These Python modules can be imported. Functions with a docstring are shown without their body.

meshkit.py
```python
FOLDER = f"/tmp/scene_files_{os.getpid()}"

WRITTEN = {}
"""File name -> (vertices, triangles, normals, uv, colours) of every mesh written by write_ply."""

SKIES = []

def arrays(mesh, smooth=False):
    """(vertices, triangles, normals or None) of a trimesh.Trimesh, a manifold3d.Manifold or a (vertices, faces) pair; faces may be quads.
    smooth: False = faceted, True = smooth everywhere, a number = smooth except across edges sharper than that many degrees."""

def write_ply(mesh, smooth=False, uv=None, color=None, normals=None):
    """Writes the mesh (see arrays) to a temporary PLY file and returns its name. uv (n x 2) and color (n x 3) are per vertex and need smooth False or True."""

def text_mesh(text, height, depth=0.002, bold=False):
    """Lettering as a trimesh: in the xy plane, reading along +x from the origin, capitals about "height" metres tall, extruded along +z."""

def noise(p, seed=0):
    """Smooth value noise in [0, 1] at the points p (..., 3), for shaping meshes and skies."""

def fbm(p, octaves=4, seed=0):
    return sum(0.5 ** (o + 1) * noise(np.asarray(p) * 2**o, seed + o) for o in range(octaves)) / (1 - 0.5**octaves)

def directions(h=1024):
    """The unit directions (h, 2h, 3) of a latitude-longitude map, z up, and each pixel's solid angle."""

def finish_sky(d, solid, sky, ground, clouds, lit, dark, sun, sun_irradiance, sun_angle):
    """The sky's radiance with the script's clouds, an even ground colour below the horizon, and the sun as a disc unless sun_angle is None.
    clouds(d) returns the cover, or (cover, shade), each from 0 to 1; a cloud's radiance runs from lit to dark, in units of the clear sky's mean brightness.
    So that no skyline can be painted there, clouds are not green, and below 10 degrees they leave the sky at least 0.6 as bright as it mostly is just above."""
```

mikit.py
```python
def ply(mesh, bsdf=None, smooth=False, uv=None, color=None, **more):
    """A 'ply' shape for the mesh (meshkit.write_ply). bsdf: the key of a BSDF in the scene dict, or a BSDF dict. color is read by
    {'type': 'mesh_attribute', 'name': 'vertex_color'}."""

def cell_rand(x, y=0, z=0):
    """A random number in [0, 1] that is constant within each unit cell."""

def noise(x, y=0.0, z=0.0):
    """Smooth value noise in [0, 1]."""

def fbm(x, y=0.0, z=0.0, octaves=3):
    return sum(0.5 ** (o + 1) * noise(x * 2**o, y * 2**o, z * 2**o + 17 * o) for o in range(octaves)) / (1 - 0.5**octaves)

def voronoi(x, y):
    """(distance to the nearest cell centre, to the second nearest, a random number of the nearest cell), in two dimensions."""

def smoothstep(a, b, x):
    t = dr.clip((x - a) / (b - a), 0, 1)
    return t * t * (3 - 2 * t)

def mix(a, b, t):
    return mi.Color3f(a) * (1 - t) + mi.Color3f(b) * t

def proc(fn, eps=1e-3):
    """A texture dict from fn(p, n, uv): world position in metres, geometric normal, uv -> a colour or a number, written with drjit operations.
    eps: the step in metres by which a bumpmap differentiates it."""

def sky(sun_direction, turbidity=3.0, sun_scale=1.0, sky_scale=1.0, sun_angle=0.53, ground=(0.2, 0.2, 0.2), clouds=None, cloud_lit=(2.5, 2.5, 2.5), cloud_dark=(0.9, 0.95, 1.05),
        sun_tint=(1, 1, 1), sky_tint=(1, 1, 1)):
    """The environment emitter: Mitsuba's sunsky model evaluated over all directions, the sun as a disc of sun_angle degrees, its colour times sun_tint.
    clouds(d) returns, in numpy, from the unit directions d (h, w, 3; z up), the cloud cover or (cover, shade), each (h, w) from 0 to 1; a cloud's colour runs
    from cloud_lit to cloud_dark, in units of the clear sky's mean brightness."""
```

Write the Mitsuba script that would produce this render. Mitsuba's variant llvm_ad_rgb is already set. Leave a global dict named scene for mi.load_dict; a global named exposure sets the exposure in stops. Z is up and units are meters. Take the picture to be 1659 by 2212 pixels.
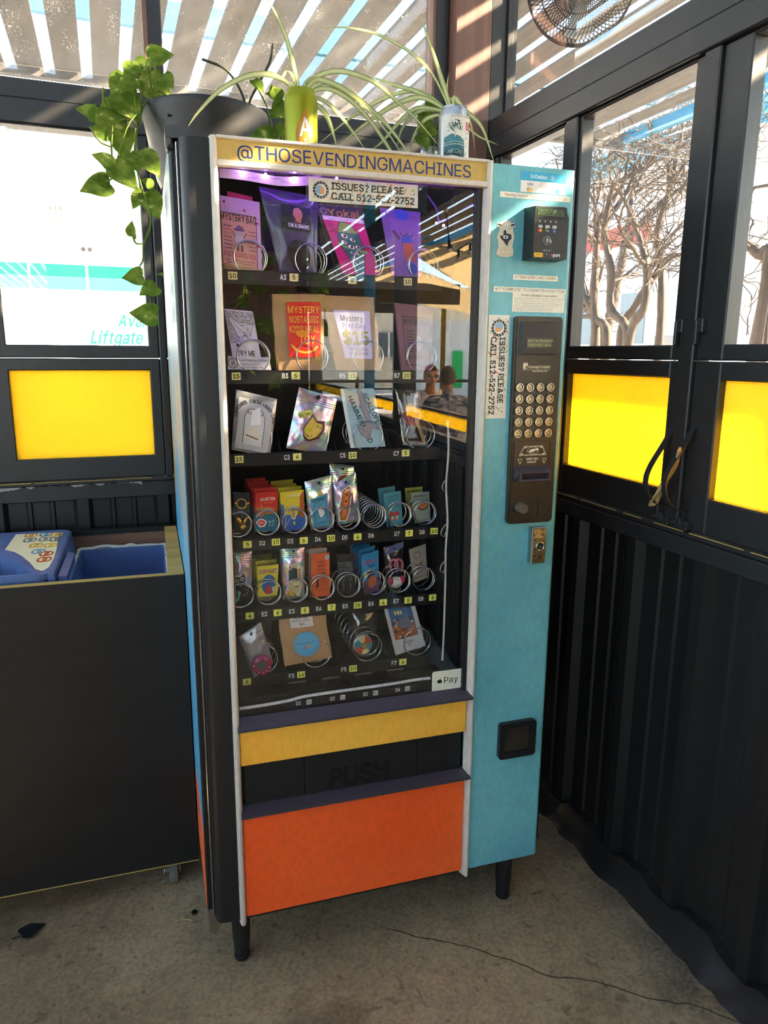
import math, random, functools
import numpy as np
import trimesh
import shapely
from shapely.geometry import Polygon, Point, LineString, box as sbox
from shapely import affinity
import mitsuba as mi
import drjit as dr
import mikit, meshkit
from mikit import proc, noise, fbm, voronoi, cell_rand, smoothstep, mix

T = mi.ScalarTransform4f
random.seed(7)
np.random.seed(7)
RNG = np.random.RandomState(11)
scene, labels = {}, {}

# ---------------------------------------------------------------- camera
CAM = np.array([-0.21113, -1.47167, 1.44597])
FWD = np.array([0.34185975, 0.91562801, -0.21155913])
UP = np.array([0.06728745, 0.20069544, 0.97734014])
FOCAL = 1582.06
scene['camera'] = {
    'type': 'perspective',
    'to_world': T().look_at(origin=CAM.tolist(), target=(CAM + FWD).tolist(), up=UP.tolist()),
    'fov': math.degrees(2 * math.atan(829.5 / FOCAL)), 'fov_axis': 'x',
    'near_clip': 0.05, 'far_clip': 300.0}
# ---------------------------------------------------------------- light
SUN = (0.7835, -0.37, 0.507)
exposure = 5.05
scene['sky'] = mikit.sky(SUN, turbidity=3.0, sun_scale=1.2, sky_scale=1.0, sun_angle=0.6, ground=(0.42, 0.40, 0.37),
                         clouds=lambda d: (0.35 * np.clip(meshkit.fbm(d * 3.0, 4, 3) * 2.2 - 0.75, 0, 1), 0.0), cloud_lit=(1.7, 1.7, 1.75), sky_tint=(1.06, 1.0, 0.90))

# ---------------------------------------------------------------- helpers
def C(h):
    if isinstance(h, str):
        h = h.lstrip('#'); h = [int(h[i:i + 2], 16) for i in (0, 2, 4)]
    s = np.array(h, float) / 255
    return np.where(s < 0.04045, s / 12.92, ((s + 0.055) / 1.055) ** 2.4)

def CT(h): return tuple(float(x) for x in C(h))

def rot2(a):
    m = np.eye(4); c, s = math.cos(a), math.sin(a); m[:2, :2] = [[c, -s], [s, c]]; return m

MACH = rot2(-0.05)      # the machine stands turned by three degrees against the room
ROOM = np.eye(4)
FR = [ROOM]

def numbered(key):
    if key not in USED:
        USED.add(key); return key
    n = COUNT.get(key, 0)
    while True:
        n += 1
        k = f'{key}_{n:03d}'
        if k not in USED:
            COUNT[key] = n; USED.add(k); return k
USED, COUNT = set(), {}

def lab(key, label=None, cat=None, group=None, kind=None):
    d = labels.setdefault(key, {})
    for a, b in (('label', label), ('category', cat), ('group', group), ('kind', kind)):
        if b: d[a] = b
    return key

def thing(name, label, cat, group=None, kind=None):
    return lab(numbered(name), label, cat, group, kind)

def cc(*ms):
    ms = [m for m in ms if m is not None and len(m.faces)]
    return trimesh.util.concatenate(ms) if len(ms) > 1 else ms[0]

def TM(v, f):
    return trimesh.Trimesh(np.asarray(v, float), np.asarray(f, int), process=False)

def obj(name, mesh, bsdf, parent=None, smooth=False, col=None, label=None, **more):
    key = numbered(f'{parent}__{name}' if parent else name)
    m = mesh.copy() if FR[0] is not ROOM else mesh
    if FR[0] is not ROOM: m.apply_transform(FR[0])
    if col is not None:
        col = np.asarray(col, float)
        if col.ndim == 1: col = np.tile(col, (len(m.vertices), 1))
        if smooth not in (False, True): smooth = False
    scene[key] = mikit.ply(m, bsdf, smooth=smooth, color=col, **more)
    if label: lab(key, label)
    return key

def bx(x0, x1, y0, y1, z0, z1, b=0.0):
    x0, x1 = min(x0, x1), max(x0, x1); y0, y1 = min(y0, y1), max(y0, y1); z0, z1 = min(z0, z1), max(z0, z1)
    if b <= 0:
        return trimesh.creation.box(bounds=[[x0, y0, z0], [x1, y1, z1]])
    b = min(b, (x1 - x0) / 2.2, (y1 - y0) / 2.2, (z1 - z0) / 2.2)
    pts = []
    for x, sx in ((x0, 1), (x1, -1)):
        for y, sy in ((y0, 1), (y1, -1)):
            for z, sz in ((z0, 1), (z1, -1)):
                pts += [(x + sx * b, y + sy * b, z), (x + sx * b, y, z + sz * b), (x, y + sy * b, z + sz * b)]
    return trimesh.convex.convex_hull(np.array(pts))

def hull(pts):
    return trimesh.convex.convex_hull(np.array(pts, float))

def mv(mesh, x=0, y=0, z=0, rz=0, rx=0, ry=0, s=1):
    m = mesh.copy()
    if s != 1: m.apply_scale(s)
    for a, ax in ((rx, [1, 0, 0]), (ry, [0, 1, 0]), (rz, [0, 0, 1])):
        if a: m.apply_transform(trimesh.transformations.rotation_matrix(a, ax))
    m.apply_translation([x, y, z]); return m

def cyl(p0, p1, r0, r1=None, n=16, caps=True):
    r1 = r0 if r1 is None else r1
    return tube([p0, p1], [r0, r1], n, caps)

def crs(a, b):
    return np.array([a[1] * b[2] - a[2] * b[1], a[2] * b[0] - a[0] * b[2], a[0] * b[1] - a[1] * b[0]])

def tube(path, r, n=8, caps=True, closed=False):
    P = np.asarray(path, float); k = len(P)
    r = np.full(k, r, float) if np.isscalar(r) else np.asarray(r, float)
    t = np.gradient(P, axis=0) if k > 2 else np.tile(P[1] - P[0], (2, 1))
    if closed:
        t = np.roll(P, -1, 0) - np.roll(P, 1, 0)
    t /= np.linalg.norm(t, axis=1, keepdims=True) + 1e-12
    a = np.array([0, 0, 1.0]) if abs(t[0][2]) < 0.9 else np.array([1.0, 0, 0])
    u = crs(t[0], a); u /= math.sqrt(u @ u)
    V = []
    ang = np.arange(n) * 2 * np.pi / n; ca, sa = np.cos(ang)[:, None], np.sin(ang)[:, None]
    for i in range(k):
        u = u - t[i] * (u @ t[i]); u /= math.sqrt(u @ u) + 1e-12
        w = crs(t[i], u)
        V.append(P[i] + r[i] * (ca * u + sa * w))
    V = np.vstack(V); F = []
    m = k if closed else k - 1
    i = np.arange(n); j = (i + 1) % n
    for s in range(m):
        a0, b0 = s * n, ((s + 1) % k) * n
        F.append(np.stack([a0 + i, a0 + j, b0 + j], 1)); F.append(np.stack([a0 + i, b0 + j, b0 + i], 1))
    F = np.vstack(F)
    if caps and not closed:
        c0, c1 = len(V), len(V) + 1
        V = np.vstack([V, P[0], P[-1]])
        F = np.vstack([F, np.stack([j, i, np.full(n, c0)], 1), np.stack([(k - 1) * n + i, (k - 1) * n + j, np.full(n, c1)], 1)])
    return TM(V, F)

def lathe(prof, x=0, y=0, z=0, n=32):
    return mv(trimesh.creation.revolve(np.asarray(prof, float), sections=n), x, y, z)

def extr(poly, d, axis='y', at=0.0):
    """Polygon in the plane across the axis (for y: x,z; for x: y,z; for z: x,y), thick d along +axis from at."""
    m = trimesh.creation.extrude_polygon(poly, d, engine='earcut')
    v = m.vertices.copy()
    if axis == 'y': m.vertices = np.stack([v[:, 0], at + v[:, 2], v[:, 1]], 1); m.invert()
    elif axis == 'x': m.vertices = np.stack([at + v[:, 2], v[:, 0], v[:, 1]], 1)
    else: m.vertices = np.stack([v[:, 0], v[:, 1], at + v[:, 2]], 1)
    return m

def rrect(x0, y0, x1, y1, r):
    return sbox(x0 + r, y0 + r, x1 - r, y1 - r).buffer(r, quad_segs=5) if r > 0 else sbox(x0, y0, x1, y1)

def spl(pts, n=24):
    """Catmull-Rom through the points."""
    P = np.asarray(pts, float)
    if len(P) < 3: return np.linspace(P[0], P[-1], n)
    Q = np.vstack([2 * P[0] - P[1], P, 2 * P[-1] - P[-2]])
    t = np.linspace(0, len(P) - 1 - 1e-9, n); i = t.astype(int); f = (t - i)[:, None]
    a, b, c, d = Q[i], Q[i + 1], Q[i + 2], Q[i + 3]
    return 0.5 * (2 * b + (c - a) * f + (2 * a - 5 * b + 4 * c - d) * f ** 2 + (3 * b - a - 3 * c + d) * f ** 3)

@functools.lru_cache(None)
def _glyph(t, bold):
    m = meshkit.text_mesh(t, 1.0, 0.01, bold)
    keep = m.face_normals[:, 2] > 0.5
    f = m.faces[keep]; used, inv = np.unique(f, return_inverse=True)
    return m.vertices[used][:, :2].copy(), inv.reshape(-1, 3).copy()

@functools.lru_cache(None)
def _text(t, bold):
    """A line of letters at capital height 1, set glyph by glyph."""
    V, F, x, n = [], [], 0.0, 0
    for ch in t:
        if ch == ' ':
            x += 0.30; continue
        v, f = _glyph(ch, bold); v = v.copy(); v[:, 0] += x - v[:, 0].min()
        V.append(v); F.append(f + n); n += len(v); x = v[:, 0].max() + (0.13 if bold else 0.15)
    return np.vstack(V), np.vstack(F)

class Pr:
    """Flat print: coloured pieces stacked in thin layers, in its own units (u to the right, v up), laid on a surface by a map."""
    def __init__(s): s.V, s.F, s.K, s.L, s.n = [], [], [], [], 0
    def add(s, v, f, col, l):
        v = np.asarray(v, float)
        if len(v) == 0: return
        s.V.append(v); s.F.append(np.asarray(f) + s.n); s.n += len(v)
        s.K.append(np.tile(C(col), (len(v), 1))); s.L.append(np.full(len(v), float(l)))
    def poly(s, p, col, l=1):
        if not hasattr(p, 'geom_type'): p = Polygon(p)
        p = p.buffer(0)
        for g in getattr(p, 'geoms', [p]):
            if g.is_empty or g.geom_type != 'Polygon': continue
            v, f = trimesh.creation.triangulate_polygon(g, engine='earcut')
            v, f = np.asarray(v)[:, :2], np.asarray(f)
            a = v[f]; e, g = a[:, 1] - a[:, 0], a[:, 2] - a[:, 0]; sg = e[:, 0] * g[:, 1] - e[:, 1] * g[:, 0]
            f = np.where(sg[:, None] < 0, f[:, ::-1], f)
            s.add(v, f, col, l)
        return s
    def rect(s, x0, y0, x1, y1, col, l=1, r=0): return s.poly(rrect(min(x0, x1), min(y0, y1), max(x0, x1), max(y0, y1), r), col, l)
    def ell(s, cx, cy, rx, ry=None, col='#000000', l=1, a=0):
        return s.poly(affinity.rotate(affinity.scale(Point(cx, cy).buffer(1, quad_segs=8), rx, ry or rx), a), col, l)
    def ring(s, cx, cy, r, w, col, l=1, sy=1):
        return s.poly(affinity.scale(Point(cx, cy).buffer(r + w / 2, quad_segs=10).difference(Point(cx, cy).buffer(r - w / 2, quad_segs=10)), 1, sy), col, l)
    def line(s, pts, w, col, l=2): return s.poly(LineString(pts).buffer(w / 2, cap_style=1, quad_segs=2), col, l)
    def text(s, t, x, y, h, col='#101010', w=None, bold=False, l=4, al='c', rot=0, slant=0):
        """Centred at x (al 'c') or starting at x ('l'), baseline y, capitals h tall, squeezed to width w."""
        v, f = _text(t, bold); v = v.copy() * h
        x0, x1 = v[:, 0].min(), v[:, 0].max()
        v[:, 0] -= x0
        if w: v[:, 0] *= w / (x1 - x0)
        wd = v[:, 0].max()
        if al == 'c': v[:, 0] -= wd / 2
        elif al == 'r': v[:, 0] -= wd
        v[:, 0] += slant * v[:, 1]
        if rot:
            c, q = math.cos(rot), math.sin(rot); v = v @ np.array([[c, q], [-q, c]])
        s.add(v + [x, y], f, col, l); return s
    def build(s, fn, step=0.00016, cut=None):
        V, L, F, K = np.vstack(s.V), np.concatenate(s.L), np.vstack(s.F), np.vstack(s.K)
        for _ in range(4 if cut else 0):          # cut long triangles so that the print follows a bulging surface
            e = np.max([np.linalg.norm(V[F[:, a]] - V[F[:, b]], axis=1) for a, b in ((0, 1), (1, 2), (2, 0))], axis=0)
            big = e > cut
            if not big.any(): break
            f = F[big]; n0, m = len(V), len(f)
            mid = np.stack([(V[f[:, a]] + V[f[:, b]]) / 2 for a, b in ((0, 1), (1, 2), (2, 0))], 1).reshape(-1, 2)
            V = np.vstack([V, mid]); L = np.concatenate([L, np.repeat(L[f[:, 0]], 3)]); K = np.vstack([K, np.repeat(K[f[:, 0]], 3, 0)])
            i = n0 + np.arange(m) * 3
            F = np.vstack([F[~big], np.stack([f[:, 0], i, i + 2], 1), np.stack([f[:, 1], i + 1, i], 1), np.stack([f[:, 2], i + 2, i + 1], 1), np.stack([i, i + 1, i + 2], 1)])
        return TM(fn(V[:, 0], V[:, 1], 0.0002 + L * step), F), K

def face(x0, z0, y, sx=1.0):
    """Map for a print on an upright plane facing -y, its units metres, origin x0, z0."""
    return lambda u, v, n: np.stack([x0 + u * sx, y - n, z0 + v], 1)

def put(pr, name, parent, fn, bsdf='print', label=None):
    m, k = pr.build(fn)
    return obj(name, m, bsdf, parent, col=k, label=label)

# ---------------------------------------------------------------- materials
def mat(name, base, rough=0.5, **kw):
    b = base if isinstance(base, dict) else {'type': 'rgb', 'value': [float(x) for x in (C(base) if isinstance(base, (str, tuple)) else base)]}
    scene[name] = {'type': 'twosided', 'bsdf': {'type': 'principled', 'base_color': b, 'roughness': rough, **kw}}
VC = {'type': 'mesh_attribute', 'name': 'vertex_color'}
mat('print', VC, 0.42, specular=0.4)
mat('vc_matte', VC, 0.75, specular=0.25)
mat('vc_gloss', VC, 0.22, specular=0.5)
mat('vc_metal', VC, 0.28, metallic=1.0)
mat('black_frame', proc(lambda p, n, uv: mix((0.016, 0.0162, 0.0168), (0.028, 0.0285, 0.030), fbm(p.x * 9, p.y * 9, p.z * 3, 3))), 0.36, specular=0.5)
mat('black_wall', proc(lambda p, n, uv: mix((0.0085, 0.0088, 0.0088), (0.0155, 0.0152, 0.0148), fbm(p.x * 14 + p.y * 14, 0.3, p.z * 2.0, 3))), 0.40, specular=0.45)
mat('black_plastic', (24, 25, 27), 0.42)
mat('black_cabinet', proc(lambda p, n, uv: mix((0.0066, 0.0068, 0.0066), (0.0115, 0.0115, 0.0110), fbm(p.x * 3, p.y * 3, p.z * 30, 3))), 0.5, specular=0.35)
mat('inner_black', (15, 16, 17), 0.45, specular=0.4)
def _concrete(p, n, uv):
    a = fbm(p.x * 2.3, p.y * 2.3, 0.2, 4); g = noise(p.x * 160, p.y * 160, 1.0); m = fbm(p.x * 26, p.y * 26, 4.0, 3)
    c = mix((0.225, 0.163, 0.088), (0.385, 0.295, 0.168), smoothstep(0.3, 0.7, a))
    c = c * (0.66 + 0.40 * g + 0.26 * m)
    st = smoothstep(0.55, 0.8, fbm(p.x * 5.5 + 7, p.y * 5.5, 9.0, 3))
    c = mix(c, c * 0.6, st)
    k = smoothstep(0.86, 0.93, noise(p.x * 62, p.y * 62, 12.0))
    c = mix(c, c * 0.45, k * 0.6)
    # the long crack that wanders towards the right wall
    s = (p.x - 0.34) * 0.76 - (p.y - 0.06) * 0.65
    dist = (p.x - 0.34) * 0.65 + (p.y - 0.06) * 0.76 + 0.022 * (noise(s * 9, 0.5, 0) - 0.5) * 2 + 0.008 * (noise(s * 45, 2.5, 0) - 0.5) - 0.012
    on = smoothstep(0.0, 0.06, s)
    line = (1 - smoothstep(0.0012, 0.0028, dr.abs(dist))) * on
    c = mix(c, (0.035, 0.03, 0.024), line * 0.85)
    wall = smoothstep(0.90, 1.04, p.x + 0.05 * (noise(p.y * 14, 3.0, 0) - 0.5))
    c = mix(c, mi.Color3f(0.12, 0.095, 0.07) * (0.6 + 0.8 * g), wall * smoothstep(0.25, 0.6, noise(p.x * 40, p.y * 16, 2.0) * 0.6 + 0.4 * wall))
    return c
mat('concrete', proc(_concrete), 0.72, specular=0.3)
def paint(name, c0, c1, rough=0.42, sc=5.0, spec=0.45):
    mat(name, proc(lambda p, n, uv: mix(CT((c0)), CT((c1)), smoothstep(0.25, 0.75, fbm(p.x * sc, p.y * sc + 3.3, p.z * sc * 0.6, 4))) * (0.93 + 0.14 * noise(p.x * 170, p.y * 170, p.z * 60))), rough, specular=spec)
paint('paint_blue', (98, 168, 178), (118, 190, 194), 0.34)
paint('paint_orange', (250, 92, 34), (252, 106, 46), 0.45)
paint('paint_yellow', (250, 178, 56), (252, 192, 72), 0.45)
paint('paint_mustard', (182, 150, 76), (192, 160, 84), 0.5)
paint('trim_beige', (196, 186, 172), (212, 203, 190), 0.4)
paint('ledge_black', (58, 53, 62), (66, 60, 70), 0.35)
paint('panel_bronze', (48, 43, 34), (56, 50, 40), 0.3, 20)
mat('post_brown', proc(lambda p, n, uv: mix((0.105, 0.052, 0.040), (0.19, 0.098, 0.075), fbm(p.x * 60, p.y * 60, p.z * 1.6, 4))), 0.55)
mat('chrome', (205, 205, 208), 0.16, metallic=1.0)
mat('steel', (170, 168, 162), 0.32, metallic=1.0)
mat('brass_lock', proc(lambda p, n, uv: mix((0.42, 0.31, 0.14), (0.16, 0.12, 0.06), smoothstep(0.5, 0.7, fbm(p.x * 180, p.y * 180, p.z * 180, 3)))), 0.35, metallic=0.8)
def _side(p, n, uv):
    # mural on the machine's side: pale sky, grass stalks, orange ground
    h = p.z
    sky = mix((0.17, 0.26, 0.30), (0.34, 0.42, 0.44), fbm(p.y * 5, 0.2, p.z * 1.4, 4))
    c = mix(sky, (0.09, 0.33, 0.50), smoothstep(0.30, 0.60, fbm(p.y * 7, 3.0, p.z * 0.9, 3) + 0.5 * (1.25 - h)) * (1 - smoothstep(1.25, 1.5, h)))
    tan = smoothstep(0.50, 0.60, fbm(p.y * 22, 7.0, p.z * 1.1, 3)) * (1 - smoothstep(1.36, 1.48, h)) * smoothstep(0.98, 1.10, h)
    c = mix(c, (0.36, 0.26, 0.13), tan)
    c = mix((0.75, 0.14, 0.045), c, smoothstep(0.38, 0.46, h + 0.08 * noise(p.y * 30, 1.0, 0)))
    return c
mat('mural', proc(_side), 0.45)
scene['glass'] = {'type': 'thindielectric', 'int_ior': 1.5}
scene['window_glass'] = {'type': 'thindielectric', 'int_ior': 1.5}
def _dust(p, n, uv):
    s = noise(p.x * 330 + p.y * 97, p.z * 330, 4.0) * (0.7 + 0.5 * noise(p.x * 31, p.z * 31, 1.0))
    e = smoothstep(0.0, 0.10, 2.30 - p.z)
    return 0.012 + 0.04 * smoothstep(0.35, 0.75, fbm(p.x * 7 + p.y * 7, p.z * 7, 1.0, 3)) + 0.22 * smoothstep(0.84, 0.98, s) + 0.05 * e
scene['dusty_glass'] = {'type': 'blendbsdf', 'weight': proc(_dust), 'a': {'type': 'thindielectric', 'int_ior': 1.5},
                        'b': {'type': 'principledthin', 'base_color': {'type': 'rgb', 'value': [0.8, 0.8, 0.8]}, 'roughness': 0.7, 'diff_trans': 1.0}}
def _acr(p, n, uv): return mix((1.0, 0.74, 0.075), (1.0, 0.79, 0.09), noise(p.x * 6 + p.y * 6, p.z * 6, 0))
scene['yellow_acrylic'] = {'type': 'principledthin', 'base_color': proc(_acr), 'roughness': 0.25, 'diff_trans': 1.1, 'spec_trans': 0.0}
mat('slat_wood', proc(lambda p, n, uv: mix((0.045, 0.0425, 0.041), (0.125, 0.118, 0.112), fbm(p.x * 45, p.y * 2.0, p.z * 45, 4))), 0.8)
mat('beam_blue', proc(lambda p, n, uv: mix((0.010, 0.15, 0.27), (0.014, 0.20, 0.34), fbm(p.x * 3, p.y * 3, 0, 2))), 0.5)
def _leaf(p, n, uv):
    a = fbm(p.x * 55, p.y * 55, p.z * 55, 3); b = noise(p.x * 130, p.y * 60, p.z * 130)
    c = mix((0.085, 0.150, 0.022), (0.18, 0.25, 0.045), smoothstep(0.3, 0.7, a))
    return mix(c, (0.45, 0.50, 0.16), smoothstep(0.62, 0.74, a * 0.75 + 0.25 * b))
scene['leaf'] = {'type': 'principledthin', 'base_color': proc(_leaf), 'roughness': 0.32, 'diff_trans': 0.75}
scene['vc_leaf'] = {'type': 'principledthin', 'base_color': VC, 'roughness': 0.4, 'diff_trans': 0.9}
scene['vc_cloth'] = {'type': 'principledthin', 'base_color': VC, 'roughness': 0.8, 'diff_trans': 1.2}
mat('awning_blue', proc(lambda p, n, uv: mix((0.012, 0.07, 0.20), (0.02, 0.23, 0.28), smoothstep(2.1, 2.6, p.x))), 0.6)
def _holo(p, n, uv):
    t = fbm(p.x * 34, p.y * 18 + 5, p.z * 30, 3) * 2.6 + 0.35 * noise(p.x * 140, 0, p.z * 140)
    w = lambda o: 0.74 + 0.17 * dr.sin(6.2832 * (t + o))
    return mi.Color3f(w(0.0), w(0.33), w(0.62)) * 0.86
scene['foil'] = {'type': 'twosided', 'bsdf': {'type': 'bumpmap', 'scale': 1.0, 'bump': proc(lambda p, n, uv: 0.0022 * fbm(p.x * 60, p.y * 60, p.z * 45, 2)),
                 'bsdf': {'type': 'principled', 'base_color': proc(_holo), 'roughness': 0.24, 'metallic': 0.75}}}
scene['clear_bag'] = {'type': 'thindielectric', 'int_ior': 1.55}
mat('kraft', proc(lambda p, n, uv: mix(CT(((168, 128, 84))), CT(((196, 158, 112))), fbm(p.x * 30, p.y * 30, p.z * 22, 4))), 0.7)
scene['can_green'] = {'type': 'twosided', 'bsdf': {'type': 'principled', 'base_color': {'type': 'rgb', 'value': [0.27, 0.29, 0.008]}, 'metallic': 0.45, 'roughness': 0.3}}
mat('liner', (214, 208, 190), 0.35)
scene['liner'] = {'type': 'principledthin', 'base_color': {'type': 'rgb', 'value': [0.78, 0.75, 0.66]}, 'roughness': 0.35, 'diff_trans': 0.7}
mat('bin_blue', proc(lambda p, n, uv: mix(CT(((70, 92, 140))), CT(((92, 114, 162))), fbm(p.x * 12, p.y * 12, p.z * 12, 3))), 0.45)
mat('brown_board', proc(lambda p, n, uv: mix(CT(((120, 84, 66))), CT(((142, 102, 80))), fbm(p.x * 8, p.y * 8, p.z * 20, 3))), 0.7)
mat('raw_wood', proc(lambda p, n, uv: mix(CT(((150, 124, 66))), CT(((190, 160, 92))), fbm(p.x * 4, p.y * 40, p.z * 40, 3))), 0.6)
mat('bark', proc(lambda p, n, uv: mix((0.045, 0.034, 0.026), (0.13, 0.10, 0.08), fbm(p.x * 22, p.y * 22, p.z * 5, 3))), 0.8)
mat('asphalt', proc(lambda p, n, uv: mix((0.36, 0.35, 0.33), (0.48, 0.47, 0.45), fbm(p.x * 1.5, p.y * 1.5, 0, 4))), 0.9)
mat('white_paint', (236, 236, 232), 0.5)
mat('wall_cream', (226, 214, 190), 0.8)
scene['violet_bag'] = {'type': 'principledthin', 'base_color': {'type': 'rgb', 'value': [0.50, 0.44, 0.68]}, 'roughness': 0.12, 'spec_trans': 0.8, 'diff_trans': 0.7}
scene['silver_bag'] = {'type': 'twosided', 'bsdf': {'type': 'bumpmap', 'scale': 1.0, 'bump': scene['foil']['bsdf']['bump'], 'bsdf': {'type': 'principled', 'base_color': {'type': 'rgb', 'value': [0.42, 0.42, 0.44]}, 'roughness': 0.3, 'metallic': 0.6}}}
# ---------------------------------------------------------------- setting: floor, walls, windows, ceiling
XR, YB = 1.0703, 0.9742
K = 'structure'
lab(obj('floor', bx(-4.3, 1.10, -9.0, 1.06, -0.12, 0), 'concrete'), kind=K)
lab(obj('ground', bx(-60, 60, -60, 60, -0.30, -0.06), 'asphalt'), kind=K)
g = lab(obj('patio_slab', bx(1.17, 12, -16, -0.9, -0.05, -0.001), 'concrete'), kind=K)

def rib_profile(length, d0=0.0):
    """Trapezoidal sheet profile: (along, proud) points; one wide rib and two narrow ribs in every 0.242 m."""
    P, L = [], 0.242
    k = int(math.ceil(length / L)) + 1
    for i in range(k):
        o = i * L + d0
        P += [(o, 0), (o + 0.012, 0.026), (o + 0.045, 0.026), (o + 0.057, 0), (o + 0.108, 0), (o + 0.112, 0.007), (o + 0.122, 0.007), (o + 0.126, 0),
              (o + 0.172, 0), (o + 0.176, 0.007), (o + 0.186, 0.007), (o + 0.190, 0)]
    P = [(min(max(a, 0), length), b) for a, b in P]
    out = [P[0]]
    for q in P[1:]:
        if q[0] > out[-1][0] + 1e-6: out.append(q)
    return out

def sheet(axis, a0, a1, plane, sign, z0, z1, d0=0.0):
    prof = rib_profile(abs(a1 - a0), d0)
    s = 1 if a1 > a0 else -1
    front = [(a0 + s * a, plane + sign * b) for a, b in prof]
    n = len(front); V, F = [], []
    for z in (z0, z1):
        for a, b in front: V.append((b, a, z) if axis == 'y' else (a, b, z))
    for z in (z0, z1):
        for a, b in front: V.append((b - sign * 0.004, a, z) if axis == 'y' else (a, b - sign * 0.004, z))
    for o in (0, 2 * n):
        for i in range(n - 1): F += [(o + i, o + i + 1, o + n + i + 1), (o + i, o + n + i + 1, o + n + i)]
    for o in (0, n):
        for i in range(n - 1): F += [(o + i, o + i + 1, 2 * n + o + i + 1), (o + i, 2 * n + o + i + 1, 2 * n + o + i)]
    m = TM(V, F); trimesh.repair.fix_normals(m); return m

wr = thing('wall_right', None, None, kind=K)
for a0, a1 in ((0.974, 0.0745), (0.0745, -0.8935), (-0.8935, -1.8615), (-1.8615, -2.8295), (-2.8295, -5.0), (-5.0, -9.0)):
    obj('metal_sheet', sheet('y', a0, a1, XR + 0.004 if int(a0 * 10) % 2 else XR + 0.0045, -1, 0.015, 0.985, 0.0 if a0 < .9 else -0.07), 'black_wall', wr)
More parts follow.
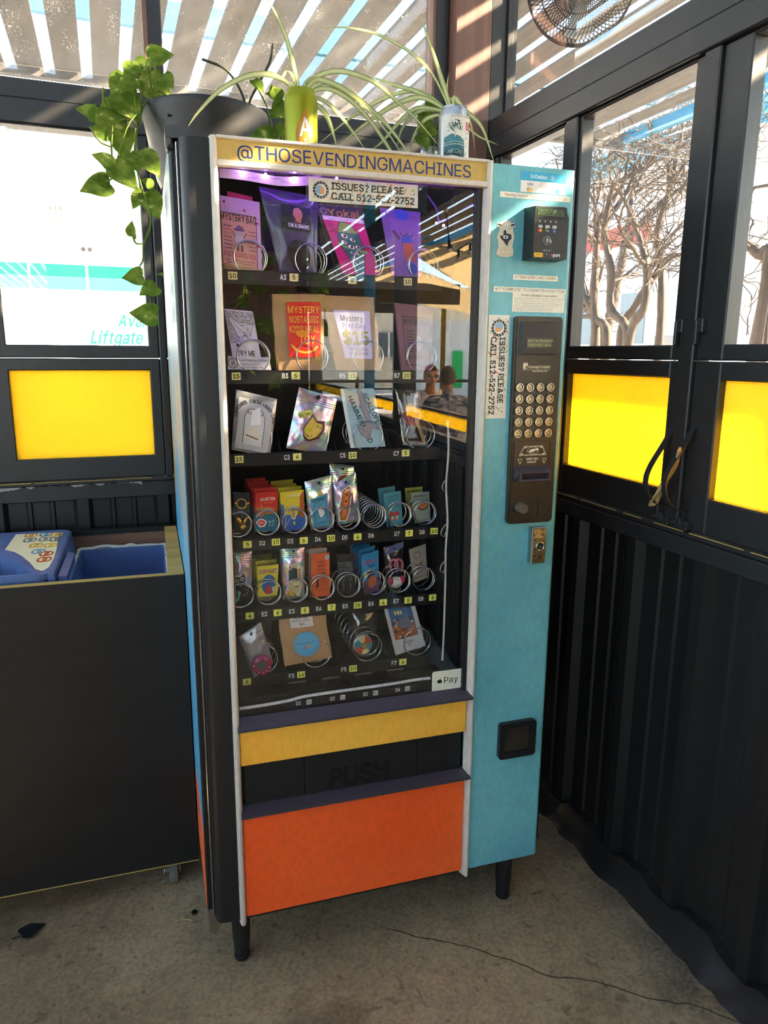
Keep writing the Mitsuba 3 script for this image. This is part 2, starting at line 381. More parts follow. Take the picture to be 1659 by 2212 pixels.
# tar flashing at the foot: an uneven strip
ys = np.linspace(0.97, -2.5, 120)
hgt = 0.055 + 0.02 * np.array([meshkit.noise(np.array([y * 9, 0, 0])) for y in ys]) + 0.018 * (np.floor(ys / 0.121) % 2)
V, F = [], []
for y, h in zip(ys, hgt):
    w = 0.020 * meshkit.noise(np.array([y * 25, 5, 0]))
    V += [(XR - 0.055 - w, y, 0.001), (XR - 0.05 - w * .6, y, 0.016), (XR - 0.034, y, h * 0.7), (XR - 0.026, y, h), (XR + 0.002, y, h + 0.002)]
for i in range(len(ys) - 1):
    for j in range(4):
        a = i * 5 + j; F += [(a, a + 1, a + 6), (a, a + 6, a + 5)]
obj('tar_flashing', TM(V, F), 'black_wall', wr, smooth=40, label='uneven black tar flashing along the foot of the wall')
wood = lambda *a, b=0.003: bx(*a, b=b)
YE = -9.0
obj('sill_rail', wood(1.046, 1.16, YE, 0.974, 0.978, 1.022), 'black_frame', wr)
obj('sill_cap', wood(1.052, 1.17, YE, 0.974, 1.0225, 1.036), 'black_frame', wr)
obj('worn_edge', cc(*[tube([(1.0515, y, 1.0362), (1.0515, y - l, 1.0362)], 0.0016, 5) for y, l in ((0.40, .10), (.28, .16), (.09, .07), (-.03, .10), (-.15, .16), (-.33, .2))]), 'raw_wood', wr, label='bare wood showing along the worn sill edge')
obj('lintel_beam', cc(wood(1.050, 1.108, YE, 0.974, 2.0925, 2.153), wood(1.060, 1.145, YE, 0.974, 2.156, 2.2195)), 'black_frame', wr)
obj('top_plate', wood(1.05, 1.17, YE, 0.974, 3.07, 3.146), 'black_frame', wr)
for y0, y1 in ((0.413, 0.4695), (-0.1036, -0.0564), (-0.74, -0.64)):
    obj('post', wood(1.054, 1.108, y0, y1, 1.037, 2.0915), 'black_frame', wr)
obj('post', wood(1.060, 1.108, 0.875, 0.973, 1.037, 2.0915), 'black_frame', wr)
obj('post', wood(1.060, 1.16, 0.948, 0.990, 2.22, 3.07), 'black_frame', wr)
obj('glazing_bead', wood(1.118, 1.132, 0.938, 0.9478, 2.22, 3.07, b=.001), 'black_frame', wr)
obj('post', wood(1.060, 1.15, -0.74, -0.64, 2.22, 3.07), 'black_frame', wr)
for y0, y1 in ((-2.52, -2.40), (-5.5, -5.4), (-8.9, -8.8)):
    obj('post', wood(1.05, 1.15, y0, y1, 1.037, 3.07), 'black_frame', wr)
obj('post', wood(1.08, 1.14, -3.37, -3.31, 1.037, 3.07), 'beam_blue', wr, label='blue post in the open bays')

def window_side(n, y0, y1, sl, sr, yel=True, open_=None):
    """A folding sash in the right wall: from y0 (far) to y1 (near); sl, sr the widths of its stiles."""
    w = thing(f'window_{n}', None, None, kind=K)
    a, b = y0 - sl, y1 + sr
    x0, x1 = 1.064, 1.106
    fr = [wood(x0, x1, a, y0, 1.4355, 2.0905), wood(x0, x1, y1, b, 1.4355, 2.0905), wood(x0, x1, b, a, 1.4355, 1.4705), wood(x0, x1, b, a, 2.083, 2.0905)]
    obj('upper_sash', cc(*fr), 'black_frame', w)
    obj('pane', bx(1.086, 1.0865, b, a, 1.4705, 2.083), 'window_glass', w)
    fr = [wood(x0, x1, a, y0, 1.039, 1.433), wood(x0, x1, y1, b, 1.039, 1.433), wood(x0, x1, b, a, 1.039, 1.1235), wood(x0, x1, b, a, 1.3925, 1.433)]
    obj('lower_sash', cc(*fr), 'black_frame', w)
    obj('yellow_panel', bx(1.084, 1.0865, b, a, 1.1235, 1.3925), 'yellow_acrylic', w, label='translucent yellow panel glowing with sunlight')
    return w
w1 = window_side(1, 0.412, -0.0555, 0.010, 0.032)
w2 = window_side(2, -0.1045, -0.639, 0.0775, 0.07)
w3 = window_side(3, 0.874, 0.4705, 0.02, 0.02)
def flatbar(path, w, t, n=36):
    """A strap bent along a path in the x-z plane (y fixed), w wide along y."""
    P = spl(path, n); tg = np.gradient(P, axis=0); tg /= np.linalg.norm(tg, axis=1, keepdims=True)
    yv = np.array([0, 1.0, 0]); nn = np.cross(tg, yv)
    V = np.vstack([P + nn * t / 2 + yv * w / 2, P + nn * t / 2 - yv * w / 2, P - nn * t / 2 - yv * w / 2, P - nn * t / 2 + yv * w / 2]); F = []
    for q in range(4):
        a0, b0 = q * n, ((q + 1) % 4) * n; i = np.arange(n - 1)
        F += [np.stack([a0 + i, a0 + i + 1, b0 + i + 1], 1), np.stack([a0 + i, b0 + i + 1, b0 + i], 1)]
    F.append([[0, n, 2 * n], [0, 2 * n, 3 * n], [n - 1, 3 * n - 1, 2 * n - 1], [n - 1, 4 * n - 1, 3 * n - 1]])
    m = TM(V, np.vstack(F)); trimesh.repair.fix_normals(m); return m
for w, yy in ((w1, -0.058), (w2, -0.122)):
    obj('pull_handle', flatbar([(1.062, yy, 1.283), (1.035, yy, 1.238), (1.000, yy, 1.185), (0.990, yy, 1.150), (1.002, yy, 1.112), (1.03, yy, 1.090), (1.062, yy, 1.079)], 0.015, 0.004), 'black_frame', w, label='bent black metal pull handle')
    obj('barrel_bolt', cc(bx(1.046, 1.066, yy - 0.022, yy + 0.018, 1.040, 1.062, .002), cyl((1.05, yy - 0.03, 1.052), (1.05, yy + 0.03, 1.052), 0.005), bx(1.042, 1.058, yy - 0.004, yy + 0.004, 1.05, 1.07, .001)), 'black_frame', w)
    obj('top_hinge', cc(bx(1.048, 1.066, yy - 0.010, yy + 0.012, 1.497, 1.528, .002), bx(1.044, 1.056, yy + 0.004, yy + 0.012, 1.47, 1.525, .002)), 'black_frame', w)
t = thing('cable_bundle', 'pale looped bundle of cords threaded through the black window pull handles', 'cord')
for k in range(7):
    o = 0.004 * math.sin(k * 2.1); q = 0.004 * math.cos(k * 1.7)
    obj('cord', tube(spl([(1.02 + o, -0.128, 1.235 + q), (1.022 + o, -0.115 + q, 1.19), (1.016 + o, -0.085 + q, 1.140 + q), (1.012 + q, -0.060, 1.100 + o), (1.018 + o, -0.052, 1.086), (1.024, -0.062 + q, 1.10 + o), (1.026 + q, -0.088 + o, 1.15)], 26), 0.0022, 6), 'vc_matte', t, col=C((196, 176, 120)) if k % 2 else C((150, 128, 84)))
# open bays further along the right wall: a low yellow band above the sill
for y0, y1 in ((-2.40, -0.76), (-3.27, -2.53), (-5.39, -3.42), (-8.79, -5.51)):
    obj('yellow_band', bx(1.083, 1.0865, y0 + .03, y1 - .03, 1.115, 1.170), 'yellow_acrylic', wr)
    obj('band_frame', cc(wood(1.064, 1.106, y0, y1, 1.0365, 1.075), wood(1.064, 1.106, y0, y1, 1.175, 1.187), wood(1.064, 1.106, y0, y0 + .03, 1.075, 1.175), wood(1.064, 1.106, y1 - .03, y1, 1.075, 1.175)), 'black_frame', wr)
w8 = thing('window_8', None, None, kind=K)
obj('pane', bx(1.135, 1.1355, -0.64, 0.948, 2.22, 3.07), 'window_glass', w8)
obj('pane', bx(1.135, 1.1355, -2.27, -0.74, 2.22, 3.07), 'window_glass', w8)

# corner post, red brown
lab(obj('trim_1', cc(wood(0.925, 1.056, 0.936, 1.03, 0.0, 3.146)), 'post_brown'), 'red brown wooden corner post with stripes of sun', kind=K)
# back wall
wb = thing('wall_back', None, None, kind=K)
for a0, a1 in ((-3.0, -1.79), (-1.79, -0.58), (-0.58, 0.388), (0.388, 0.92)):
    obj('metal_sheet', sheet('x', a0, a1, YB + 0.016, -1, 0.015, 0.995), 'black_wall', wb)
obj('sill_board', wood(-3.0, 0.92, YB - 0.004, 1.06, 0.9895, 1.0415), 'black_frame', wb)
obj('sill_cap', wood(-3.0, 0.92, YB - 0.020, 1.06, 1.0418, 1.0525), 'black_frame', wb)
# paint flaked off along the sill's front edge
xs = np.linspace(-1.4, -0.13, 420)
dp = np.array([0.0015 + 0.034 * max(0, meshkit.noise(np.array([x * 9 + 3, 1.7, 0])) - 0.50) + 0.016 * max(0, meshkit.noise(np.array([x * 55, 2, 0])) - .55) + .006 * max(0, meshkit.noise(np.array([x * 160, 4, 0])) - .5) for x in xs])
V = [(x, YB - 0.0046, 1.0418) for x in xs] + [(x, YB - 0.0046, 1.0418 - d) for x, d in zip(xs, dp)]; n = len(xs)
F = [f for i in range(n - 1) for f in ((i, n + i, n + i + 1), (i, n + i + 1, i + 1))]
obj('flaked_paint', TM(V, F), 'vc_matte', wb, col=C((188, 182, 172)), label='pale bare patches where black paint flaked off the sill')
obj('worn_edge', cc(tube([(-1.4, YB - 0.0205, 1.0525), (-0.45, YB - 0.0205, 1.0525)], 0.0018, 5), tube([(-0.44, YB - 0.0205, 1.0523), (-0.1, YB - 0.0205, 1.0523)], 0.0014, 5)), 'raw_wood', wb)
obj('lintel_beam', cc(wood(-3.0, 0.92, YB, 1.06, 2.070, 2.134), wood(-3.0, 0.92, YB + 0.012, 1.06, 2.136, 2.188)), 'black_frame', wb)
obj('top_plate', wood(-3.0, 0.95, YB, 1.06, 3.07, 3.146), 'black_frame', wb)
for x0, x1 in ((-0.052, -0.03), (-1.10, -1.04), (0.86, 0.92)):
    obj('post', wood(x0, x1, YB - .004, 1.05, 1.053, 2.07), 'black_frame', wb)
for x0, x1 in ((-0.0455, 0.0045), (-1.10, -1.05), (0.866, 0.92)):
    obj('post', wood(x0, x1, YB + .005, 1.05, 2.189, 3.07), 'black_frame', wb)
def window_back(n, x0, x1, sl, sr, board=False):
    w = thing(f'window_{n}', None, None, kind=K)
    a, b = x0 + sl, x1 - sr
    y0, y1 = YB + 0.003, YB + 0.045
    for nm, z0, z1, r0, r1 in (('upper_sash', 1.4265, 2.069, 0.0375, 0.004), ('lower_sash', 1.054, 1.4245, 0.068, 0.0355)):
        obj(nm, cc(wood(x0, a, y0, y1, z0, z1), wood(b, x1, y0, y1, z0, z1), wood(x0, x1, y0, y1, z0, z0 + r0), wood(x0, x1, y0, y1, z1 - r1, z1)), 'black_frame', w)
    obj('blind_board' if board else 'pane', bx(x0, x1, YB + .02, YB + .0205, 1.464, 2.065), 'black_wall' if board else 'window_glass', w)
    obj('yellow_panel', bx(x0, x1, YB + .02, YB + .0225, 1.122, 1.389), 'yellow_acrylic', w, label='translucent yellow panel')
window_back(4, -0.555, -0.053, 0.0715, 0.0306)
window_back(5, -1.04, -0.556, 0.05, 0.05)
window_back(6, -0.029, 0.42, 0.03, 0.03, True)
window_back(7, 0.421, 0.859, 0.03, 0.03, True)
w9 = thing('window_9', None, None, kind=K)
obj('pane', bx(-1.05, -0.046, YB + .03, YB + .0305, 2.188, 3.07), 'dusty_glass', w9)
obj('pane', bx(0.005, 0.866, YB + .03, YB + .0305, 2.188, 3.07), 'dusty_glass', w9)
obj('frame', cc(wood(-.048, -.0355, YB + .0, YB + .03, 2.19, 3.07, b=.001), wood(0.862, 0.872, YB, YB + .05, 2.19, 3.07)), 'post_brown', w9)
wl = lab(obj('wall_left', cc(bx(-4.4, -4.3, -9, 1.06, 0, 1.5), bx(-4.4, -4.3, -9, 1.06, 2.95, 3.1), *[bx(-4.4, -4.3, y, y + .1, 1.5, 2.95) for y in (-9, -6.5, -4, -1.5, .9)]), 'black_wall'), kind=K)
wbl = lab(obj('wall_back_left', bx(-4.3, -3.0, 0.97, 1.06, 0, 3.1), 'black_wall'), kind=K)
wf = thing('wall_front', None, None, kind=K)
obj('panel', bx(-.75, 1.05, -5.70, -5.60, 0, 3.1), 'black_wall', wf)
for x in (-4.3, -2.6): obj('door_post', bx(x, x + .1, -5.70, -5.60, 0, 3.1), 'black_frame', wf)
obj('brown_panel', bx(-.6, .95, -5.60, -5.57, 1.3, 2.4), 'post_brown', wf)
obj('blue_post', bx(0.02, 0.14, -5.58, -5.48, 0, 3.1), 'beam_blue', wf)
obj('pink_pane', bx(.98, 1.04, -5.60, -5.57, 1.86, 2.0), 'vc_matte', wf, col=C((214, 120, 130)))

# ceiling of spaced boards that runs on outside as a pergola
cl = thing('ceiling', None, None, kind=K)
SP, SG, SX = 0.2165, 0.066, -0.452
k0, k1 = int((-4.4 - SX) / SP), int((3.85 - SX) / SP)
slat = mikit.ply(bx(SG, SP, -20.0, 3.93, 3.150, 3.162), 'slat_wood')
for k in range(k0, k1):
    key = numbered('ceiling__slat'); scene[key] = {**slat, 'to_world': T().translate([SX + k * SP, 0, 0])}
for y0, z0, z1 in ((3.50, 3.30, 3.46), (-6.5, 3.17, 3.33), (-10.5, 3.17, 3.33)):
    obj('blue_beam', bx(-4.4, 3.9, y0, y0 + 0.045, z0, z1), 'beam_blue', cl)
obj('fascia', bx(3.87, 3.91, -20, 3.95, 3.13, 3.22), 'beam_blue', cl)
obj('end_beam', bx(-4.4, 3.9, 3.94, 4.0, 3.10, 3.24), 'slat_wood', cl)
for x, y in ((3.78, -7.5), (-3.4, 3.8), (3.78, -12.5)):
    obj('pergola_post', bx(x, x + .09, y, y + .09, -.06, 3.15, .004), 'beam_blue', cl)
for i in range(13):     # closed part of the ceiling over the room behind the viewer
    x = -.80 + i * .2165
    obj('roof_board', bx(x + .002, x + .2145, -20.0, -2.1, 3.1635, 3.176), 'black_wall', cl)
for x0, x1 in ((2.245, 2.795), (2.99, 3.84)):     # closed stretch of the pergola, sheets laid over the boards
    obj('cover_sheet', bx(x0, x1, -3.4, -0.30, 3.163, 3.167), 'slat_wood', cl)
# ---------------------------------------------------------------- the vending machine (its own frame: x along the front, y into it, z up)
FR[0] = MACH
VM = thing('vending_machine', 'tall vending machine with turquoise coin panel, orange base and glass front full of small goods', 'vending machine')
D, ZB, ZT = 0.866, 0.172, 1.83
obj('side_panel', cc(bx(-0.0788, -0.0768, 0.062, D, ZB, ZT - .002)), 'mural', VM, label='narrow side painted pale blue above and orange below')
obj('cabinet_shell', cc(bx(-0.0766, 0.0, 0.045, D, ZB, ZT, .003), bx(0.548, 0.790, 0.052, D, ZB, ZT, .003), bx(0.0, 0.548, 0.60, D, ZB, ZT), bx(0.0, 0.548, 0.03, 0.60, 1.797, ZT), bx(0.0, 0.548, 0.045, 0.60, ZB, 0.585)), 'inner_black', VM)
# bevelled black stile left of the glass
pf = [(-0.0065, 0.003), (-0.045, 0.004), (-0.0525, 0.007), (-0.058, 0.014), (-0.062, 0.030), (-0.062, 0.044), (-0.0065, 0.044)]
obj('left_stile', extr(Polygon([(a, b) for a, b in pf]), ZT - .165, 'z', .165), 'black_plastic', VM, smooth=50)
obj('edge_strip', bx(-0.0665, -0.0625, 0.028, 0.040, .17, ZT - .005, .001), 'chrome', VM, label='thin shiny metal strip')
obj('top_hinge_cap', cc(hull([(-0.083, 0.04, 1.832), (-0.083, 0.12, 1.832), (-0.03, 0.02, 1.831), (-0.025, 0.10, 1.831), (-0.083, 0.04, 1.852), (-0.083, 0.12, 1.852), (-0.06, 0.028, 1.854), (-0.03, 0.02, 1.842), (-0.025, 0.1, 1.842)]), bx(-0.083, -0.070, 0.036, 0.075, 1.812, 1.834, .003)), 'black_plastic', VM, label='black plastic cap on the hinge corner')
def trim(x0, x1, ridge, y0=-0.010):
    """Rounded T moulding standing upright."""
    a = np.linspace(0, math.pi, 9)
    pts = [(x0, 0.012)] + [(ridge - math.cos(t) * 0.0055, y0 + 0.006 - 0.006 * math.sin(t)) for t in a] + [(x1, 0.0)] + [(x1, 0.012)]
    return extr(Polygon(pts).buffer(0), 1.8325 - .158, 'z', .158)
obj('trim_moulding', trim(-0.009, 0.0065, -0.001), 'trim_beige', VM, smooth=40, label='rounded beige moulding left of the glass')
obj('trim_moulding', trim(0.5435, 0.5585, 0.5545), 'trim_beige', VM, smooth=40, label='rounded beige moulding between glass and turquoise panel')
obj('sign_frame', cc(bx(0.004, 0.5535, -0.007, 0.010, 1.8285, 1.8345, .0015), bx(0.004, 0.5535, -0.007, 0.010, 1.7815, 1.7925, .0015)), 'trim_beige', VM)
obj('sign_board', bx(0.004, 0.5535, -0.002, 0.012, 1.7925, 1.8285), 'paint_mustard', VM, label='mustard yellow name board')
p = Pr()
p.text('@THOSEVENDINGMACHINES', 0.0425, 1.7975, 0.0235, (38, 48, 112), w=0.470, al='l', l=1)
m_, k_ = p.build(face(0, 0, -0.0022))
obj('sign_lettering', m_, 'print', VM, col=k_, label='dark blue handle in capitals')
# glass and its gasket
obj('glass_pane', bx(0.003, 0.548, 0.018, 0.0185, 0.655, 1.786), 'glass', VM)
obj('window_gasket', cc(bx(0.534, 0.5455, 0.008, 0.02, 0.66, 1.782), bx(0.0055, 0.009, 0.008, 0.02, 0.66, 1.782)), 'black_plastic', VM)
def ledge(z0, z1, x0, x1):
    return hull([(x0 + .004, 0.018, z1), (x1 - .004, 0.018, z1), (x0 + .004, 0.018, z0), (x1 - .004, 0.018, z0), (x0, -0.017, z0 + .005), (x1, -0.017, z0 + .005), (x0, -0.017, z0), (x1, -0.017, z0)])
obj('upper_ledge', ledge(0.6448, 0.6640, 0.002, 0.5530), 'ledge_black', VM, label='dark protruding ledge under the glass')
obj('lower_ledge', ledge(0.4350, 0.4535, 0.002, 0.5530), 'ledge_black', VM, label='dark protruding ledge above the orange panel')
obj('yellow_panel', bx(0.0075, 0.5425, 0.000, 0.03, 0.5555, 0.6445, .001), 'paint_yellow', VM, label='golden yellow painted panel')
obj('push_door', cc(bx(0.0145, 0.150, 0.012, 0.03, 0.452, 0.553, .0008), bx(0.151, 0.424, 0.0115, 0.03, 0.452, 0.553, .0008), bx(0.425, 0.537, 0.012, 0.03, 0.452, 0.553, .0008), bx(0.008, 0.542, 0.022, 0.032, 0.44, 0.556)), 'black_plastic', VM, label='black collection flap')
tm = meshkit.text_mesh('PUSH', 0.0455, 0.0022, True)
tm.apply_translation([-tm.bounds[0][0], 0, 0]); tm.apply_scale([0.143 / tm.extents[0], 1, 1])
V = tm.vertices.copy(); tm.vertices = np.stack([0.2085 + V[:, 0], 0.0115 - V[:, 2], 0.4605 + V[:, 1]], 1); tm.invert()
obj('push_lettering', tm, 'inner_black', VM, label='embossed word on the flap')
obj('orange_panel', bx(0.0075, 0.5435, 0.000, 0.03, 0.172, 0.4352, .001), 'paint_orange', VM, label='orange painted kick panel')
obj('bottom_rail', bx(0.004, 0.5455, 0.012, 0.05, 0.158, 0.1718), 'black_plastic', VM)
a = np.linspace(0, math.pi / 2, 7)
pts = [(0.5586, 0.0), (0.7478, 0.0)] + [(0.7478 + 0.0105 * math.sin(t), 0.0105 - 0.0105 * math.cos(t)) for t in a[1:]] + [(0.7583, 0.052), (0.5586, 0.052)]
obj('coin_panel', extr(Polygon(pts), ZT - ZB, 'z', ZB), 'paint_blue', VM, smooth=35, label='tall turquoise panel with reader, keypad and slots')
for x, y in ((0.0, 0.075), (0.7035, 0.075), (0.0, 0.80), (0.7035, 0.80)):
    lg = obj('leg', lathe([(0, 0.012), (0.017, 0.012), (0.021, 0.06), (0.0245, 0.172), (0, 0.172)], x, y, 0, 24), 'black_plastic', VM, smooth=40)
    obj('foot', lathe([(0, 0), (0.017, 0), (0.019, 0.006), (0.018, 0.014), (0.0, 0.014)], x, y, 0, 24), 'black_plastic', lg, smooth=40)
obj('hinge_bracket', cc(hull([(-0.077, 0.05, 0.171), (-0.025, 0.045, 0.171), (-0.077, 0.12, 0.171), (-0.025, 0.12, 0.171), (-0.074, 0.055, 0.105), (-0.060, 0.050, 0.098), (-0.074, 0.11, 0.105), (-0.060, 0.11, 0.098)])), 'steel', VM, label='dusty grey bracket under the left corner')

# inside of the case
obj('column', cc(bx(0.503, 0.547, 0.062, 0.60, 0.66, 1.797)), 'inner_black', VM)
obj('back_plate', cc(bx(0.001, 0.503, 0.565, 0.60, 0.60, 1.797)), 'inner_black', VM)
# a light strip hanging loose down the column, and along the bottom
def strip(path, w, axis, n=60):
    P = spl(path, n); o = np.zeros((n, 3)); o[:, axis] = w / 2
    V = np.vstack([P - o, P + o, P + o + [0, .0008, 0], P - o + [0, .0008, 0]]); F = []
    for q in range(4):
        a0, b0 = q * n, ((q + 1) % 4) * n
        for i in range(n - 1): F += [(a0 + i, a0 + i + 1, b0 + i + 1), (a0 + i, b0 + i + 1, b0 + i)]
    m = TM(V, F); trimesh.repair.fix_normals(m); return m
P_ = [(0.5005, 0.058, 1.30), (0.5030, 0.056, 1.23), (0.500, 0.057, 1.15), (0.5035, 0.052, 1.07), (0.500, 0.05, 1.0), (0.5035, 0.056, 0.93), (0.501, 0.05, 0.86), (0.5035, 0.057, 0.79), (0.5015, 0.057, 0.72)]
obj('light_strip', strip(P_, 0.0045, 0), 'vc_matte', VM, col=C((222, 218, 206)), label='white strip hanging down inside the right edge')
for z in (1.17, 1.062, 0.975):
    obj('strip_loop', flatbar([(0.500, 0.050, z), (0.488, 0.046, z - .012), (0.486, 0.046, z - .024), (0.495, 0.05, z - .030), (0.500, 0.052, z - .02)], 0.004, .0006, 20), 'vc_matte', VM, col=C((205, 198, 184)))
P_ = [(0.006, 0.028, 0.6800), (0.06, 0.027, 0.6812), (0.12, 0.028, 0.6835), (0.16, 0.027, 0.6890), (0.26, 0.028, 0.6900), (0.36, 0.028, 0.6908), (0.42, 0.028, 0.6932), (0.46, 0.028, 0.6925)]
ls = obj('light_strip', strip(P_, 0.0068, 2), 'vc_matte', VM, col=C((226, 224, 222)), label='white strip lying along the bottom behind the glass')
p = Pr()
for i, x in enumerate(np.arange(0.02, 0.45, 0.028)):
    z = float(np.interp(x, [q[0] for q in P_], [q[2] for q in P_])); 
    p.ell(x, z, 0.0008, col='#333333'); 
    if i % 2: p.line([(x + .008, z - .0015), (x + .008, z + .0015)], .0005, '#555555'); p.line([(x + .010, z), (x + .013, z)], .0005, '#555555')
m_, k_ = p.build(face(0, 0, 0.0262)); obj('strip_marks', m_, 'print', ls, col=k_)

def helix(x, z, r, pitch=0.03, turns=12, y0=0.092, wire=0.0016, n=22, start=-2.4, hand=1):
    k = int(turns * n); a = start + hand * np.arange(k) * 2 * math.pi / n
    y = y0 + np.maximum(0, np.arange(k) - n * 0.9) * pitch / n
    return tube(np.stack([x + r * np.cos(a), y, z + r * np.sin(a)], 1), wire, 5)

YEL = (232, 232, 118)
def tag(txt, x, z, y, parent, col=YEL, w=0.0185, h=0.0155, tc='#141414', nm='price_tag', back=True, th=0.0085):
    p = Pr().rect(-w / 2, -h / 2, w / 2, h / 2, col, l=0).text(txt, 0, -th / 2, th, tc, bold=len(txt) < 3 and nm == 'price_tag', l=1)
    fn = face(x, z, y); m, k = p.build(fn)
    slab = bx(x - w / 2, x + w / 2, y, y + .0006, z - h / 2, z + h / 2)
    mm = cc(slab, m); kk = np.vstack([np.tile(C(col), (len(slab.vertices), 1)), k])
    return obj(nm, mm, 'print', parent, col=kk)

ROWS = [('A', 1.598, [1.6345, .0335], ['', '10', 'A3', '5', '', '8', '', '10']),
        ('B', 1.398, [1.4385, .034], ['', '15', 'B3', '5', 'B5', '15', 'B7', '10']),
        ('C', 1.2240, [1.2650, .034], ['', '15', 'C3', '4', 'C5', '10', 'C7', '5']),
        ('D', 1.0360, [1.0800, .0275], ['', '5', 'D2', '15', 'D3', '6', 'D4', '10', 'D5', '4', 'D6', '', 'D7', '7', 'D8', '10']),
        ('E', 0.8712, [0.9185, .0275], ['', '4', 'E2', '6', 'E3', '5', 'E4', '7', 'E5', '20', 'E6', '4', 'E7', '5', 'E8', '6']),
        ('F', 0.7140, [0.7610, .0345], ['', '6', 'F3', '14', 'F5', '10', 'F7', '6'])]
for row, zt, (zc, r), marks in ROWS:
    tr = obj('tray', cc(bx(0.004, 0.497, 0.094, 0.56, zt + .0085, zt + .0105)), 'inner_black', VM)
    obj('front_rail', cc(bx(0.004, 0.497, 0.089, 0.0938, zt - .017, zt + .0095, .0008), bx(0.004, 0.497, 0.0885, 0.095, zt + .0095, zt + .0115)), 'inner_black', tr)
    wide = row in 'ABCF'
    step = 0.125 if wide else 0.0625
    for i in range(len(marks) // 2):
        sel, price = marks[2 * i], marks[2 * i + 1]
        sx = (0.0125 if wide else 0.0165) + step * i; tx = (0.0360 if wide else 0.0474) + step * i
        if row == 'A' and i == 2: tx -= 0.0
        if sel:
            p = Pr().rect(-.012, -.0085, .012, .0085, (30, 27, 46) if row == 'A' else (28, 28, 30), l=0).text(sel, 0.001, -.0048, .0098, '#e8e6e0', w=.0125, bold=True, l=1)
            m_, k_ = p.build(face(sx, zt, 0.0886)); obj('selection_label', m_, 'print', tr, col=k_)
        if price:
            col = (236, 236, 110) if row in 'DEF' else (226, 222, 132)
            if row == 'A': col = (222, 208, 140)
            tag(price, tx, zt + (0.0005 if i % 2 else -.0005), 0.0878, tr, col)
        # spring
        x = (0.0735 if wide else 0.0305) + step * i * (1.0 if wide else 0.989)
        fine = (row, i) in (('D', 5), ('F', 2))
        obj('coil', helix(x, zc, r, 0.019 if (row, i) == ('D', 5) else 0.031, 13 if row == 'D' and fine else 8 if fine else 5 if (row, i) == ('C', 2) else 3, start=(-2.5 if wide else -1.1 - (i % 3) * .35), hand=-1 if wide else 1, wire=0.0015 if wide else 0.0017), 'chrome', tr, smooth=True)
        # clear divider beside the slot
        if i: obj('divider', hull([(sx - .012, .097, zt + .0106), (sx - .011, .097, zt + .0106), (sx - .012, .55, zt + .0106), (sx - .011, .55, zt + .0106), (sx - .012, .55, zt + .05), (sx - .011, .55, zt + .05), (sx - .012, .13, zt + .05), (sx - .011, .13, zt + .05)]), 'black_plastic', tr)
# bottom row of small gum trays behind the ledge
tr = obj('tray', cc(bx(0.004, 0.497, 0.034, 0.037, 0.648, 0.700), hull([(0.004, .037, .70), (0.497, .037, .70), (0.004, .30, .66), (0.497, .30, .66), (0.004, .30, .655), (0.497, .30, .655), (0.004, .037, .65), (.497, .037, .65)])), 'inner_black', VM)
for i, x in enumerate((0.143, 0.222, 0.301, 0.380)):
    p = Pr().rect(-.030, -.009, .048, .009, (34, 34, 36), l=0).text(f'G{i + 1}', 0, -.004, .0088, '#e0dfda', w=.0115, bold=True, l=1)
    p.rect(.0185, -.006, .0305, .006, (214, 212, 206), l=1).text('$2', .0245, -.003, .0062, '#222222', l=2)
    m_, k_ = p.build(face(x, 0.671, 0.0336)); obj('selection_label', m_, 'print', tr, col=k_)
    xc = x + .006
    cp = rrect(-.020, -.019, .022, 0.0, .004).difference(rrect(-.009, -.019, .010, -.006, .004))
    cp = affinity.translate(cp, xc, 0.7030)
    obj('clear_clip', extr(cp, .0012, 'y', 0.075), 'clear_bag', tr, label='clear hinged flap')
    obj('clip_hinge', cyl((xc - .021, .074, .7035), (xc + .021, .074, .7035), .0013, n=8), 'steel', tr)

# light string with violet lamps under the top
lt = obj('light_tape', strip([(0.008, 0.035, 1.778), (0.06, 0.034, 1.776), (0.12, 0.034, 1.771), (0.165, 0.036, 1.774), (0.21, 0.04, 1.781)], 0.017, 2), 'vc_matte', VM, col=C((206, 184, 190)), label='pinkish tape with lamps under the top of the window')
p = Pr()
for x, z, t_ in ((.05, 1.777, 'TOUWJU #011'), (.075, 1.771, 'YOU-JU #011'), (.118, 1.773, 'TOUWJU #011'), (.14, 1.768, 'YOU-JU #011')): p.text(t_, x, z, .0028, '#5a3040', w=.022)
m_, k_ = p.build(face(0, 0, 0.0325)); obj('tape_print', m_, 'print', lt, col=k_)
for x, z in ((0.055, 1.781), (0.0985, 1.7805), (0.155, 1.778), (0.239, 1.7835), (0.452, 1.712), (0.468, 1.708)):
    obj('violet_lamp', mv(trimesh.creation.icosphere(1, 0.0026), x, 0.030, z), 'vc_matte', VM, col=np.array([.8, .7, 1.0]), emitter={'type': 'area', 'radiance': {'type': 'rgb', 'value': [2.5, 1.4, 6.0]}}, label='tiny violet lamp')
obj('violet_tube', cc(tube(spl([(0.06, .045, 1.7945), (0.25, .045, 1.794), (0.5, .045, 1.7945)], 12), 0.0022, 6)), 'vc_matte', VM, col=np.array([.4, .2, .9]), emitter={'type': 'area', 'radiance': {'type': 'rgb', 'value': [0.28, 0.08, 1.1]}}, label='violet light tube')
obj('lamp_cord', cc(tube(spl([(0.43, 0.03, 1.765), (0.45, .028, 1.74), (0.46, .028, 1.715), (0.50, .03, 1.735), (0.537, .03, 1.752), (0.540, .03, 1.70), (.541, .03, 1.60)], 40), 0.0015, 5)), 'vc_matte', VM, col=C((110, 70, 190)))

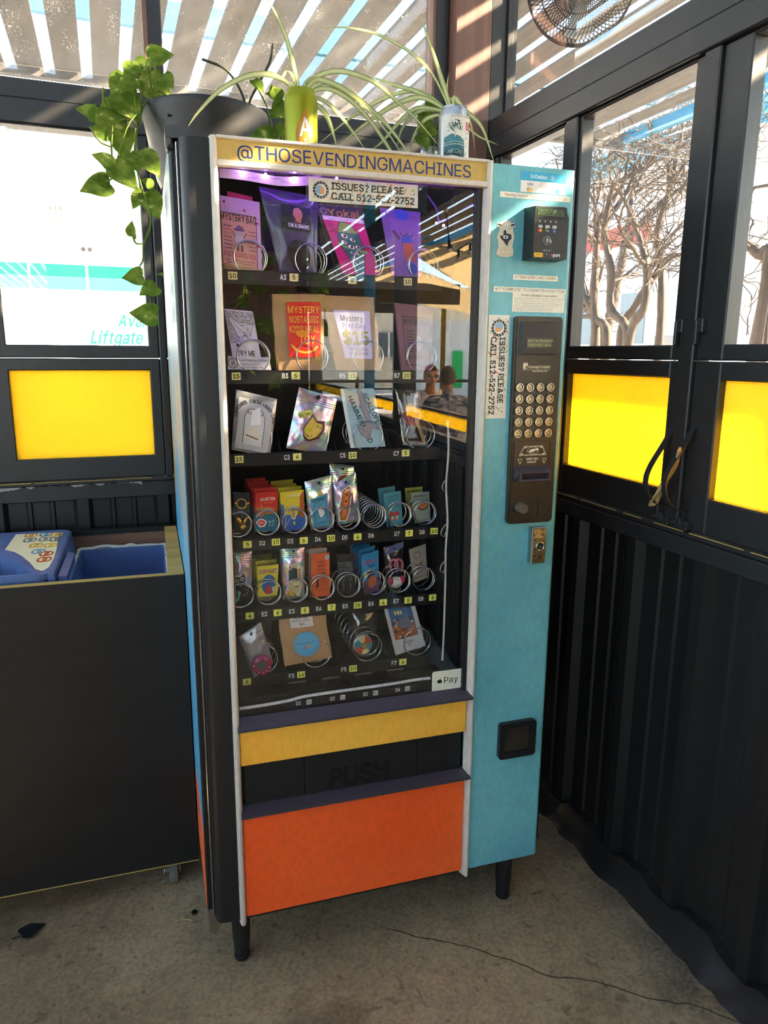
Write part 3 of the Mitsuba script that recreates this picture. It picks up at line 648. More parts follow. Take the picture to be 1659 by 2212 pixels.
# ---- stickers and fittings on the front
def conf(p, w, h, n, rng, keep=None):
    """Party pattern: little squiggles, dots and hearts in red, blue, green and orange."""
    cols = ['#d8403a', '#3f86b8', '#7aa64a', '#e59a4a', '#d86a84', '#5aa6c4']
    for i in range(n):
        x, y, c = rng.uniform(.03, .97) * w, rng.uniform(.06, .94) * h, cols[rng.randint(6)]
        s = h * rng.uniform(.03, .075); k = rng.randint(4)
        if k == 0: p.ell(x, y, s * .5, s * .6, c, l=1)
        elif k == 1: p.line([(x - s, y), (x - s * .3, y + s * .8), (x + s * .3, y - s * .5), (x + s, y + s * .4)], s * .45, c, l=1)
        elif k == 2: p.ring(x, y, s * .6, s * .35, c, l=1)
        else: p.line([(x - s * .7, y - s * .7), (x + s * .7, y + s * .7)], s * .6, c, l=1)
def slab_words(p, t, x, y, h, w, l=5, rot=0):
    """Heavy slab letters: the word bold plus short feet under and over the upright strokes."""
    p.text(t, x, y, h, '#16181a', w=w, bold=True, l=l, al='l', rot=rot)
    n = len(t); c, s = math.cos(rot), math.sin(rot)
    for i, ch in enumerate(t):
        if ch in 'ILPACUTHE':
            u = (i + .42) / n * w
            for v in ((0.04 * h,) if ch in 'PA' else (0.04 * h, .96 * h)):
                if ch in 'CUE' : continue
                q = [(u - .33 * w / n, v), (u + .33 * w / n, v)]
                p.line([(x + a * c - b * s, y + a * s + b * c) for a, b in q], h * .13, '#16181a', l=l)
def issues(w, h, seed):
    p = Pr().rect(0, 0, w, h, (226, 220, 204), l=0); rng = np.random.RandomState(seed)
    conf(p, w, h, 90, rng)
    p.ell(h * .55, h * .5, h * .36, h * .36, '#20242a', l=2).ell(h * .55, h * .5, h * .25, h * .25, '#f0ece0', l=3).ell(h * .50, h * .5, h * .18, h * .20, '#8fb2cc', l=4).ell(h * .62, h * .46, h * .10, h * .15, '#e2a06a', l=5)
    for a_ in np.linspace(0, 2 * math.pi, 15)[:-1]: p.ell(h * .55 + h * .305 * math.cos(a_), h * .5 + h * .305 * math.sin(a_), h * .026, h * .026, '#e8e6e0', l=3)
    return p
ST = lambda name, pr, fn, lbl, th=None: put(pr, name, VM, fn, label=lbl)
p = issues(0.226, 0.044, 5)
slab_words(p, 'ISSUES? PLEASE', .045, .0245, .0125, .150); slab_words(p, 'CALL 512-522-2752', .045, .0062, .0125, .173)
def tilt(x0, z0, y, a): return lambda u, v, n: np.stack([x0 + u * math.cos(a) - v * math.sin(a), y - n, z0 + u * math.sin(a) + v * math.cos(a)], 1)
ST('help_sign', p, tilt(0.1795, 1.7350, 0.0172, 0.003), 'confetti patterned help sign with telephone number at the top of the glass')
obj('sign_sleeve', bx(0.174, 0.424, 0.0145, 0.0148, 1.728, 1.7810), 'clear_bag', VM, label='clear plastic sleeve around the help sign')
p = issues(0.2215, 0.0495, 9)
slab_words(p, 'ISSUES? PLEASE', .046, .0275, .013, .142); slab_words(p, 'CALL 512-522-2752', .046, .007, .013, .166)
ST('help_sign', p, lambda u, v, n: np.stack([0.5650 + v + 0.00 * u, -0.0004 - n, 1.5285 - u], 1), 'confetti patterned help sign turned upright left of the keypad')
# tap to pay card on the glass
p = Pr().rect(0, 0, .0825, .0515, (222, 222, 200), l=0, r=.0055)
def apple(p, x, y, s, col, l=3):
    b = affinity.scale(Point(-.28, 0).buffer(.5, quad_segs=8), .95, 1.05).union(affinity.scale(Point(.28, 0).buffer(.5, quad_segs=8), .95, 1.05)).union(sbox(-.3, -.45, .3, .4)).difference(Point(.98, .12).buffer(.33)).difference(Point(0, -.66).buffer(.18)).difference(Point(0, .66).buffer(.2))
    lf = affinity.rotate(affinity.scale(Point(0, 0).buffer(1, quad_segs=6), .13, .28), -35); lf = affinity.translate(lf, .14, .78)
    p.poly(affinity.translate(affinity.scale(b, s, s, origin=(0, 0)), x, y), col, l); p.poly(affinity.translate(affinity.scale(lf, s, s, origin=(0, 0)), x, y), col, l)
apple(p, .0195, .025, .0082, '#16181a')
p.text('Pay', .0305, .0195, .0150, '#16181a', w=.036, al='l', l=3)
ST('pay_card', p, tilt(0.4598, 0.6612, 0.0170, 0.0), 'cream card with a fruit emblem in the lower right corner of the glass')
yb = -0.0006
p = Pr().rect(0, 0, .1060, .0410, (234, 230, 220), l=0).rect(0, .0225, .1060, .0410, (60, 170, 205), l=1)
p.text('Go Cashless', .042, .0285, .0068, '#e8f4f8', w=.040, bold=True, l=2).ring(.0735, .0318, .0045, .0006, '#e8f4f8', l=2)
for k in range(3): p.line([(.072 + k * .0016, .0305 - k * .0004), (.0724 + k * .0016, .0318), (.072 + k * .0016, .0331 + k * .0004)], .0006, '#e8f4f8', l=2)
p.text('VISA', .0215, .0135, .0052, '#26304a', w=.0145, bold=True, l=2, slant=.18).rect(.044, .0120, .0600, .0205, '#2a2a2a', l=1, r=.0015).rect(.0446, .0126, .0594, .0199, '#f2f0ea', l=2, r=.0012)
apple(p, .0480, .0160, .0016, '#222222', 3); p.text('Pay', .0500, .0145, .0036, '#222222', w=.008, al='l', l=3)
p.ell(.0185, .0052, .0044, .0044, '#d8a252', l=2).ell(.0240, .0052, .0044, .0044, '#e6bf80', l=3).rect(.082, .0015, .0915, .0100, '#3aa0bc', l=2, r=.0008)
ST('cashless_sticker', p, tilt(0.6268, 1.7795, yb, -.006), 'blue and white cashless payment sticker at the top of the turquoise panel')
p = Pr().rect(0, 0, .1665, .0112, (224, 218, 200), l=0).text('Having issues? Text us at 512 522 2752', .0832, .0033, .0058, '#1c1c1c', w=.143, l=1)
ST('text_strip', p, tilt(0.5805, 1.7660, yb, -.004), 'typed paper strip with text number above the card reader')
p = Pr().rect(0, 0, .1085, .0108, (228, 222, 204), l=0).text('ATTENTION CARD USERS:', .054, .0030, .0058, '#1e1e1e', w=.101, l=1)
ST('text_strip', p, tilt(0.6185, 1.6025, yb, -.002), 'typed paper strip addressing card users below the card reader')
p = Pr().rect(0, 0, .1745, .0108, (228, 222, 204), l=0).text('HIT "COMPLETE" TO FINISH TRANSACTION!', .0872, .0030, .0058, '#1e1e1e', w=.167, l=1)
ST('text_strip', p, tilt(0.5735, 1.5765, yb - .0004, -.004), 'long typed paper strip about finishing the transaction')
p = Pr().rect(0, 0, .1275, .0405, (226, 220, 202), l=0).text('ATTENTION DEBIT CARD USERS', .064, .0328, .0036, '#26221c', w=.088, bold=True, l=1)
for i, t_ in enumerate(('Your bank will place a HOLD on your account greater than the amount', 'to purchase one or multiple items in a single vend transaction. The', 'HOLD amount will be updated to reflect the actual transaction amount', 'within 24 - 72 hours depending on the policy of your bank. Your', 'charge amount will be only for items vended. Any question on', "your bank's policy on \"account holds\" should be directed to them.")):
    p.text(t_, .005, .0272 - i * .0048, .0023, '#5c564c', w=(.118, .112, .117, .108, .098, .094)[i], al='l', l=1)
ST('debit_notice', p, tilt(0.6190, 1.5365, yb, -.002), 'cream notice with small print above the keypad')
# cream monster sticker holding a dark state shape: a plain horned blob
p = Pr(); out = Polygon([(-.010, .000), (-.020, .004), (-.019, .012), (-.0155, .016), (-.0165, .030), (-.019, .038), (-.015, .050), (-.0125, .0585), (-.020, .0605), (-.0195, .0665), (-.0125, .0660), (-.009, .0685), (0, .0715), (.008, .069), (.0115, .0655), (.0185, .0672), (.0200, .0610), (.0145, .0590), (.0155, .050), (.0185, .040), (.0160, .030), (.0140, .018), (.0175, .012), (.0160, .003), (.008, 0)]).buffer(.0012)
p.poly(out, (222, 212, 186), l=0)
for a_, b_ in (((-.0185, .063), (-.0125, .0622)), ((.0185, .064), (.0125, .0622))): p.line([a_, b_], .0038, '#30343e', l=1)
for i in range(60):
    x, z = RNG.uniform(-.014, .013), RNG.uniform(.010, .066)
    if out.buffer(-.002).contains(Point(x, z)): p.line([(x, z), (x, z - .0022)], .0005, '#7a7460', l=1)
p.ell(.000, .0615, .0040, .0040, '#f2eee0', l=2).ell(.000, .0615, .0008, .0030, '#22242c', l=3)
p.poly(Polygon([(-.006, .052), (.000, .052), (.000, .046), (.012, .044), (.013, .036), (.006, .030), (.004, .020), (-.002, .026), (-.006, .031), (-.010, .034), (-.015, .041), (-.006, .041)]), '#2a2c44', l=4)
p.ell(-.001, .0385, .0060, .0036, '#f0ece0', l=5).ell(-.001, .0385, .0026, .0026, '#5a7a4a', l=6).ell(-.001, .0385, .0012, .0012, '#101010', l=7)
for x in (-.0135, -.009, -.0045, .003, .008, .0125): p.line([(x, .002), (x, .005)], .0006, '#4a4638', l=2)
p.line([(0, .008), (0, .022)], .0006, '#4a4638', l=2)
ST('monster_sticker', p, tilt(0.5985, 1.6490, yb, .02), 'cream cut out sticker of a shaggy one eyed horned creature')
# card reader
rd = obj('card_reader', cc(hull([(0.6386, 0, 1.6418), (0.6386, 0, 1.7475), (0.7190, 0, 1.6418), (0.7190, 0, 1.7475), (0.6386, -0.046, 1.6425), (0.7190, -0.046, 1.6425), (0.6386, -0.046, 1.7440), (0.7095, -0.046, 1.7460), (0.7190, -0.046, 1.724), (0.7150, -.046, 1.729)])), 'black_plastic', VM, label='black tap card reader standing proud of the panel')
obj('display', bx(0.6438, 0.7068, -0.0475, -0.0458, 1.7262, 1.7400), 'vc_gloss', rd, col=C((44, 72, 34)), label='green liquid crystal display')
p = Pr()
for r_ in range(2):
    for i in range(16): p.rect(.0455 + i * .0037, 1.7285 + r_ * .0052, .0480 + i * .0037, 1.7322 + r_ * .0052, (34, 58, 30) if (i * 7 + r_) % 3 else (58, 92, 44))
p.line([(.0825, 1.7345), (.0835, 1.7375)], .0008, '#e8f0e0', l=2).line([(.0855, 1.7345), (.0865, 1.7375)], .0008, '#e8f0e0', l=2).line([(.0815, 1.731), (.0835, 1.7322)], .0008, '#e8f0e0', l=2)
m_, k_ = p.build(face(.6, 0, -.0476)); obj('display_print', m_, 'print', rd, col=k_)
obj('bezel', cc(bx(0.6395, 0.7130, -.0468, -.0455, 1.7405, 1.7440), bx(0.6395, 0.7130, -.0468, -.0455, 1.7215, 1.7258), bx(0.6395, .6435, -.0468, -.0455, 1.7215, 1.7440), bx(0.7071, .7130, -.0468, -.0455, 1.7215, 1.7440)), 'inner_black', rd)
p = Pr()
for i in range(4): p.ell(.651 + i * .0125, 1.7155, .0018, .0018, '#9a9c9c')
for i, t_ in enumerate(('VISA', 'Pay', 'debit')): p.rect(.648 + i * .0165, 1.7025, .6575 + i * .0165, 1.7080, '#c6c8c6', l=1, r=.0006).text(t_, .65275 + i * .0165, 1.7042, .0022, '#33363a', w=.0068, bold=True, l=2)
p.ell(.6505, 1.6975, .0030, .0030, '#c8402c', l=1).ell(.6540, 1.6975, .0030, .0030, '#e09a30', l=2).text('G Pay', .669, 1.6960, .0030, '#d8d8d8', w=.009, l=1).rect(.6825, 1.6945, .6890, 1.7000, '#3a70b0', l=1)
p.line([(.6400, 1.6912), (.7180, 1.6922)], .0003, '#4a4c50', l=1)
p.ring(.6700, 1.6785, .0085, .0004, '#d0d2d2', l=1)
for k in range(4):
    a_ = np.linspace(-.7, .7, 7); rr = .0018 + .0016 * k; p.line([(.6655 + rr * math.cos(t_), 1.6785 + rr * math.sin(t_) * 1.2) for t_ in a_], .0006, '#e6e6e6', l=2)
p.line([(.6755, 1.6810), (.6790, 1.6780), (.6800, 1.6745)], .0008, '#e6e6e6', l=2).line([(.6750, 1.6795), (.6772, 1.6765), (.6785, 1.6740)], .0006, '#e6e6e6', l=2)
for i in range(3): p.ell(.6640 + i * .0065, 1.6585, .0012, .0012, '#d8d8d8')
p.ell(.6705, 1.6510, .0016, .0016, '#888a8a')
p.line([(.6400, 1.6575), (.6600, 1.6560), (.7000, 1.6568), (.7180, 1.6578)], .0004, '#0a0a0a', l=1)
p.rect(.6412, 1.6450, .6615, 1.6535, '#e8b020', l=1, r=.0012).text('COMPLETE', .6513, 1.6478, .0030, '#241a04', w=.0165, bold=True, l=2)
p.text('e', .6812, 1.6470, .0062, '#e87838', w=.0045, bold=True, l=2, al='l').text('port', .6860, 1.6470, .0062, '#f2f2f2', w=.0160, bold=True, l=2, al='l')
m_, k_ = p.build(face(0, 0, -.0461)); obj('reader_print', m_, 'print', rd, col=k_)
# keypad plate
kp = obj('keypad_plate', cc(extr(rrect(0.6235, 1.0660, 0.7390, 1.5270, .009), .012, 'y', -.011), extr(rrect(0.6275, 1.0700, 0.7350, 1.5230, .006), .0030, 'y', -.0135)), 'panel_bronze', VM, smooth=30, label='tall bronze black selection plate')
obj('display_housing', hull([(0.6290, -.010, 1.4455), (0.6290, -.010, 1.5155), (0.7215, -.010, 1.5155), (0.7215, -.010, 1.4455), (0.6375, -.024, 1.4465), (0.6375, -.024, 1.5140), (0.7210, -.024, 1.5135), (0.7205, -.024, 1.4472)]), 'black_plastic', kp)
ds = obj('display', bx(0.6450, 0.7120, -.0250, -.0238, 1.4600, 1.4810), 'vc_gloss', kp, col=C((34, 38, 34)), label='dot matrix display window')
p = Pr().text('MOTOR ERROR(S)*', .6785, 1.4720, .0058, (176, 186, 120), w=.060, l=1).text('CHECK MOTOR A3', .6770, 1.4635, .0058, (190, 196, 110), w=.056, l=1)
m_, k_ = p.build(face(0, 0, -.0251)); obj('display_print', m_, 'print', ds, col=k_)
p = Pr().rect(.6448, 1.4150, .6565, 1.4280, (206, 190, 160)).rect(.6515, 1.4160, .6555, 1.4210, '#3a342a', l=2).text('Automatic Products', .6575, 1.4165, .0062, (214, 200, 172), w=.0535, bold=True, al='l').line([(.6445, 1.4128), (.7115, 1.4128)], .0007, (206, 190, 160)).text('International, Inc.', .6870, 1.4085, .0036, (206, 190, 160), w=.036, bold=True, l=2)
m_, k_ = p.build(face(0, 0, -.0138)); obj('maker_print', m_, 'print', kp, col=k_)
SYM = ['A', 'B', 'C', 'D', 'E', 'F', 'G', 'H', '1', '2', '3', '4', '5', '6', '7', '8', '9', '10', '*', '#']
for i, s_ in enumerate(SYM):
    x, z = 0.6380 + (i % 4) * 0.0252, 1.3750 - (i // 4) * 0.02535
    bt = obj('button', lathe([(0, 0.0020), (0.0062, 0.0018), (0.0068, 0.0005), (0.0072, .0045), (0.0094, 0.0045), (0.0096, 0), (0, 0)], n=20).apply_transform(trimesh.transformations.rotation_matrix(math.pi / 2, [1, 0, 0])).apply_translation([x, -.0135, z]), 'steel', kp, smooth=40)
    p = Pr().text(s_, 0, -.0036, .0072, (214, 180, 90), bold=True); m_, k_ = p.build(face(x, z, -.0158)); obj('button_symbol', m_, 'print', kp, col=k_)
ba = obj('bill_acceptor', cc(extr(rrect(0.6315, 1.1400, 0.7255, 1.2560, .003).difference(sbox(0.6350, 1.1440, 0.7220, 1.2520)), .005, 'y', -.0165), bx(0.6350, 0.7220, -.0150, -.0130, 1.1440, 1.2520)), 'panel_bronze', VM, label='bill acceptor with printed arrows')
obj('bill_slot', cc(hull([(.6330, -.014, 1.1990), (.7190, -.014, 1.1990), (.6330, -.014, 1.1660), (.7190, -.014, 1.1660), (.6400, -.034, 1.1880), (.7180, -.034, 1.1880), (.6400, -.034, 1.1860), (.7180, -.034, 1.1860)]), bx(.6400, .7180, -.034, -.012, 1.1665, 1.1720, .001), bx(.6400, .6450, -.034, -.012, 1.1665, 1.188), bx(.7130, .7180, -.034, -.012, 1.1665, 1.188)), 'ledge_black', ba, label='protruding bill slot')
p = Pr().text('INSERT BILL', .6785, 1.2135, .0048, '#ddd6c2', w=.032, bold=True).text('FACE UP', .6765, 1.2065, .0048, '#ddd6c2', w=.022, bold=True)
tz = Polygon([(.6440, 1.2235), (.7130, 1.2235), (.7030, 1.2450), (.6560, 1.2450)])
p.poly(tz.difference(tz.buffer(-.0008)), '#ddd6c2').poly(tz.buffer(-.0018).difference(tz.buffer(-.0024)), '#ddd6c2').poly(affinity.scale(Point(.679, 1.2350).buffer(.0080), 1.8, 1).difference(affinity.scale(Point(.679, 1.2350).buffer(.0074), 1.8, 1)), '#ddd6c2').ell(.677, 1.2345, .0085, .0036, '#ddd6c2', l=2, a=12).ell(.688, 1.2370, .0050, .0026, '#ddd6c2', l=2)
for x, z in ((.6520, 1.2265), (.7050, 1.2265), (.6600, 1.2420), (.6990, 1.2420)): p.ell(x, z, .0028, .0016, '#ddd6c2', l=2)
for x in (.6475, .7085): p.poly(Polygon([(x - .005, 1.2165), (x + .005, 1.2165), (x + .004, 1.2115), (x, 1.2040), (x - .004, 1.2115)]).difference(Polygon([(x - .0038, 1.2157), (x + .0038, 1.2157), (x + .003, 1.2115), (x, 1.2062), (x - .003, 1.2115)])), '#ddd6c2')
m_, k_ = p.build(face(0, 0, -.0152)); obj('bill_print', m_, 'print', ba, col=k_)
cs = obj('coin_plate', extr(rrect(.6290, 1.0760, .7215, 1.1300, .003).difference(sbox(.6965, 1.0840, .6995, 1.1210)), .0030, 'y', -.0160), 'panel_bronze', VM)
obj('return_knob', cc(cyl((.652, -.014, 1.1055), (.652, -.036, 1.1055), .0125, .0110, 24), cyl((.652, -.036, 1.1055), (.652, -.0365, 1.1055), .0100, .0095, 24)), 'vc_gloss', cs, smooth=40, col=C((94, 88, 74)), label='round grey coin return knob')
lk = obj('lock_housing', bx(.6860, .7225, -.020, 0, .9690, 1.0560, .002), 'steel', VM, label='projecting lock with worn brass face')
obj('lock_face', hull([(.6900, -.020, 1.0525), (.7205, -.020, 1.0525), (.6900, -.020, .9720), (.7205, -.020, .9720), (.6900, -.0225, 1.0300), (.7205, -.0225, 1.0300), (.6900, -.0225, .9950), (.7205, -.0225, .9950)]), 'brass_lock', lk)
obj('lock_cylinder', cc(tube([(.7055 + .0095 * math.cos(t_), -.0235, 1.0110 + .0095 * math.sin(t_)) for t_ in np.linspace(0, 2 * math.pi, 25)[:-1]], .0022, 6, closed=True), cyl((.7055, -.022, 1.011), (.7055, -.0240, 1.011), .0042, n=16)), 'steel', lk, smooth=40)
obj('key_well', cyl((.7055, -.0222, 1.011), (.7055, -.0230, 1.011), .0092, n=20), 'inner_black', lk)
cr = obj('coin_return', extr(rrect(.6290, .4700, .7285, .5650, .009).difference(rrect(.6440, .4860, .7130, .5520, .003)), .014, 'y', -.013), 'black_plastic', VM, smooth=30, label='black framed coin return cup')
obj('return_flap', hull([(.6440, -.0012, .5520), (.7130, -.0012, .5520), (.6440, -.0060, .4860), (.7130, -.0060, .4860), (.6440, -.0006, .4860), (.7130, -.0006, .4860)]), 'panel_bronze', cr)
FR[0] = ROOM
# ---------------------------------------------------------------- goods in the machine, each one a thing
FR[0] = MACH
class Quad:
    """A sheet, card or bag standing in the machine: corners (x, z) clockwise from the upper left at depth y, leaning back, belly bulging to the front."""
    def __init__(s, y, q, lean=0.006, bulge=0.0):
        s.q = np.array(q, float); s.y, s.lean, s.b = y, lean, bulge
        s.w = (np.linalg.norm(s.q[1] - s.q[0]) + np.linalg.norm(s.q[2] - s.q[3])) / 2
        s.h = (np.linalg.norm(s.q[0] - s.q[3]) + np.linalg.norm(s.q[1] - s.q[2])) / 2
    def at(s, u, v, n=0.0):
        u, v = np.asarray(u, float), np.asarray(v, float)
        tl, tr, br, bl = s.q
        p = ((1 - u) * v)[..., None] * tl + (u * v)[..., None] * tr + (u * (1 - v))[..., None] * br + ((1 - u) * (1 - v))[..., None] * bl
        b = s.b * np.clip(16 * u * (1 - u) * v * (1 - v) * 1.3, 0, 1)
        return np.stack([p[..., 0], s.y + s.lean * v - b - n, p[..., 1]], -1)
    def fn(s): return lambda X, Y, n: s.at(X / s.w, Y / s.h, n)
    def slab(s, th=0.0014, nx=1, ny=1, wrinkle=0.0, seed=0, edge=0.0):
        U, Vv = np.meshgrid(np.linspace(0, 1, nx + 1), np.linspace(0, 1, ny + 1))
        f = s.at(U, Vv).reshape(-1, 3); k = len(f)
        if wrinkle:
            inner = (np.minimum(np.minimum(U, 1 - U), np.minimum(Vv, 1 - Vv)) > 1e-6).reshape(-1)
            f[:, 1] += wrinkle * (meshkit.fbm(np.stack([f[:, 0] * 45 + seed, f[:, 2] * 30, f[:, 0] * 0], 1), 3, seed) - .5) * np.where(inner, 1, 0.4)
        if edge:
            f[:, 0] += edge * (meshkit.noise(np.stack([f[:, 2] * 40 + seed, f[:, 0] * 0, f[:, 0] * 0], 1)) - .5)
        b = f.copy(); b[:, 1] = s.y + s.lean * Vv.reshape(-1) + th
        F = []; W = nx + 1
        for j in range(ny):
            for i in range(nx):
                a = j * W + i; F += [(a, a + 1, a + W + 1), (a, a + W + 1, a + W)]
                a += k; F += [(a, a + W + 1, a + 1), (a, a + W, a + W + 1)]
        ring = [i for i in range(nx)] + [nx + W * j for j in range(ny)] + [ny * W + nx - i for i in range(nx)] + [W * (ny - j) for j in range(ny)]
        for a, c in zip(ring, ring[1:] + ring[:1]): F += [(a, a + k, c + k), (a, c + k, c)]
        return TM(np.vstack([f, b]), F)

def card(name, y, q, col, art, label, cat, group=None, stack=0, pitch=.034, th=.0016, sleeve=False, lean=.006, labels_behind=None, back=None):
    """A flat card in a sleeve; stack adds copies behind it, each a thing."""
    for k in range(stack + 1):
        Q = Quad(y + k * pitch, q, lean)
        l_ = label if k == 0 else labels_behind[k - 1] if isinstance(labels_behind, list) else labels_behind
        key = thing(name, l_, cat, group if stack else None)
        m = Q.slab(th)
        if k: m.apply_translation([0.002 * math.sin(k * 2.3), 0, 0.003 * math.sin(k * 1.7)])
        obj('backing_card', m, 'print', key, col=C(back[k] if back else col))
        p = Pr(); art(p, Q.w, Q.h, k)
        if p.V:
            pm, pk = p.build(Q.fn())
            if k: pm.apply_translation([0.002 * math.sin(k * 2.3), 0, 0.003 * math.sin(k * 1.7)])
            obj('print', pm, 'print', key, col=pk)
        if sleeve and k == 0:
            obj('clear_sleeve', Quad(y - .0025, [Q.q[0] + [-.003, .006], Q.q[1] + [.003, .006], Q.q[2] + [.003, -.002], Q.q[3] + [-.003, -.002]], lean).slab(.0002), 'clear_bag', key)
    return key

def pouch(name, y, q, art, label, cat, mat_='foil', bulge=.006, zips=True, hole=True, seed=1, lean=.006, group=None, wr=.003):
    Q = Quad(y, q, lean, bulge); key = thing(name, label, cat, group)
    obj('pouch', Q.slab(.002, 10, 14, wr, seed), mat_, key, smooth=True)
    if zips:
        zs = []
        for v in (.80, .835, .87):
            zs.append(tube([Q.at(u, v, .0012) for u in np.linspace(0.01, .99, 9)], .0007, 5))
        obj('zip_strip', cc(*zs), 'foil' if mat_ == 'foil' else 'clear_bag', key)
    p = Pr(); art(p, Q.w, Q.h)
    if hole: p.ell(Q.w * .5, Q.h * .925, Q.w * .055, Q.w * .055, '#08080a', l=22)
    if p.V:
        n0 = .0022
        f = Q.fn(); m, k = p.build(lambda X, Y_, n: f(X, Y_, n + n0), cut=.010); obj('print', m, 'print', key, col=k)
    return key, Q

# -- first row
def a(p, w, h, k=0):
    p.rect(w * .05, h * .08, w * .90, h * .80, '#3c1c2c', l=1).rect(w * .065, h * .09, w * .885, h * .79, '#d79a8c', l=2)
    p.text('MYSTERY BAG', w * .47, h * .70, h * .085, '#1c0f18', w=w * .86, bold=True, l=4)
    for i, t_ in enumerate(('We know that', 'Valentines', 'Day isn\'t for', 'everyone but', 'we have a', 'message', 'from Boots')): p.text(t_, w * .20, h * (.62 - i * .048), h * .023, '#b02a34' if i in (1, 2) else '#3a2028', w=w * .20, l=4, bold=True)
    for i, t_ in enumerate(('Contains', 'one pin,', 'sticker and', 'print inside', 'from a', 'local artist')): p.text(t_, w * .78, h * (.58 - i * .048), h * .021, '#3a2028', w=w * .17, l=4, bold=True)
    p.ell(w * .48, h * .47, w * .105, h * .105, '#cfc0c4', l=3).ell(w * .48, h * .555, w * .085, h * .05, '#b8a8b4', l=4).ell(w * .48, h * .595, w * .14, h * .018, '#6a3a78', l=5).ell(w * .48, h * .62, w * .065, h * .035, '#7a4488', l=5)
    for s in (-1, 1): p.line([(w * (.48 + s * .045), h * .39), (w * (.48 + s * .05), h * .325)], w * .05, '#5c3a2e', l=4).line([(w * (.48 + s * .10), h * .50), (w * (.48 + s * .17), h * .56)], w * .035, '#9c6a54', l=4)
    p.text('BOOTS LOVES YOU', w * .47, h * .235, h * .060, '#a81c2c', w=w * .76, bold=True, l=4)
    p.text('he just wants you to be happy and whatever you choose', w * .47, h * .185, h * .018, '#3a2028', w=w * .72, l=4).text('always keep your tail high and yeehaw', w * .47, h * .15, h * .018, '#3a2028', w=w * .60, l=4)
    for x, y in ((.14, .93), (.62, .86), (.92, .72), (.92, .42), (.12, .12), (.55, .63)): p.ell(w * (x - .012), h * y, w * .02, w * .02, '#b0203a', l=5).ell(w * (x + .012), h * y, w * .02, w * .02, '#b0203a', l=5).poly(Polygon([(w * (x - .03), h * y - w * .006), (w * (x + .03), h * y - w * .006), (w * x, h * y - w * .045)]), '#b0203a', l=5)
k_ = card('mystery_bag', .108, [(0.015, 1.754), (0.098, 1.745), (0.099, 1.595), (0.015, 1.605)], (214, 170, 200), a, 'pink mystery bag with wanted poster of a cowboy cat, left end of the top row', 'bag', th=.012)
obj('red_insert', Quad(.122, [(0.035, 1.765), (0.085, 1.757), (0.095, 1.70), (0.035, 1.70)]).slab(.001), 'print', k_, col=C((196, 44, 52)))
obj('crumpled_foot', Quad(.104, [(0.018, 1.622), (0.100, 1.613), (0.096, 1.592), (0.024, 1.598)], 0, .006).slab(.004, 10, 5, .008, 4), 'kraft', k_, smooth=True)
def a(p, w, h, k=0):
    p.rect(w * .30, h * .54, w * .84, h * .83, '#17141f', l=8).ell(w * .60, h * .735, w * .09, h * .075, '#c8846a', l=9).line([(w * .60, h * .72), (w * .60, h * .63)], w * .11, '#b87058', l=9).line([(w * .53, h * .62), (w * .70, h * .60)], w * .07, '#4a2638', l=10)
    p.text("I'M A SNAKE", w * .60, h * .565, h * .045, '#e0dce8', w=w * .42, bold=True, l=11)
    p.poly(affinity.scale(Point(w * .56, h * .22).buffer(1), w * .26, h * .20), '#0e0c16', l=6)
pouch('sticker_pouch', .104, [(0.0965, 1.7745), (0.2190, 1.762), (0.2125, 1.604), (0.1345, 1.610)], a, 'violet tinted clear pouch holding a black sticker, second in the top row', 'pouch', mat_='violet_bag', hole=False, seed=5, bulge=.008)
def a(p, w, h, k=0):
    p.rect(0, 0, w, h, '#c81470', l=0).rect(0, h * .93, w, h, '#e9d6dc', l=1)
    p.text('tale of the night spirits', w * .5, h * .945, h * .022, '#553344', w=w * .7, l=2)
    for i in range(4): p.line([(w * .06, h * (.86 - .04 * i)), (w * (.22 - .02 * (i % 2)), h * (.86 - .04 * i))], h * .012, '#7c1450', l=2)
    # heap of eyes: a tall green grey lump that narrows to a tail
    lump = Polygon([(w * .40, h * .90), (w * .58, h * .88), (w * .72, h * .72), (w * .76, h * .52), (w * .72, h * .36), (w * .60, h * .16), (w * .58, h * .06), (w * .50, h * .12), (w * .42, h * .05), (w * .40, h * .20), (w * .34, h * .34), (w * .24, h * .50), (w * .24, h * .66), (w * .32, h * .80)]).buffer(w * .03)
    p.poly(lump.buffer(w * .015), '#101418', l=3).poly(lump, '#3f6660', l=4).poly(lump.intersection(sbox(0, h * .74, w, h)), '#8fa850', l=5).poly(lump.intersection(sbox(0, 0, w, h * .3)), '#44808a', l=5)
    for x, y in ((.18, .55), (.84, .42)): p.line([(w * .3, h * .5), (w * x, h * y)], w * .07, '#7a9a58', l=5)
    for i, (x, y, s) in enumerate(((.38, .68, .085), (.56, .62, .07), (.32, .57, .075), (.64, .50, .07), (.47, .50, .08), (.44, .40, .05), (.60, .38, .045), (.52, .30, .04), (.46, .22, .035), (.58, .24, .035), (.50, .15, .03), (.54, .76, .04), (.42, .78, .04))):
        p.ell(w * x, h * y, w * s * 1.15, w * s * .75, '#101418', l=6, a=-18).ell(w * x, h * y, w * s, w * s * .6, '#e8e4da', l=7, a=-18).ell(w * (x + .01), h * y, w * s * .4, w * s * .45, '#1a1c22', l=8)
k_ = card('monster_card', .106, [(0.227, 1.728), (0.3165, 1.7235), (0.3525, 1.608), (0.2725, 1.608)], (196, 20, 110), a, 'magenta card with a dark green heap of eyes, third in the top row', 'card')
Qb = Quad(.125, [(0.217, 1.754), (0.32, 1.753), (0.345, 1.62), (0.262, 1.61)])
obj('header_card', Qb.slab(.001), 'print', k_, col=C((34, 30, 34)))
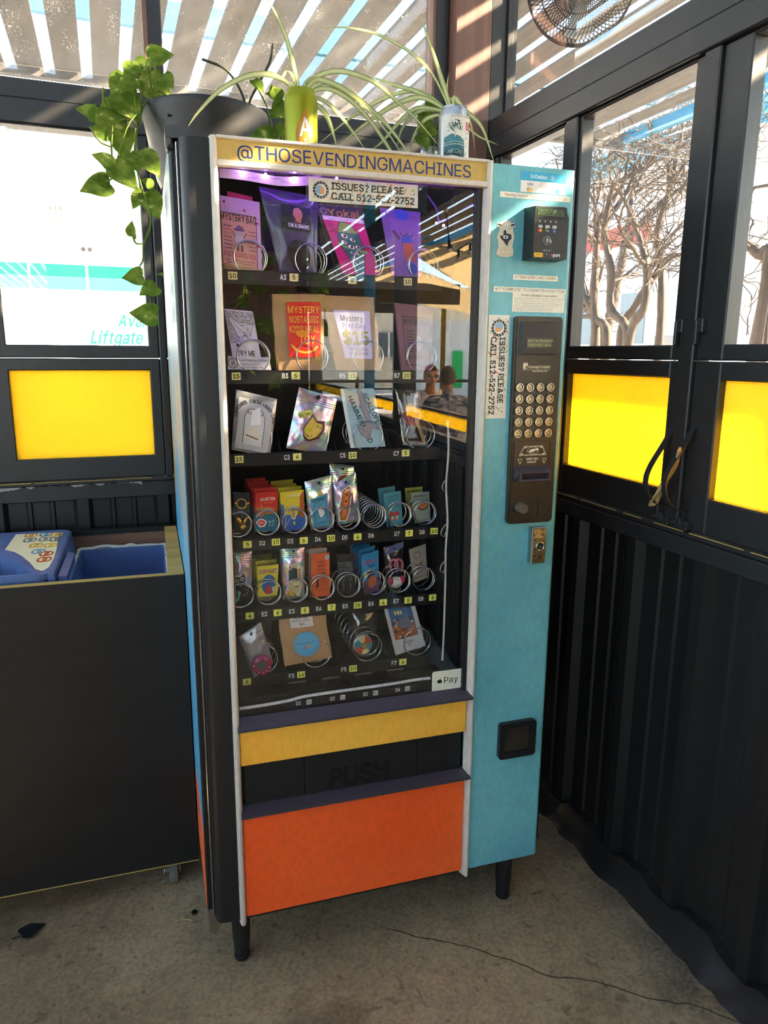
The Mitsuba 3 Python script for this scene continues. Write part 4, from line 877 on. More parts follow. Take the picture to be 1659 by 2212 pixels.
p = Pr().text('Yokai', Qb.w * .55, Qb.h * .83, Qb.h * .105, '#c08a4c', w=Qb.w * .68, bold=True, l=1).ring(Qb.w * .13, Qb.h * .90, Qb.w * .07, Qb.w * .012, '#b8b4a8', l=1).ring(Qb.w * .13, Qb.h * .90, Qb.w * .045, Qb.w * .008, '#b8b4a8', l=1).line([(Qb.w * .015, Qb.h * .9), (Qb.w * .015, 0)], .0008, '#a88a50')
m_, c_ = p.build(Qb.fn()); obj('header_print', m_, 'print', k_, col=c_)
def a(p, w, h, k=0):
    p.rect(w * .18, h * .02, w * .96, h * .86, '#8a5ca0', l=1).ell(w * .52, h * .93, w * .17, h * .08, '#3a52b0', l=2)
    p.ring(w * .52, h * .66, w * .07, w * .02, '#1c1422', l=4).ring(w * .70, h * .66, w * .07, w * .02, '#1c1422', l=4).rect(w * .42, h * .67, w * .80, h * .72, '#8a5ca0', l=5)
    p.ell(w * .60, h * .53, w * .16, h * .10, '#2f48a0', l=4)
    for s in (.52, .62, .72): p.line([(w * s, h * .50), (w * (s + .03), h * .28)], w * .10, '#c45a34', l=5)
    p.ell(w * .68, h * .14, w * .17, h * .085, '#3446a8', l=4).line([(w * .26, h * .68), (w * .38, h * .58)], w * .07, '#6a3c40', l=4)
card('character_card', .108, [(0.354, 1.751), (0.4465, 1.747), (0.451, 1.608), (0.382, 1.608)], (122, 84, 150), a, 'violet card with blue and orange jellyfish shape, right end of the top row', 'card')
# -- second row
def a(p, w, h, k=0):
    rng = np.random.RandomState(4)
    p.rect(0, 0, w, h, '#d8cde4', l=0)
    for i in range(34):
        y = h * (.30 + .68 * i / 34); x = 0
        while x < w * .97:
            L = w * rng.uniform(.08, .35)
            if not (w * .33 < x < w * .95 and y < h * .72): p.line([(x + .001, y), (min(x + L, w * .98), y + rng.uniform(-.4, .4) * h * .012)], h * .010, '#17141c', l=1)
            x += L + w * rng.uniform(.02, .08)
    hd = Polygon([(w * .36, h * .42), (w * .10, h * .80), (w * .16, h * .84), (w * .48, h * .66), (w * .92, h * .72), (w * .78, h * .52), (w * .70, h * .40), (w * .40, h * .28), (w * .22, h * .24), (w * .26, h * .32)])
    p.poly(hd.buffer(w * .012), '#17141c', l=2).poly(hd, '#d8cde4', l=3).line([(w * .18, h * .78), (w * .42, h * .56)], w * .012, '#17141c', l=4)
    for i in range(26):
        x, y = rng.uniform(.30, .78), rng.uniform(.34, .66); p.line([(w * x, h * y), (w * (x + .05), h * (y - .045))], w * .014, '#17141c', l=4)
    p.ell(w * .55, h * .46, w * .05, h * .018, '#17141c', l=5, a=25).ell(w * .55, h * .46, w * .02, h * .010, '#8a40e0', l=6).ell(w * .25, h * .25, w * .05, h * .03, '#17141c', l=5)
    p.text('TRY ME', w * .50, h * .03, h * .11, '#17141c', w=w * .62, bold=True, l=4)
k_ = card('fox_print', .108, [(0.0195, 1.534), (0.0775, 1.530), (0.0915, 1.435), (0.0320, 1.437)], (216, 206, 226), a, 'black and white block print of a fox head, left end of the second row', 'print')
Ql = Quad(.104, [(0.022, 1.4385), (0.108, 1.4365), (0.112, 1.410), (0.021, 1.411)], .002)
obj('label_card', Ql.slab(.001), 'print', k_, col=C((206, 202, 210)))
p = Pr().text('Block Printed Sew-On Patch', Ql.w * .60, Ql.h * .62, Ql.h * .20, '#4a4652', w=Ql.w * .70).text('Handmade in Austin, TX', Ql.w * .52, Ql.h * .36, Ql.h * .15, '#4a4652', w=Ql.w * .48)
p.ring(Ql.w * .12, Ql.h * .48, Ql.h * .36, Ql.h * .06, '#55515c').text('always handmade in the studio', Ql.w * .56, Ql.h * .14, Ql.h * .10, '#4a4652', w=Ql.w * .5)
for t_ in np.linspace(0, math.pi, 6)[:-1]: p.line([(Ql.w * .12 - Ql.h * .26 * math.cos(t_), Ql.h * .48 - Ql.h * .26 * math.sin(t_)), (Ql.w * .12 + Ql.h * .26 * math.cos(t_), Ql.h * .48 + Ql.h * .26 * math.sin(t_))], .0006, '#55515c')
m_, c_ = p.build(Ql.fn()); obj('label_print', m_, 'print', k_, col=c_)
def paper_bag(name, y, q, label, art, fold=.12, seed=3):
    Q = Quad(y, q, .006, .007); key = thing(name, label, 'bag')
    obj('paper_bag', Q.slab(.012, 12, 16, .006, seed, .004), 'kraft', key, smooth=30)
    p = Pr(); art(p, Q)
    f = Q.fn(); m, c = p.build(lambda X, Y_, n: f(X, Y_, n + .0034), cut=.010); obj('label', m, 'print', key, col=c)
    return key
def a(p, Q):
    w, h = Q.w, Q.h; x0, x1, y0, y1 = w * .25, w * .92, h * .18, h * .90
    p.rect(x0, y0, x1, y1, '#d8281c', l=0, r=.005)
    W, H = x1 - x0, y1 - y0
    for i, (t_, ww) in enumerate((('MYSTERY', .92), ('NOSTALGIC', .86), ("KID'S MEAL", .90))): p.text(t_, x0 + W * .5, y0 + H * (.80 - .175 * i), H * .115, '#e8a430', w=W * ww, bold=True, l=2)
    p.text('TOY', x0 + W * .58, y0 + H * .24, H * .15, '#e8a430', w=W * .50, bold=True, l=2).ell(x0 + W * .42, y0 + H * .43, W * .18, H * .06, '#f08a1c', l=1)
    a_ = np.linspace(-2.7, -.4, 16); p.line([(x0 + W * .52 + W * .40 * math.cos(t), y0 + H * .26 + H * .17 * math.sin(t)) for t in a_], W * .06, '#e8a430', l=2)
    p.line([(x0 + W * .10, y0 + H * .22), (x0 + W * .24, y0 + H * .12)], W * .06, '#e8a430', l=2)
paper_bag('toy_bag', .108, [(0.1175, 1.566), (0.2310, 1.569), (0.2260, 1.408), (0.1255, 1.408)], 'brown paper bag with large red label in yellow letters, second in the second row', a)
def a(p, Q):
    w, h = Q.w, Q.h; x0, y0 = w * .14, h * .17; W, H = w * .72, h * .64
    p.poly(Polygon([(x0 - w * .02, y0 + H), (x0 + W, y0 + H), (x0 + W * .92, y0), (x0 + W * .12, y0)]), '#d4c4e4', l=0)
    p.text('Mystery', x0 + W * .45, y0 + H * .78, H * .115, '#241c3a', w=W * .62, bold=True).text('Print Bag', x0 + W * .48, y0 + H * .635, H * .105, '#4a3c86', w=W * .62)
    p.text('$15', x0 + W * .50, y0 + H * .30, H * .27, '#6a6428', w=W * .74, bold=True, l=2).text('$15', x0 + W * .50, y0 + H * .31, H * .255, '#a8a040', w=W * .70, bold=True, l=3)
    p.text('Three 5x7 prints', x0 + W * .53, y0 + H * .17, H * .055, '#4a4466', w=W * .56).text('by a local artist', x0 + W * .53, y0 + H * .085, H * .055, '#4a4466', w=W * .52)
paper_bag('print_bag', .108, [(0.2300, 1.567), (0.3420, 1.566), (0.3600, 1.406), (0.2530, 1.409)], 'brown paper bag with lilac priced label, third in the second row', a, seed=8)
def a(p, w, h, k=0):
    p.rect(w * .16, h * .08, w * .94, h * .82, '#33202a', l=1).rect(w * .18, h * .095, w * .92, h * .805, '#84606a', l=2).text('MYSTERY BAG', w * .55, h * .70, h * .08, '#20121a', w=w * .70, bold=True)
    for i in range(8): p.line([(w * .26, h * (.60 - i * .045)), (w * .44, h * (.60 - i * .045))], h * .014, '#34202a', l=3)
    p.ell(w * .60, h * .42, w * .10, h * .12, '#a08c94', l=3).text('BOOTS LOVES YOU', w * .55, h * .17, h * .06, '#5a1620', w=w * .68, bold=True)
card('mystery_bag', .108, [(0.390, 1.556), (0.4800, 1.548), (0.478, 1.409), (0.4060, 1.409)], (140, 92, 104), a, 'dusky pink mystery bag with framed poster, right end of the second row', 'bag', th=.010)
# -- third row
def a(p, w, h):
    p.rect(w * .08, h * .05, w * .92, h * .90, '#b9bac0', l=0).rect(w * .26, h * .14, w * .74, h * .66, '#d2d3d8', l=2, r=.004).ell(w * .50, h * .70, w * .20, h * .055, '#55565c', l=3).ell(w * .50, h * .70, w * .18, h * .045, '#c9cad0', l=4)
    for x in (.25, .75): p.line([(w * x, h * .16), (w * x, h * .62), (w * (.32 if x < .5 else .68), h * .70)], .0010, '#222226', l=3)
    t_ = 'EARRINGS FROM USED CANS'
    for i, ch in enumerate(t_):
        if ch == ' ': continue
        an = math.pi * (1.02 - (i + .5) / len(t_) * 1.04); x, y = w * .5 + w * .44 * math.cos(an), h * .58 + h * .27 * math.sin(an)
        p.text(ch, x, y, h * .055, '#1c1c22', bold=True, rot=an - math.pi / 2, l=5)
    for x, r_ in ((.06, 1.5), (.96, -1.5)):
        p.text('Made from recycled cans by hand', w * x, h * (.16 if r_ > 0 else .62), h * .022, '#303036', w=h * .48, al='l', rot=r_, l=5)
    p.poly(Polygon([(w * .42, h * .72), (w * .60, h * .80), (w * .66, h * .52), (w * .40, h * .46)]), '#eceef2', l=7).poly(Polygon([(w * .30, h * .24), (w * .30, h * .44), (w * .62, h * .47), (w * .72, h * .22)]), '#dcd6c8', l=6).line([(w * .32, h * .30), (w * .62, h * .26)], .003, '#66666c', l=8)
pouch('earring_pouch', .092, [(0.036, 1.370), (0.122, 1.349), (0.102, 1.226), (0.021, 1.244)], a, 'tilted silver pouch with a drinks can drawn on it, left end of the third row', 'pouch', mat_='silver_bag', zips=False, hole=False, seed=11)
def a(p, w, h):
    p.poly(affinity.rotate(rrect(w * .10, h * .56, w * .44, h * .66, .004), 28, origin=(w * .27, h * .6)), '#b8b84a', l=5).poly(affinity.rotate(rrect(w * .11, h * .567, w * .43, h * .653, .004), 28, origin=(w * .27, h * .6)), '#d6d264', l=6).text('NO THX', w * .275, h * .575, h * .045, '#2c2a14', w=w * .28, bold=True, rot=.42, l=7)
    p.poly(Polygon([(w * .40, h * .50), (w * .46, h * .62), (w * .58, h * .53), (w * .78, h * .56), (w * .82, h * .42), (w * .72, h * .26), (w * .50, h * .18), (w * .34, h * .24), (w * .30, h * .38)]).buffer(.001), '#6a3a34', l=5).poly(Polygon([(w * .40, h * .50), (w * .46, h * .60), (w * .58, h * .51), (w * .74, h * .50), (w * .76, h * .42), (w * .70, h * .30), (w * .50, h * .20), (w * .36, h * .26), (w * .32, h * .38)]), '#d8b850', l=6)
    p.ell(w * .42, h * .36, w * .11, h * .035, '#c4bc2c', l=7, a=18).ell(w * .64, h * .45, w * .05, h * .02, '#c4bc2c', l=7, a=30).ell(w * .64, h * .45, w * .012, h * .018, '#181818', l=8).line([(w * .33, h * .26), (w * .42, h * .18), (w * .66, h * .25), (w * .74, h * .36)], .0018, '#1c1818', l=8)
pouch('sticker_pouch', .092, [(0.170, 1.374), (0.254, 1.349), (0.225, 1.227), (0.138, 1.244)], a, 'tilted rainbow foil pouch with yellow cat sticker, second in the third row', 'pouch', seed=2)
def a(p, w, h, k=0):
    rng = np.random.RandomState(8)
    p.rect(0, 0, w, h, '#9cbcc4', l=0).rect(0, 0, w * .10, h, '#d6dde0', l=1)
    for i in range(26): p.ell(rng.uniform(.12, 1) * w, rng.uniform(0, 1) * h, w * .03, w * .012, '#7da2b0' if i % 2 else '#b7d0d4', l=1)
    p.text('HAMMERHEAD', w * .17, h * .86, h * .085, '#22343e', w=h * .82, bold=True, rot=-1.30, l=3, al='l')
    p.text('SCALLOPED', w * .60, h * .90, h * .085, '#2c3c46', w=h * .60, bold=True, rot=-1.25, l=3, al='l')
    body = LineString([(w * .56, h * .95), (w * .60, h * .66), (w * .66, h * .46), (w * .56, h * .28)]).buffer(w * .07).union(Point(w * .57, h * .30).buffer(w * .12)).union(Polygon([(w * .46, h * .70), (w * .76, h * .60), (w * .62, h * .54)])).union(Polygon([(w * .66, h * .45), (w * .92, h * .30), (w * .66, h * .34)])).union(Polygon([(w * .30, h * .40), (w * .36, h * .22), (w * .62, h * .13), (w * .60, h * .20), (w * .44, h * .30)]))
    p.poly(body.buffer(.0008), '#3a4652', l=4).poly(body, '#9a8f98', l=5).ell(w * .40, h * .24, w * .014, w * .014, '#1c1c20', l=6)
    p.line([(w * .46, h * .28), (w * .58, h * .26)], .0012, '#5a5058', l=6)
card('shark_print', .094, [(0.261, 1.370), (0.338, 1.370), (0.365, 1.240), (0.283, 1.239)], (156, 188, 196), a, 'pale teal card with a grey hammerhead, third in the third row', 'print')
def a(p, w, h):
    p.poly(Polygon([(w * .10, h * .55), (w * .50, h * .62), (w * .80, h * .60), (w * .60, h * .38), (w * .28, h * .36)]), '#8a2028', l=4).line([(w * .62, h * .50), (w * .82, h * .12)], .008, '#a88a54', l=5)
    rng = np.random.RandomState(3)
    for i in range(9): p.line([(w * rng.uniform(.05, .9), h * rng.uniform(.4, .62)), (w * rng.uniform(.2, .8), h * rng.uniform(.2, .5))], .0006, '#c8c8c4', l=6)
pouch('charm_bag', .094, [(0.388, 1.368), (0.446, 1.364), (0.468, 1.237), (0.406, 1.242)], a, 'clear crinkled bag with a red and tan charm, right end of the third row', 'bag', mat_='clear_bag', zips=False, seed=6)
# -- fourth row: narrow slots
def a(p, w, h, k=0): p.ring(w * .5, h * .72, w * .30, w * .07, '#c8a24a', l=2).line([(w * .52, h * .56), (w * .50, h * .36)], .0010, '#b08c3c', l=2).line([(w * .12, h * .73), (w * .2, h * .72)], .004, '#c8a24a', l=2).line([(w * .8, h * .72), (w * .95, h * .74)], .004, '#c8a24a', l=2)
k_ = card('keychain_card', .115, [(0.023, 1.148), (0.060, 1.144), (0.057, 1.056), (0.025, 1.056)], (30, 32, 36), a, 'black card with gold bee keychain, left end of the fourth row', 'keychain')
for s in (-1, 1): obj('bee_wing', mv(trimesh.creation.icosphere(2, 1).apply_transform(np.diag([.0052, .0018, .0105, 1])), .041 + s * .007, .1115, 1.083, ry=s * .5), 'vc_metal', k_, smooth=True, col=C((196, 158, 84)))
obj('bee_body', mv(trimesh.creation.icosphere(2, 1).apply_transform(np.diag([.0085, .004, .0095, 1])), .041, .110, 1.068), 'vc_metal', k_, smooth=True, col=C((190, 150, 76)))
def a(p, w, h, k=0):
    p.rect(0, 0, w, h * .48, '#1f6c86', l=1)
    p.text('AUSTIN', w * .54, h * .78, h * .075, '#f0e6d6', w=w * .66, bold=True, l=3)
    if k == 0:
        p.text('ROCKETS', w * .60, h * .715, h * .03, '#f0b080', w=w * .42, l=3)
        p.poly(Polygon([(w * .02, h * .46), (w * .10, h * .66), (w * .20, h * .60), (w * .26, h * .74), (w * .36, h * .60), (w * .60, h * .62), (w * .86, h * .58), (w * .84, h * .44)]), '#d8822e', l=2).ell(w * .26, h * .47, w * .14, h * .095, '#d86a2c', l=3).text('A', w * .26, h * .43, h * .085, '#7c1c20', bold=True, l=4)
        p.poly(Polygon([(w * .10, h * .24), (w * .22, h * .32), (w * .40, h * .30), (w * .52, h * .24), (w * .44, h * .14), (w * .26, h * .13)]).buffer(.0015), '#f2e6e0', l=3).poly(Polygon([(w * .12, h * .24), (w * .22, h * .30), (w * .40, h * .285), (w * .48, h * .24), (w * .42, h * .16), (w * .26, h * .15)]), '#d03438', l=4).ell(w * .26, h * .23, w * .04, w * .04, '#f2e6e0', l=5).ell(w * .36, h * .22, w * .035, w * .035, '#f2e6e0', l=5)
        p.line([(w * .64, h * .28), (w * .74, h * .22), (w * .86, h * .30), (w * .82, h * .14), (w * .66, h * .15), (w * .64, h * .28)], .0008, '#dfe6e8', l=3)
card('pin_card', .115, [(0.073, 1.143), (0.122, 1.145), (0.117, 1.055), (0.066, 1.056)], (206, 42, 34), a, 'front red and blue enamel pin card in its stack, fourth row', 'card', 'red pin cards in the fourth row', stack=6, labels_behind=[f'red pin card standing {o} behind the front red card' for o in ('directly', 'second', 'third', 'fourth', 'fifth', 'sixth')])
def a(p, w, h, k=0):
    p.text('AUSTIN', w * .56, h * .85, h * .07, '#f6ecc0', w=w * .54, bold=True, l=3)
    if k == 0:
        p.rect(0, 0, w, h * .40, '#2c5ca8', l=1).poly(Polygon([(0, h * .70), (w * .14, h * .66), (w * .10, h * .50), (w * .20, h * .40), (0, h * .36)]), '#3c6cb4', l=2).poly(Polygon([(w, h * .98), (w * .82, h * .86), (w * .80, h * .60), (w * .70, h * .36), (w, h * .30)]), '#b05a26', l=2)
        p.poly(Polygon([(w * .40, h * .40), (w * .44, h * .64), (w * .64, h * .64), (w * .66, h * .40), (w * .58, h * .28), (w * .46, h * .28)]), '#d8d4b8', l=3).rect(w * .46, h * .34, w * .60, h * .60, '#caa028', l=4).ell(w * .53, h * .19, w * .04, h * .05, '#d8cc3c', l=4).line([(w * .12, h * .08), (w * .40, h * .36)], .0012, '#c8d4e4', l=3).line([(w * .12, h * .08), (w * .20, h * .38)], .0012, '#c8d4e4', l=3)
card('pin_card', .115, [(0.127, 1.142), (0.181, 1.145), (0.182, 1.055), (0.129, 1.052)], (226, 200, 52), a, 'front yellow and blue pin card in its stack, fourth row', 'card', 'yellow pin cards in the fourth row', stack=4, labels_behind=[f'yellow pin card standing {o} behind the front yellow card' for o in ('directly', 'second', 'third', 'fourth')])
def a(p, w, h):
    x0, x1, y0, y1 = w * .13, w * .80, h * .06, h * .68
    p.poly(Polygon([(x0 - w * .02, y1 - h * .05), (x1, y1 + h * .02), (x1, y0 + h * .02), (x0 + w * .02, y0)]), '#4e9cba', l=2)
    p.text('NEENERBOT', w * .47, h * .585, h * .05, '#122028', w=w * .58, bold=True, l=4, rot=.13)
    r_ = Polygon([(w * .22, h * .55), (w * .72, h * .59), (w * .72, h * .16), (w * .26, h * .13)]); p.poly(r_.difference(r_.buffer(-.0008)), '#122028', l=4)
    p.poly(Polygon([(w * .36, h * .42), (w * .48, h * .48), (w * .60, h * .42), (w * .64, h * .32), (w * .54, h * .26), (w * .46, h * .24), (w * .40, h * .30)]).buffer(.0015), '#2a3038', l=5).poly(Polygon([(w * .36, h * .42), (w * .48, h * .48), (w * .60, h * .42), (w * .64, h * .32), (w * .54, h * .26), (w * .46, h * .24), (w * .40, h * .30)]), '#dcdcd8', l=6).ring(w * .55, h * .39, w * .03, w * .008, '#4a4a50', l=7).ell(w * .48, h * .38, w * .01, w * .01, '#22242a', l=7)
    p.poly(Polygon([(w * .40, h * .70), (w * .46, h * .80), (w * .56, h * .76), (w * .66, h * .66), (w * .54, h * .70), (w * .50, h * .66)]), '#d8b24a', l=5)
pouch('sticker_pouch', .112, [(0.182, 1.163), (0.244, 1.176), (0.246, 1.055), (0.193, 1.052)], a, 'rainbow foil pouch with a blue card inside, fourth slot of the fourth row', 'pouch', seed=7)
def hot(p, w, h):
    d = Polygon([(w * .16, h * .14), (w * .16, h * .40), (w * .38, h * .76), (w * .60, h * .78), (w * .62, h * .66), (w * .46, h * .30), (w * .30, h * .12)]).buffer(w * .05)
    p.poly(d.buffer(.0022), '#e8e4de', l=4).poly(d, '#b8622c', l=5).poly(LineString([(w * .26, h * .22), (w * .50, h * .70)]).buffer(w * .07), '#d88040', l=6).poly(Polygon([(w * .52, h * .62), (w * .74, h * .66), (w * .74, h * .40), (w * .44, h * .30)]), '#5a5664', l=4)
    for i in range(3): p.ell(w * (.34 + i * .07), h * (.40 + i * .13), w * .045, h * .025, '#4a2a1a', l=7, a=50)
    p.poly(Polygon([(w * .20, h * .02), (w * .30, h * .14), (w * .42, h * .02)]), '#4cc0a0', l=3)
pouch('sticker_pouch', .113, [(0.249, 1.153), (0.301, 1.181), (0.313, 1.066), (0.257, 1.059)], hot, 'rainbow foil pouch with orange hot dog sticker, front in its slot of the fourth row', 'pouch', seed=4)
pouch('sticker_pouch', .150, [(0.249, 1.197), (0.308, 1.189), (0.313, 1.080), (0.254, 1.075)], hot, 'taller rainbow foil pouch standing behind the hot dog sticker pouch', 'pouch', seed=9)
def a(p, w, h, k=0):
    p.text('Dating Makes', w * .52, h * .86, h * .055, '#1e4850', w=w * .72, rot=.04).text('Falling Up', w * .52, h * .77, h * .05, '#1e4850', w=w * .60, rot=.04)
    for x in (.32, .62): p.ring(w * x, h * .66, w * .10, w * .018, '#b8c4c0', l=2).line([(w * (x + .04), h * .58), (w * (x + .06), h * .42)], .0008, '#a8b4b0', l=2).poly(Point(w * (x + .03), h * .34).buffer(w * .17).intersection(sbox(0, h * .30, w, h)), '#c0363a', l=3).ell(w * (x + .02), h * .22, w * .10, h * .05, '#d07a3c', l=4).ell(w * (x + .06), h * .26, w * .05, h * .03, '#e2d8c0', l=5)
card('earring_card', .115, [(0.369, 1.126), (0.412, 1.131), (0.416, 1.051), (0.377, 1.046)], (70, 142, 154), a, 'front teal card with red mushroom earrings, seventh slot of the fourth row', 'card', 'teal earring cards', stack=1, labels_behind='teal card standing behind the front teal earring card', pitch=.05)
def a(p, w, h, k=0):
    p.text('NEENERBOT', w * .5, h * .84, h * .075, '#2c332f' if k == 0 else '#33330a', w=w * .84, bold=True).rect(w * .08, h * .06, w * .92, h * .79, '#39403a', l=1).rect(w * .095, h * .07, w * .905, h * .78, '#8c9488' if k == 0 else '#a8a040', l=2)
    if k == 0: p.ell(w * .58, h * .52, w * .30, h * .12, '#3a2a20', l=3).ell(w * .58, h * .55, w * .27, h * .10, '#c06a34', l=4).line([(w * .42, h * .60), (w * .40, h * .50)], .0010, '#6a3418', l=5).line([(w * .56, h * .62), (w * .55, h * .50)], .0010, '#6a3418', l=5)
card('pin_card', .115, [(0.438, 1.124), (0.483, 1.126), (0.486, 1.055), (0.443, 1.052)], (140, 148, 136), a, 'grey card with a bread loaf pin, right end of the fourth row', 'card', 'cards at the right end of the fourth row', stack=1, labels_behind='yellow card standing behind the grey bread pin card', pitch=.05, back=[(140, 148, 136), (168, 160, 64)])
# -- fifth row
def a(p, w, h):
    b = Polygon([(w * .0, h * .02), (w * .0, h * .55), (w * .30, h * .62), (w * .60, h * .70), (w * .72, h * .46), (w * 1.0, h * .52), (w * 1.0, h * .02)])
    p.poly(Polygon([(w * .02, h * .56), (w * .30, h * .56), (w * .52, h * .64), (w * .62, h * .52), (w * .60, h * .40), (w * .98, h * .30), (w * .98, h * .02), (w * .02, h * .02)]).buffer(.001), '#e8e8e4', l=4).poly(Polygon([(w * .02, h * .54), (w * .30, h * .54), (w * .52, h * .62), (w * .60, h * .52), (w * .60, h * .38), (w, h * .28), (w, 0), (w * .02, 0)]), '#141418', l=5)
    for x, y in ((.42, .50), (.14, .46)): p.ell(w * x, h * y, w * .10, w * .11, '#f0f0ea', l=6).ell(w * x, h * y, w * .055, w * .07, '#101014', l=7)
    p.line([(w * .30, h * .40), (w * .28, h * .37), (w * .34, h * .365)], .0008, '#e8e8e4', l=6).poly(Polygon([(w * .12, h * .08), (w * .26, h * .20), (w * .28, h * .26), (w * .16, h * .26), (w * .18, h * .16), (w * .04, h * .08)]).buffer(.0012), '#5cc0b4', l=6)
    a_ = np.linspace(.2, -1.6, 10); p.line([(w * .42 + w * .34 * math.cos(t), h * .28 + h * .10 * math.sin(t)) for t in a_], .0010, '#d8d8d4', l=6)
pouch('sticker_pouch', .112, [(0.019, 1.013), (0.060, 1.012), (0.056, 0.891), (0.020, 0.892)], a, 'rainbow foil pouch with black cat sticker, left end of the fifth row', 'pouch', seed=13)
pouch('sticker_pouch', .150, [(0.020, 1.030), (0.064, 1.028), (0.060, 0.900), (0.022, 0.900)], lambda p, w, h: None, 'rainbow foil pouch behind the black cat pouch', 'pouch', seed=17)
def a(p, w, h, k=0):
    p.text('ROGER RABBIT', w * .52, h * .76, h * .13, '#f2ead8', w=w * .88, bold=True, l=2).text('ROGER RABBIT', w * .52, h * .765, h * .12, '#a8242a', w=w * .84, bold=True, l=4)
    if k == 0: p.ell(w * .55, h * .42, w * .34, h * .30, '#2a6ea8', l=2).poly(Polygon([(w * .34, h * .18), (w * .46, h * .40), (w * .60, h * .42), (w * .70, h * .18), (w * .52, h * .12)]), '#c8382c', l=3).ell(w * .80, h * .28, w * .10, h * .08, '#d8c4b8', l=4).rect(0, 0, w, h * .07, '#2a2a22', l=2).text('WAX PACK TRADING CARDS', w * .5, h * .02, h * .035, '#e0d040', w=w * .8)
card('card_pack', .115, [(0.071, 0.974), (0.120, 0.975), (0.114, 0.899), (0.070, 0.898)], (226, 208, 50), a, 'front yellow wax pack with a blue disc, second slot of the fifth row', 'card pack', 'yellow wax packs in the fifth row', stack=3, th=.006, labels_behind=[f'yellow wax pack standing {o} behind the front yellow wax pack' for o in ('directly', 'second', 'third')])
def a(p, w, h):
    o = Polygon([(w * .22, h * .20), (w * .22, h * .58), (w * .40, h * .66), (w * .66, h * .68), (w * .86, h * .60), (w * .86, h * .22), (w * .66, h * .06), (w * .50, h * .16)])
    p.poly(o.buffer(.0018), '#e6e2da', l=4).poly(o, '#c2b88c', l=5).poly(Polygon([(w * .26, h * .36), (w * .26, h * .56), (w * .46, h * .62), (w * .46, h * .40)]), '#2c4c54', l=6).poly(Polygon([(w * .46, h * .40), (w * .46, h * .62), (w * .64, h * .58), (w * .64, h * .36)]), '#34343c', l=6).rect(w * .48, h * .22, w * .74, h * .34, '#d8cfa8', l=7).rect(w * .52, h * .235, w * .70, h * .26, '#4a463a', l=8).line([(w * .30, h * .64), (w * .38, h * .58)], .003, '#c05a70', l=8).poly(Polygon([(w * .20, h * .10), (w * .30, h * .22), (w * .52, h * .10), (w * .50, h * .05)]), '#d0a030', l=6).line([(w * .72, h * .58), (w * .74, h * .38)], .002, '#9a4a44', l=7)
pouch('sticker_pouch', .112, [(0.126, 1.017), (0.180, 1.015), (0.177, 0.895), (0.128, 0.892)], a, 'rainbow foil pouch with an old computer sticker, third slot of the fifth row', 'pouch', seed=21)
pouch('sticker_pouch', .150, [(0.128, 1.030), (0.183, 1.028), (0.180, 0.905), (0.130, 0.905)], lambda p, w, h: None, 'dim rainbow foil pouch behind the old computer pouch', 'pouch', seed=27)
def a(p, w, h, k=0):
    if k: 
        p.ell(w * .18, h * .90, w * .11, w * .11, '#cfc8d0', l=2); return
    for i, t_ in enumerate(('LAKES', "AREN'T", 'ALWAYS', 'CALM')): p.text(t_, w * (.52 + .05 * (i % 2)), h * (.77 - .085 * i), h * .055, '#7c2a10', w=w * (.42, .40, .48, .36)[i], bold=True, rot=.05)
    p.ell(w * .86, h * .90, w * .13, w * .13, '#d8d2d6', l=2).ell(w * .86, h * .90, w * .09, w * .09, '#b8b4c4', l=3)
    p.poly(Polygon([(w * .20, h * .24), (w * .28, h * .24), (w * .32, h * .42), (w * .42, h * .46), (w * .40, h * .30), (w * .44, h * .24), (w * .30, h * .22)]), '#34180c', l=3)
    for i in range(6): p.line([(w * (.48 + .08 * j), h * (.24 + i * .035) + (.001 if j % 2 else 0)) for j in range(6)], .0007, '#8c3414', l=3)
    p.text('AND THAT IS OKAY', w * .58, h * .175, h * .024, '#5c2410', w=w * .62).text('IF YOU SWIM SLOW', w * .60, h * .14, h * .024, '#5c2410', w=w * .5)
card('pin_card', .115, [(0.196, 0.994), (0.239, 0.994), (0.238, 0.891), (0.191, 0.890)], (222, 98, 48), a, 'front orange card with handwritten lines, fourth slot of the fifth row', 'card', 'cards stacked in the fourth slot of the fifth row', stack=3, back=[(222, 98, 48), (196, 184, 172), (178, 84, 44), (120, 46, 74)], labels_behind=['white card standing directly behind the front orange card', 'rust orange card second behind the front orange card', 'plum card third behind the front orange card'])
def a(p, w, h, k=0):
    for i, t_ in enumerate(('DISTURBED', 'OPTIMISM')):
        for dx, dz in ((0, 0), (.004 * w, .012 * h)): p.text(t_, w * .47 + dx, h * (.70 - .13 * i) + dz, h * .10, '#55585a' if dx else '#7e8284', w=w * .80, l=2 + i)
    for x in (.30, .70): p.ring(w * x, h * .42, w * .10, w * .018, '#8a8c8c', l=2).line([(w * x, h * .34), (w * (x + .01), h * .12)], .0008, '#7c7e7e', l=2).line([(w * (x + .06), h * .30), (w * (x + .05), h * .22)], .0006, '#7c7e7e', l=2)
card('earring_card', .115, [(0.256, 0.988), (0.298, 0.987), (0.301, 0.887), (0.257, 0.885)], (24, 25, 28), a, 'black card with silver lettering and thin earrings, fifth slot of the fifth row', 'card')
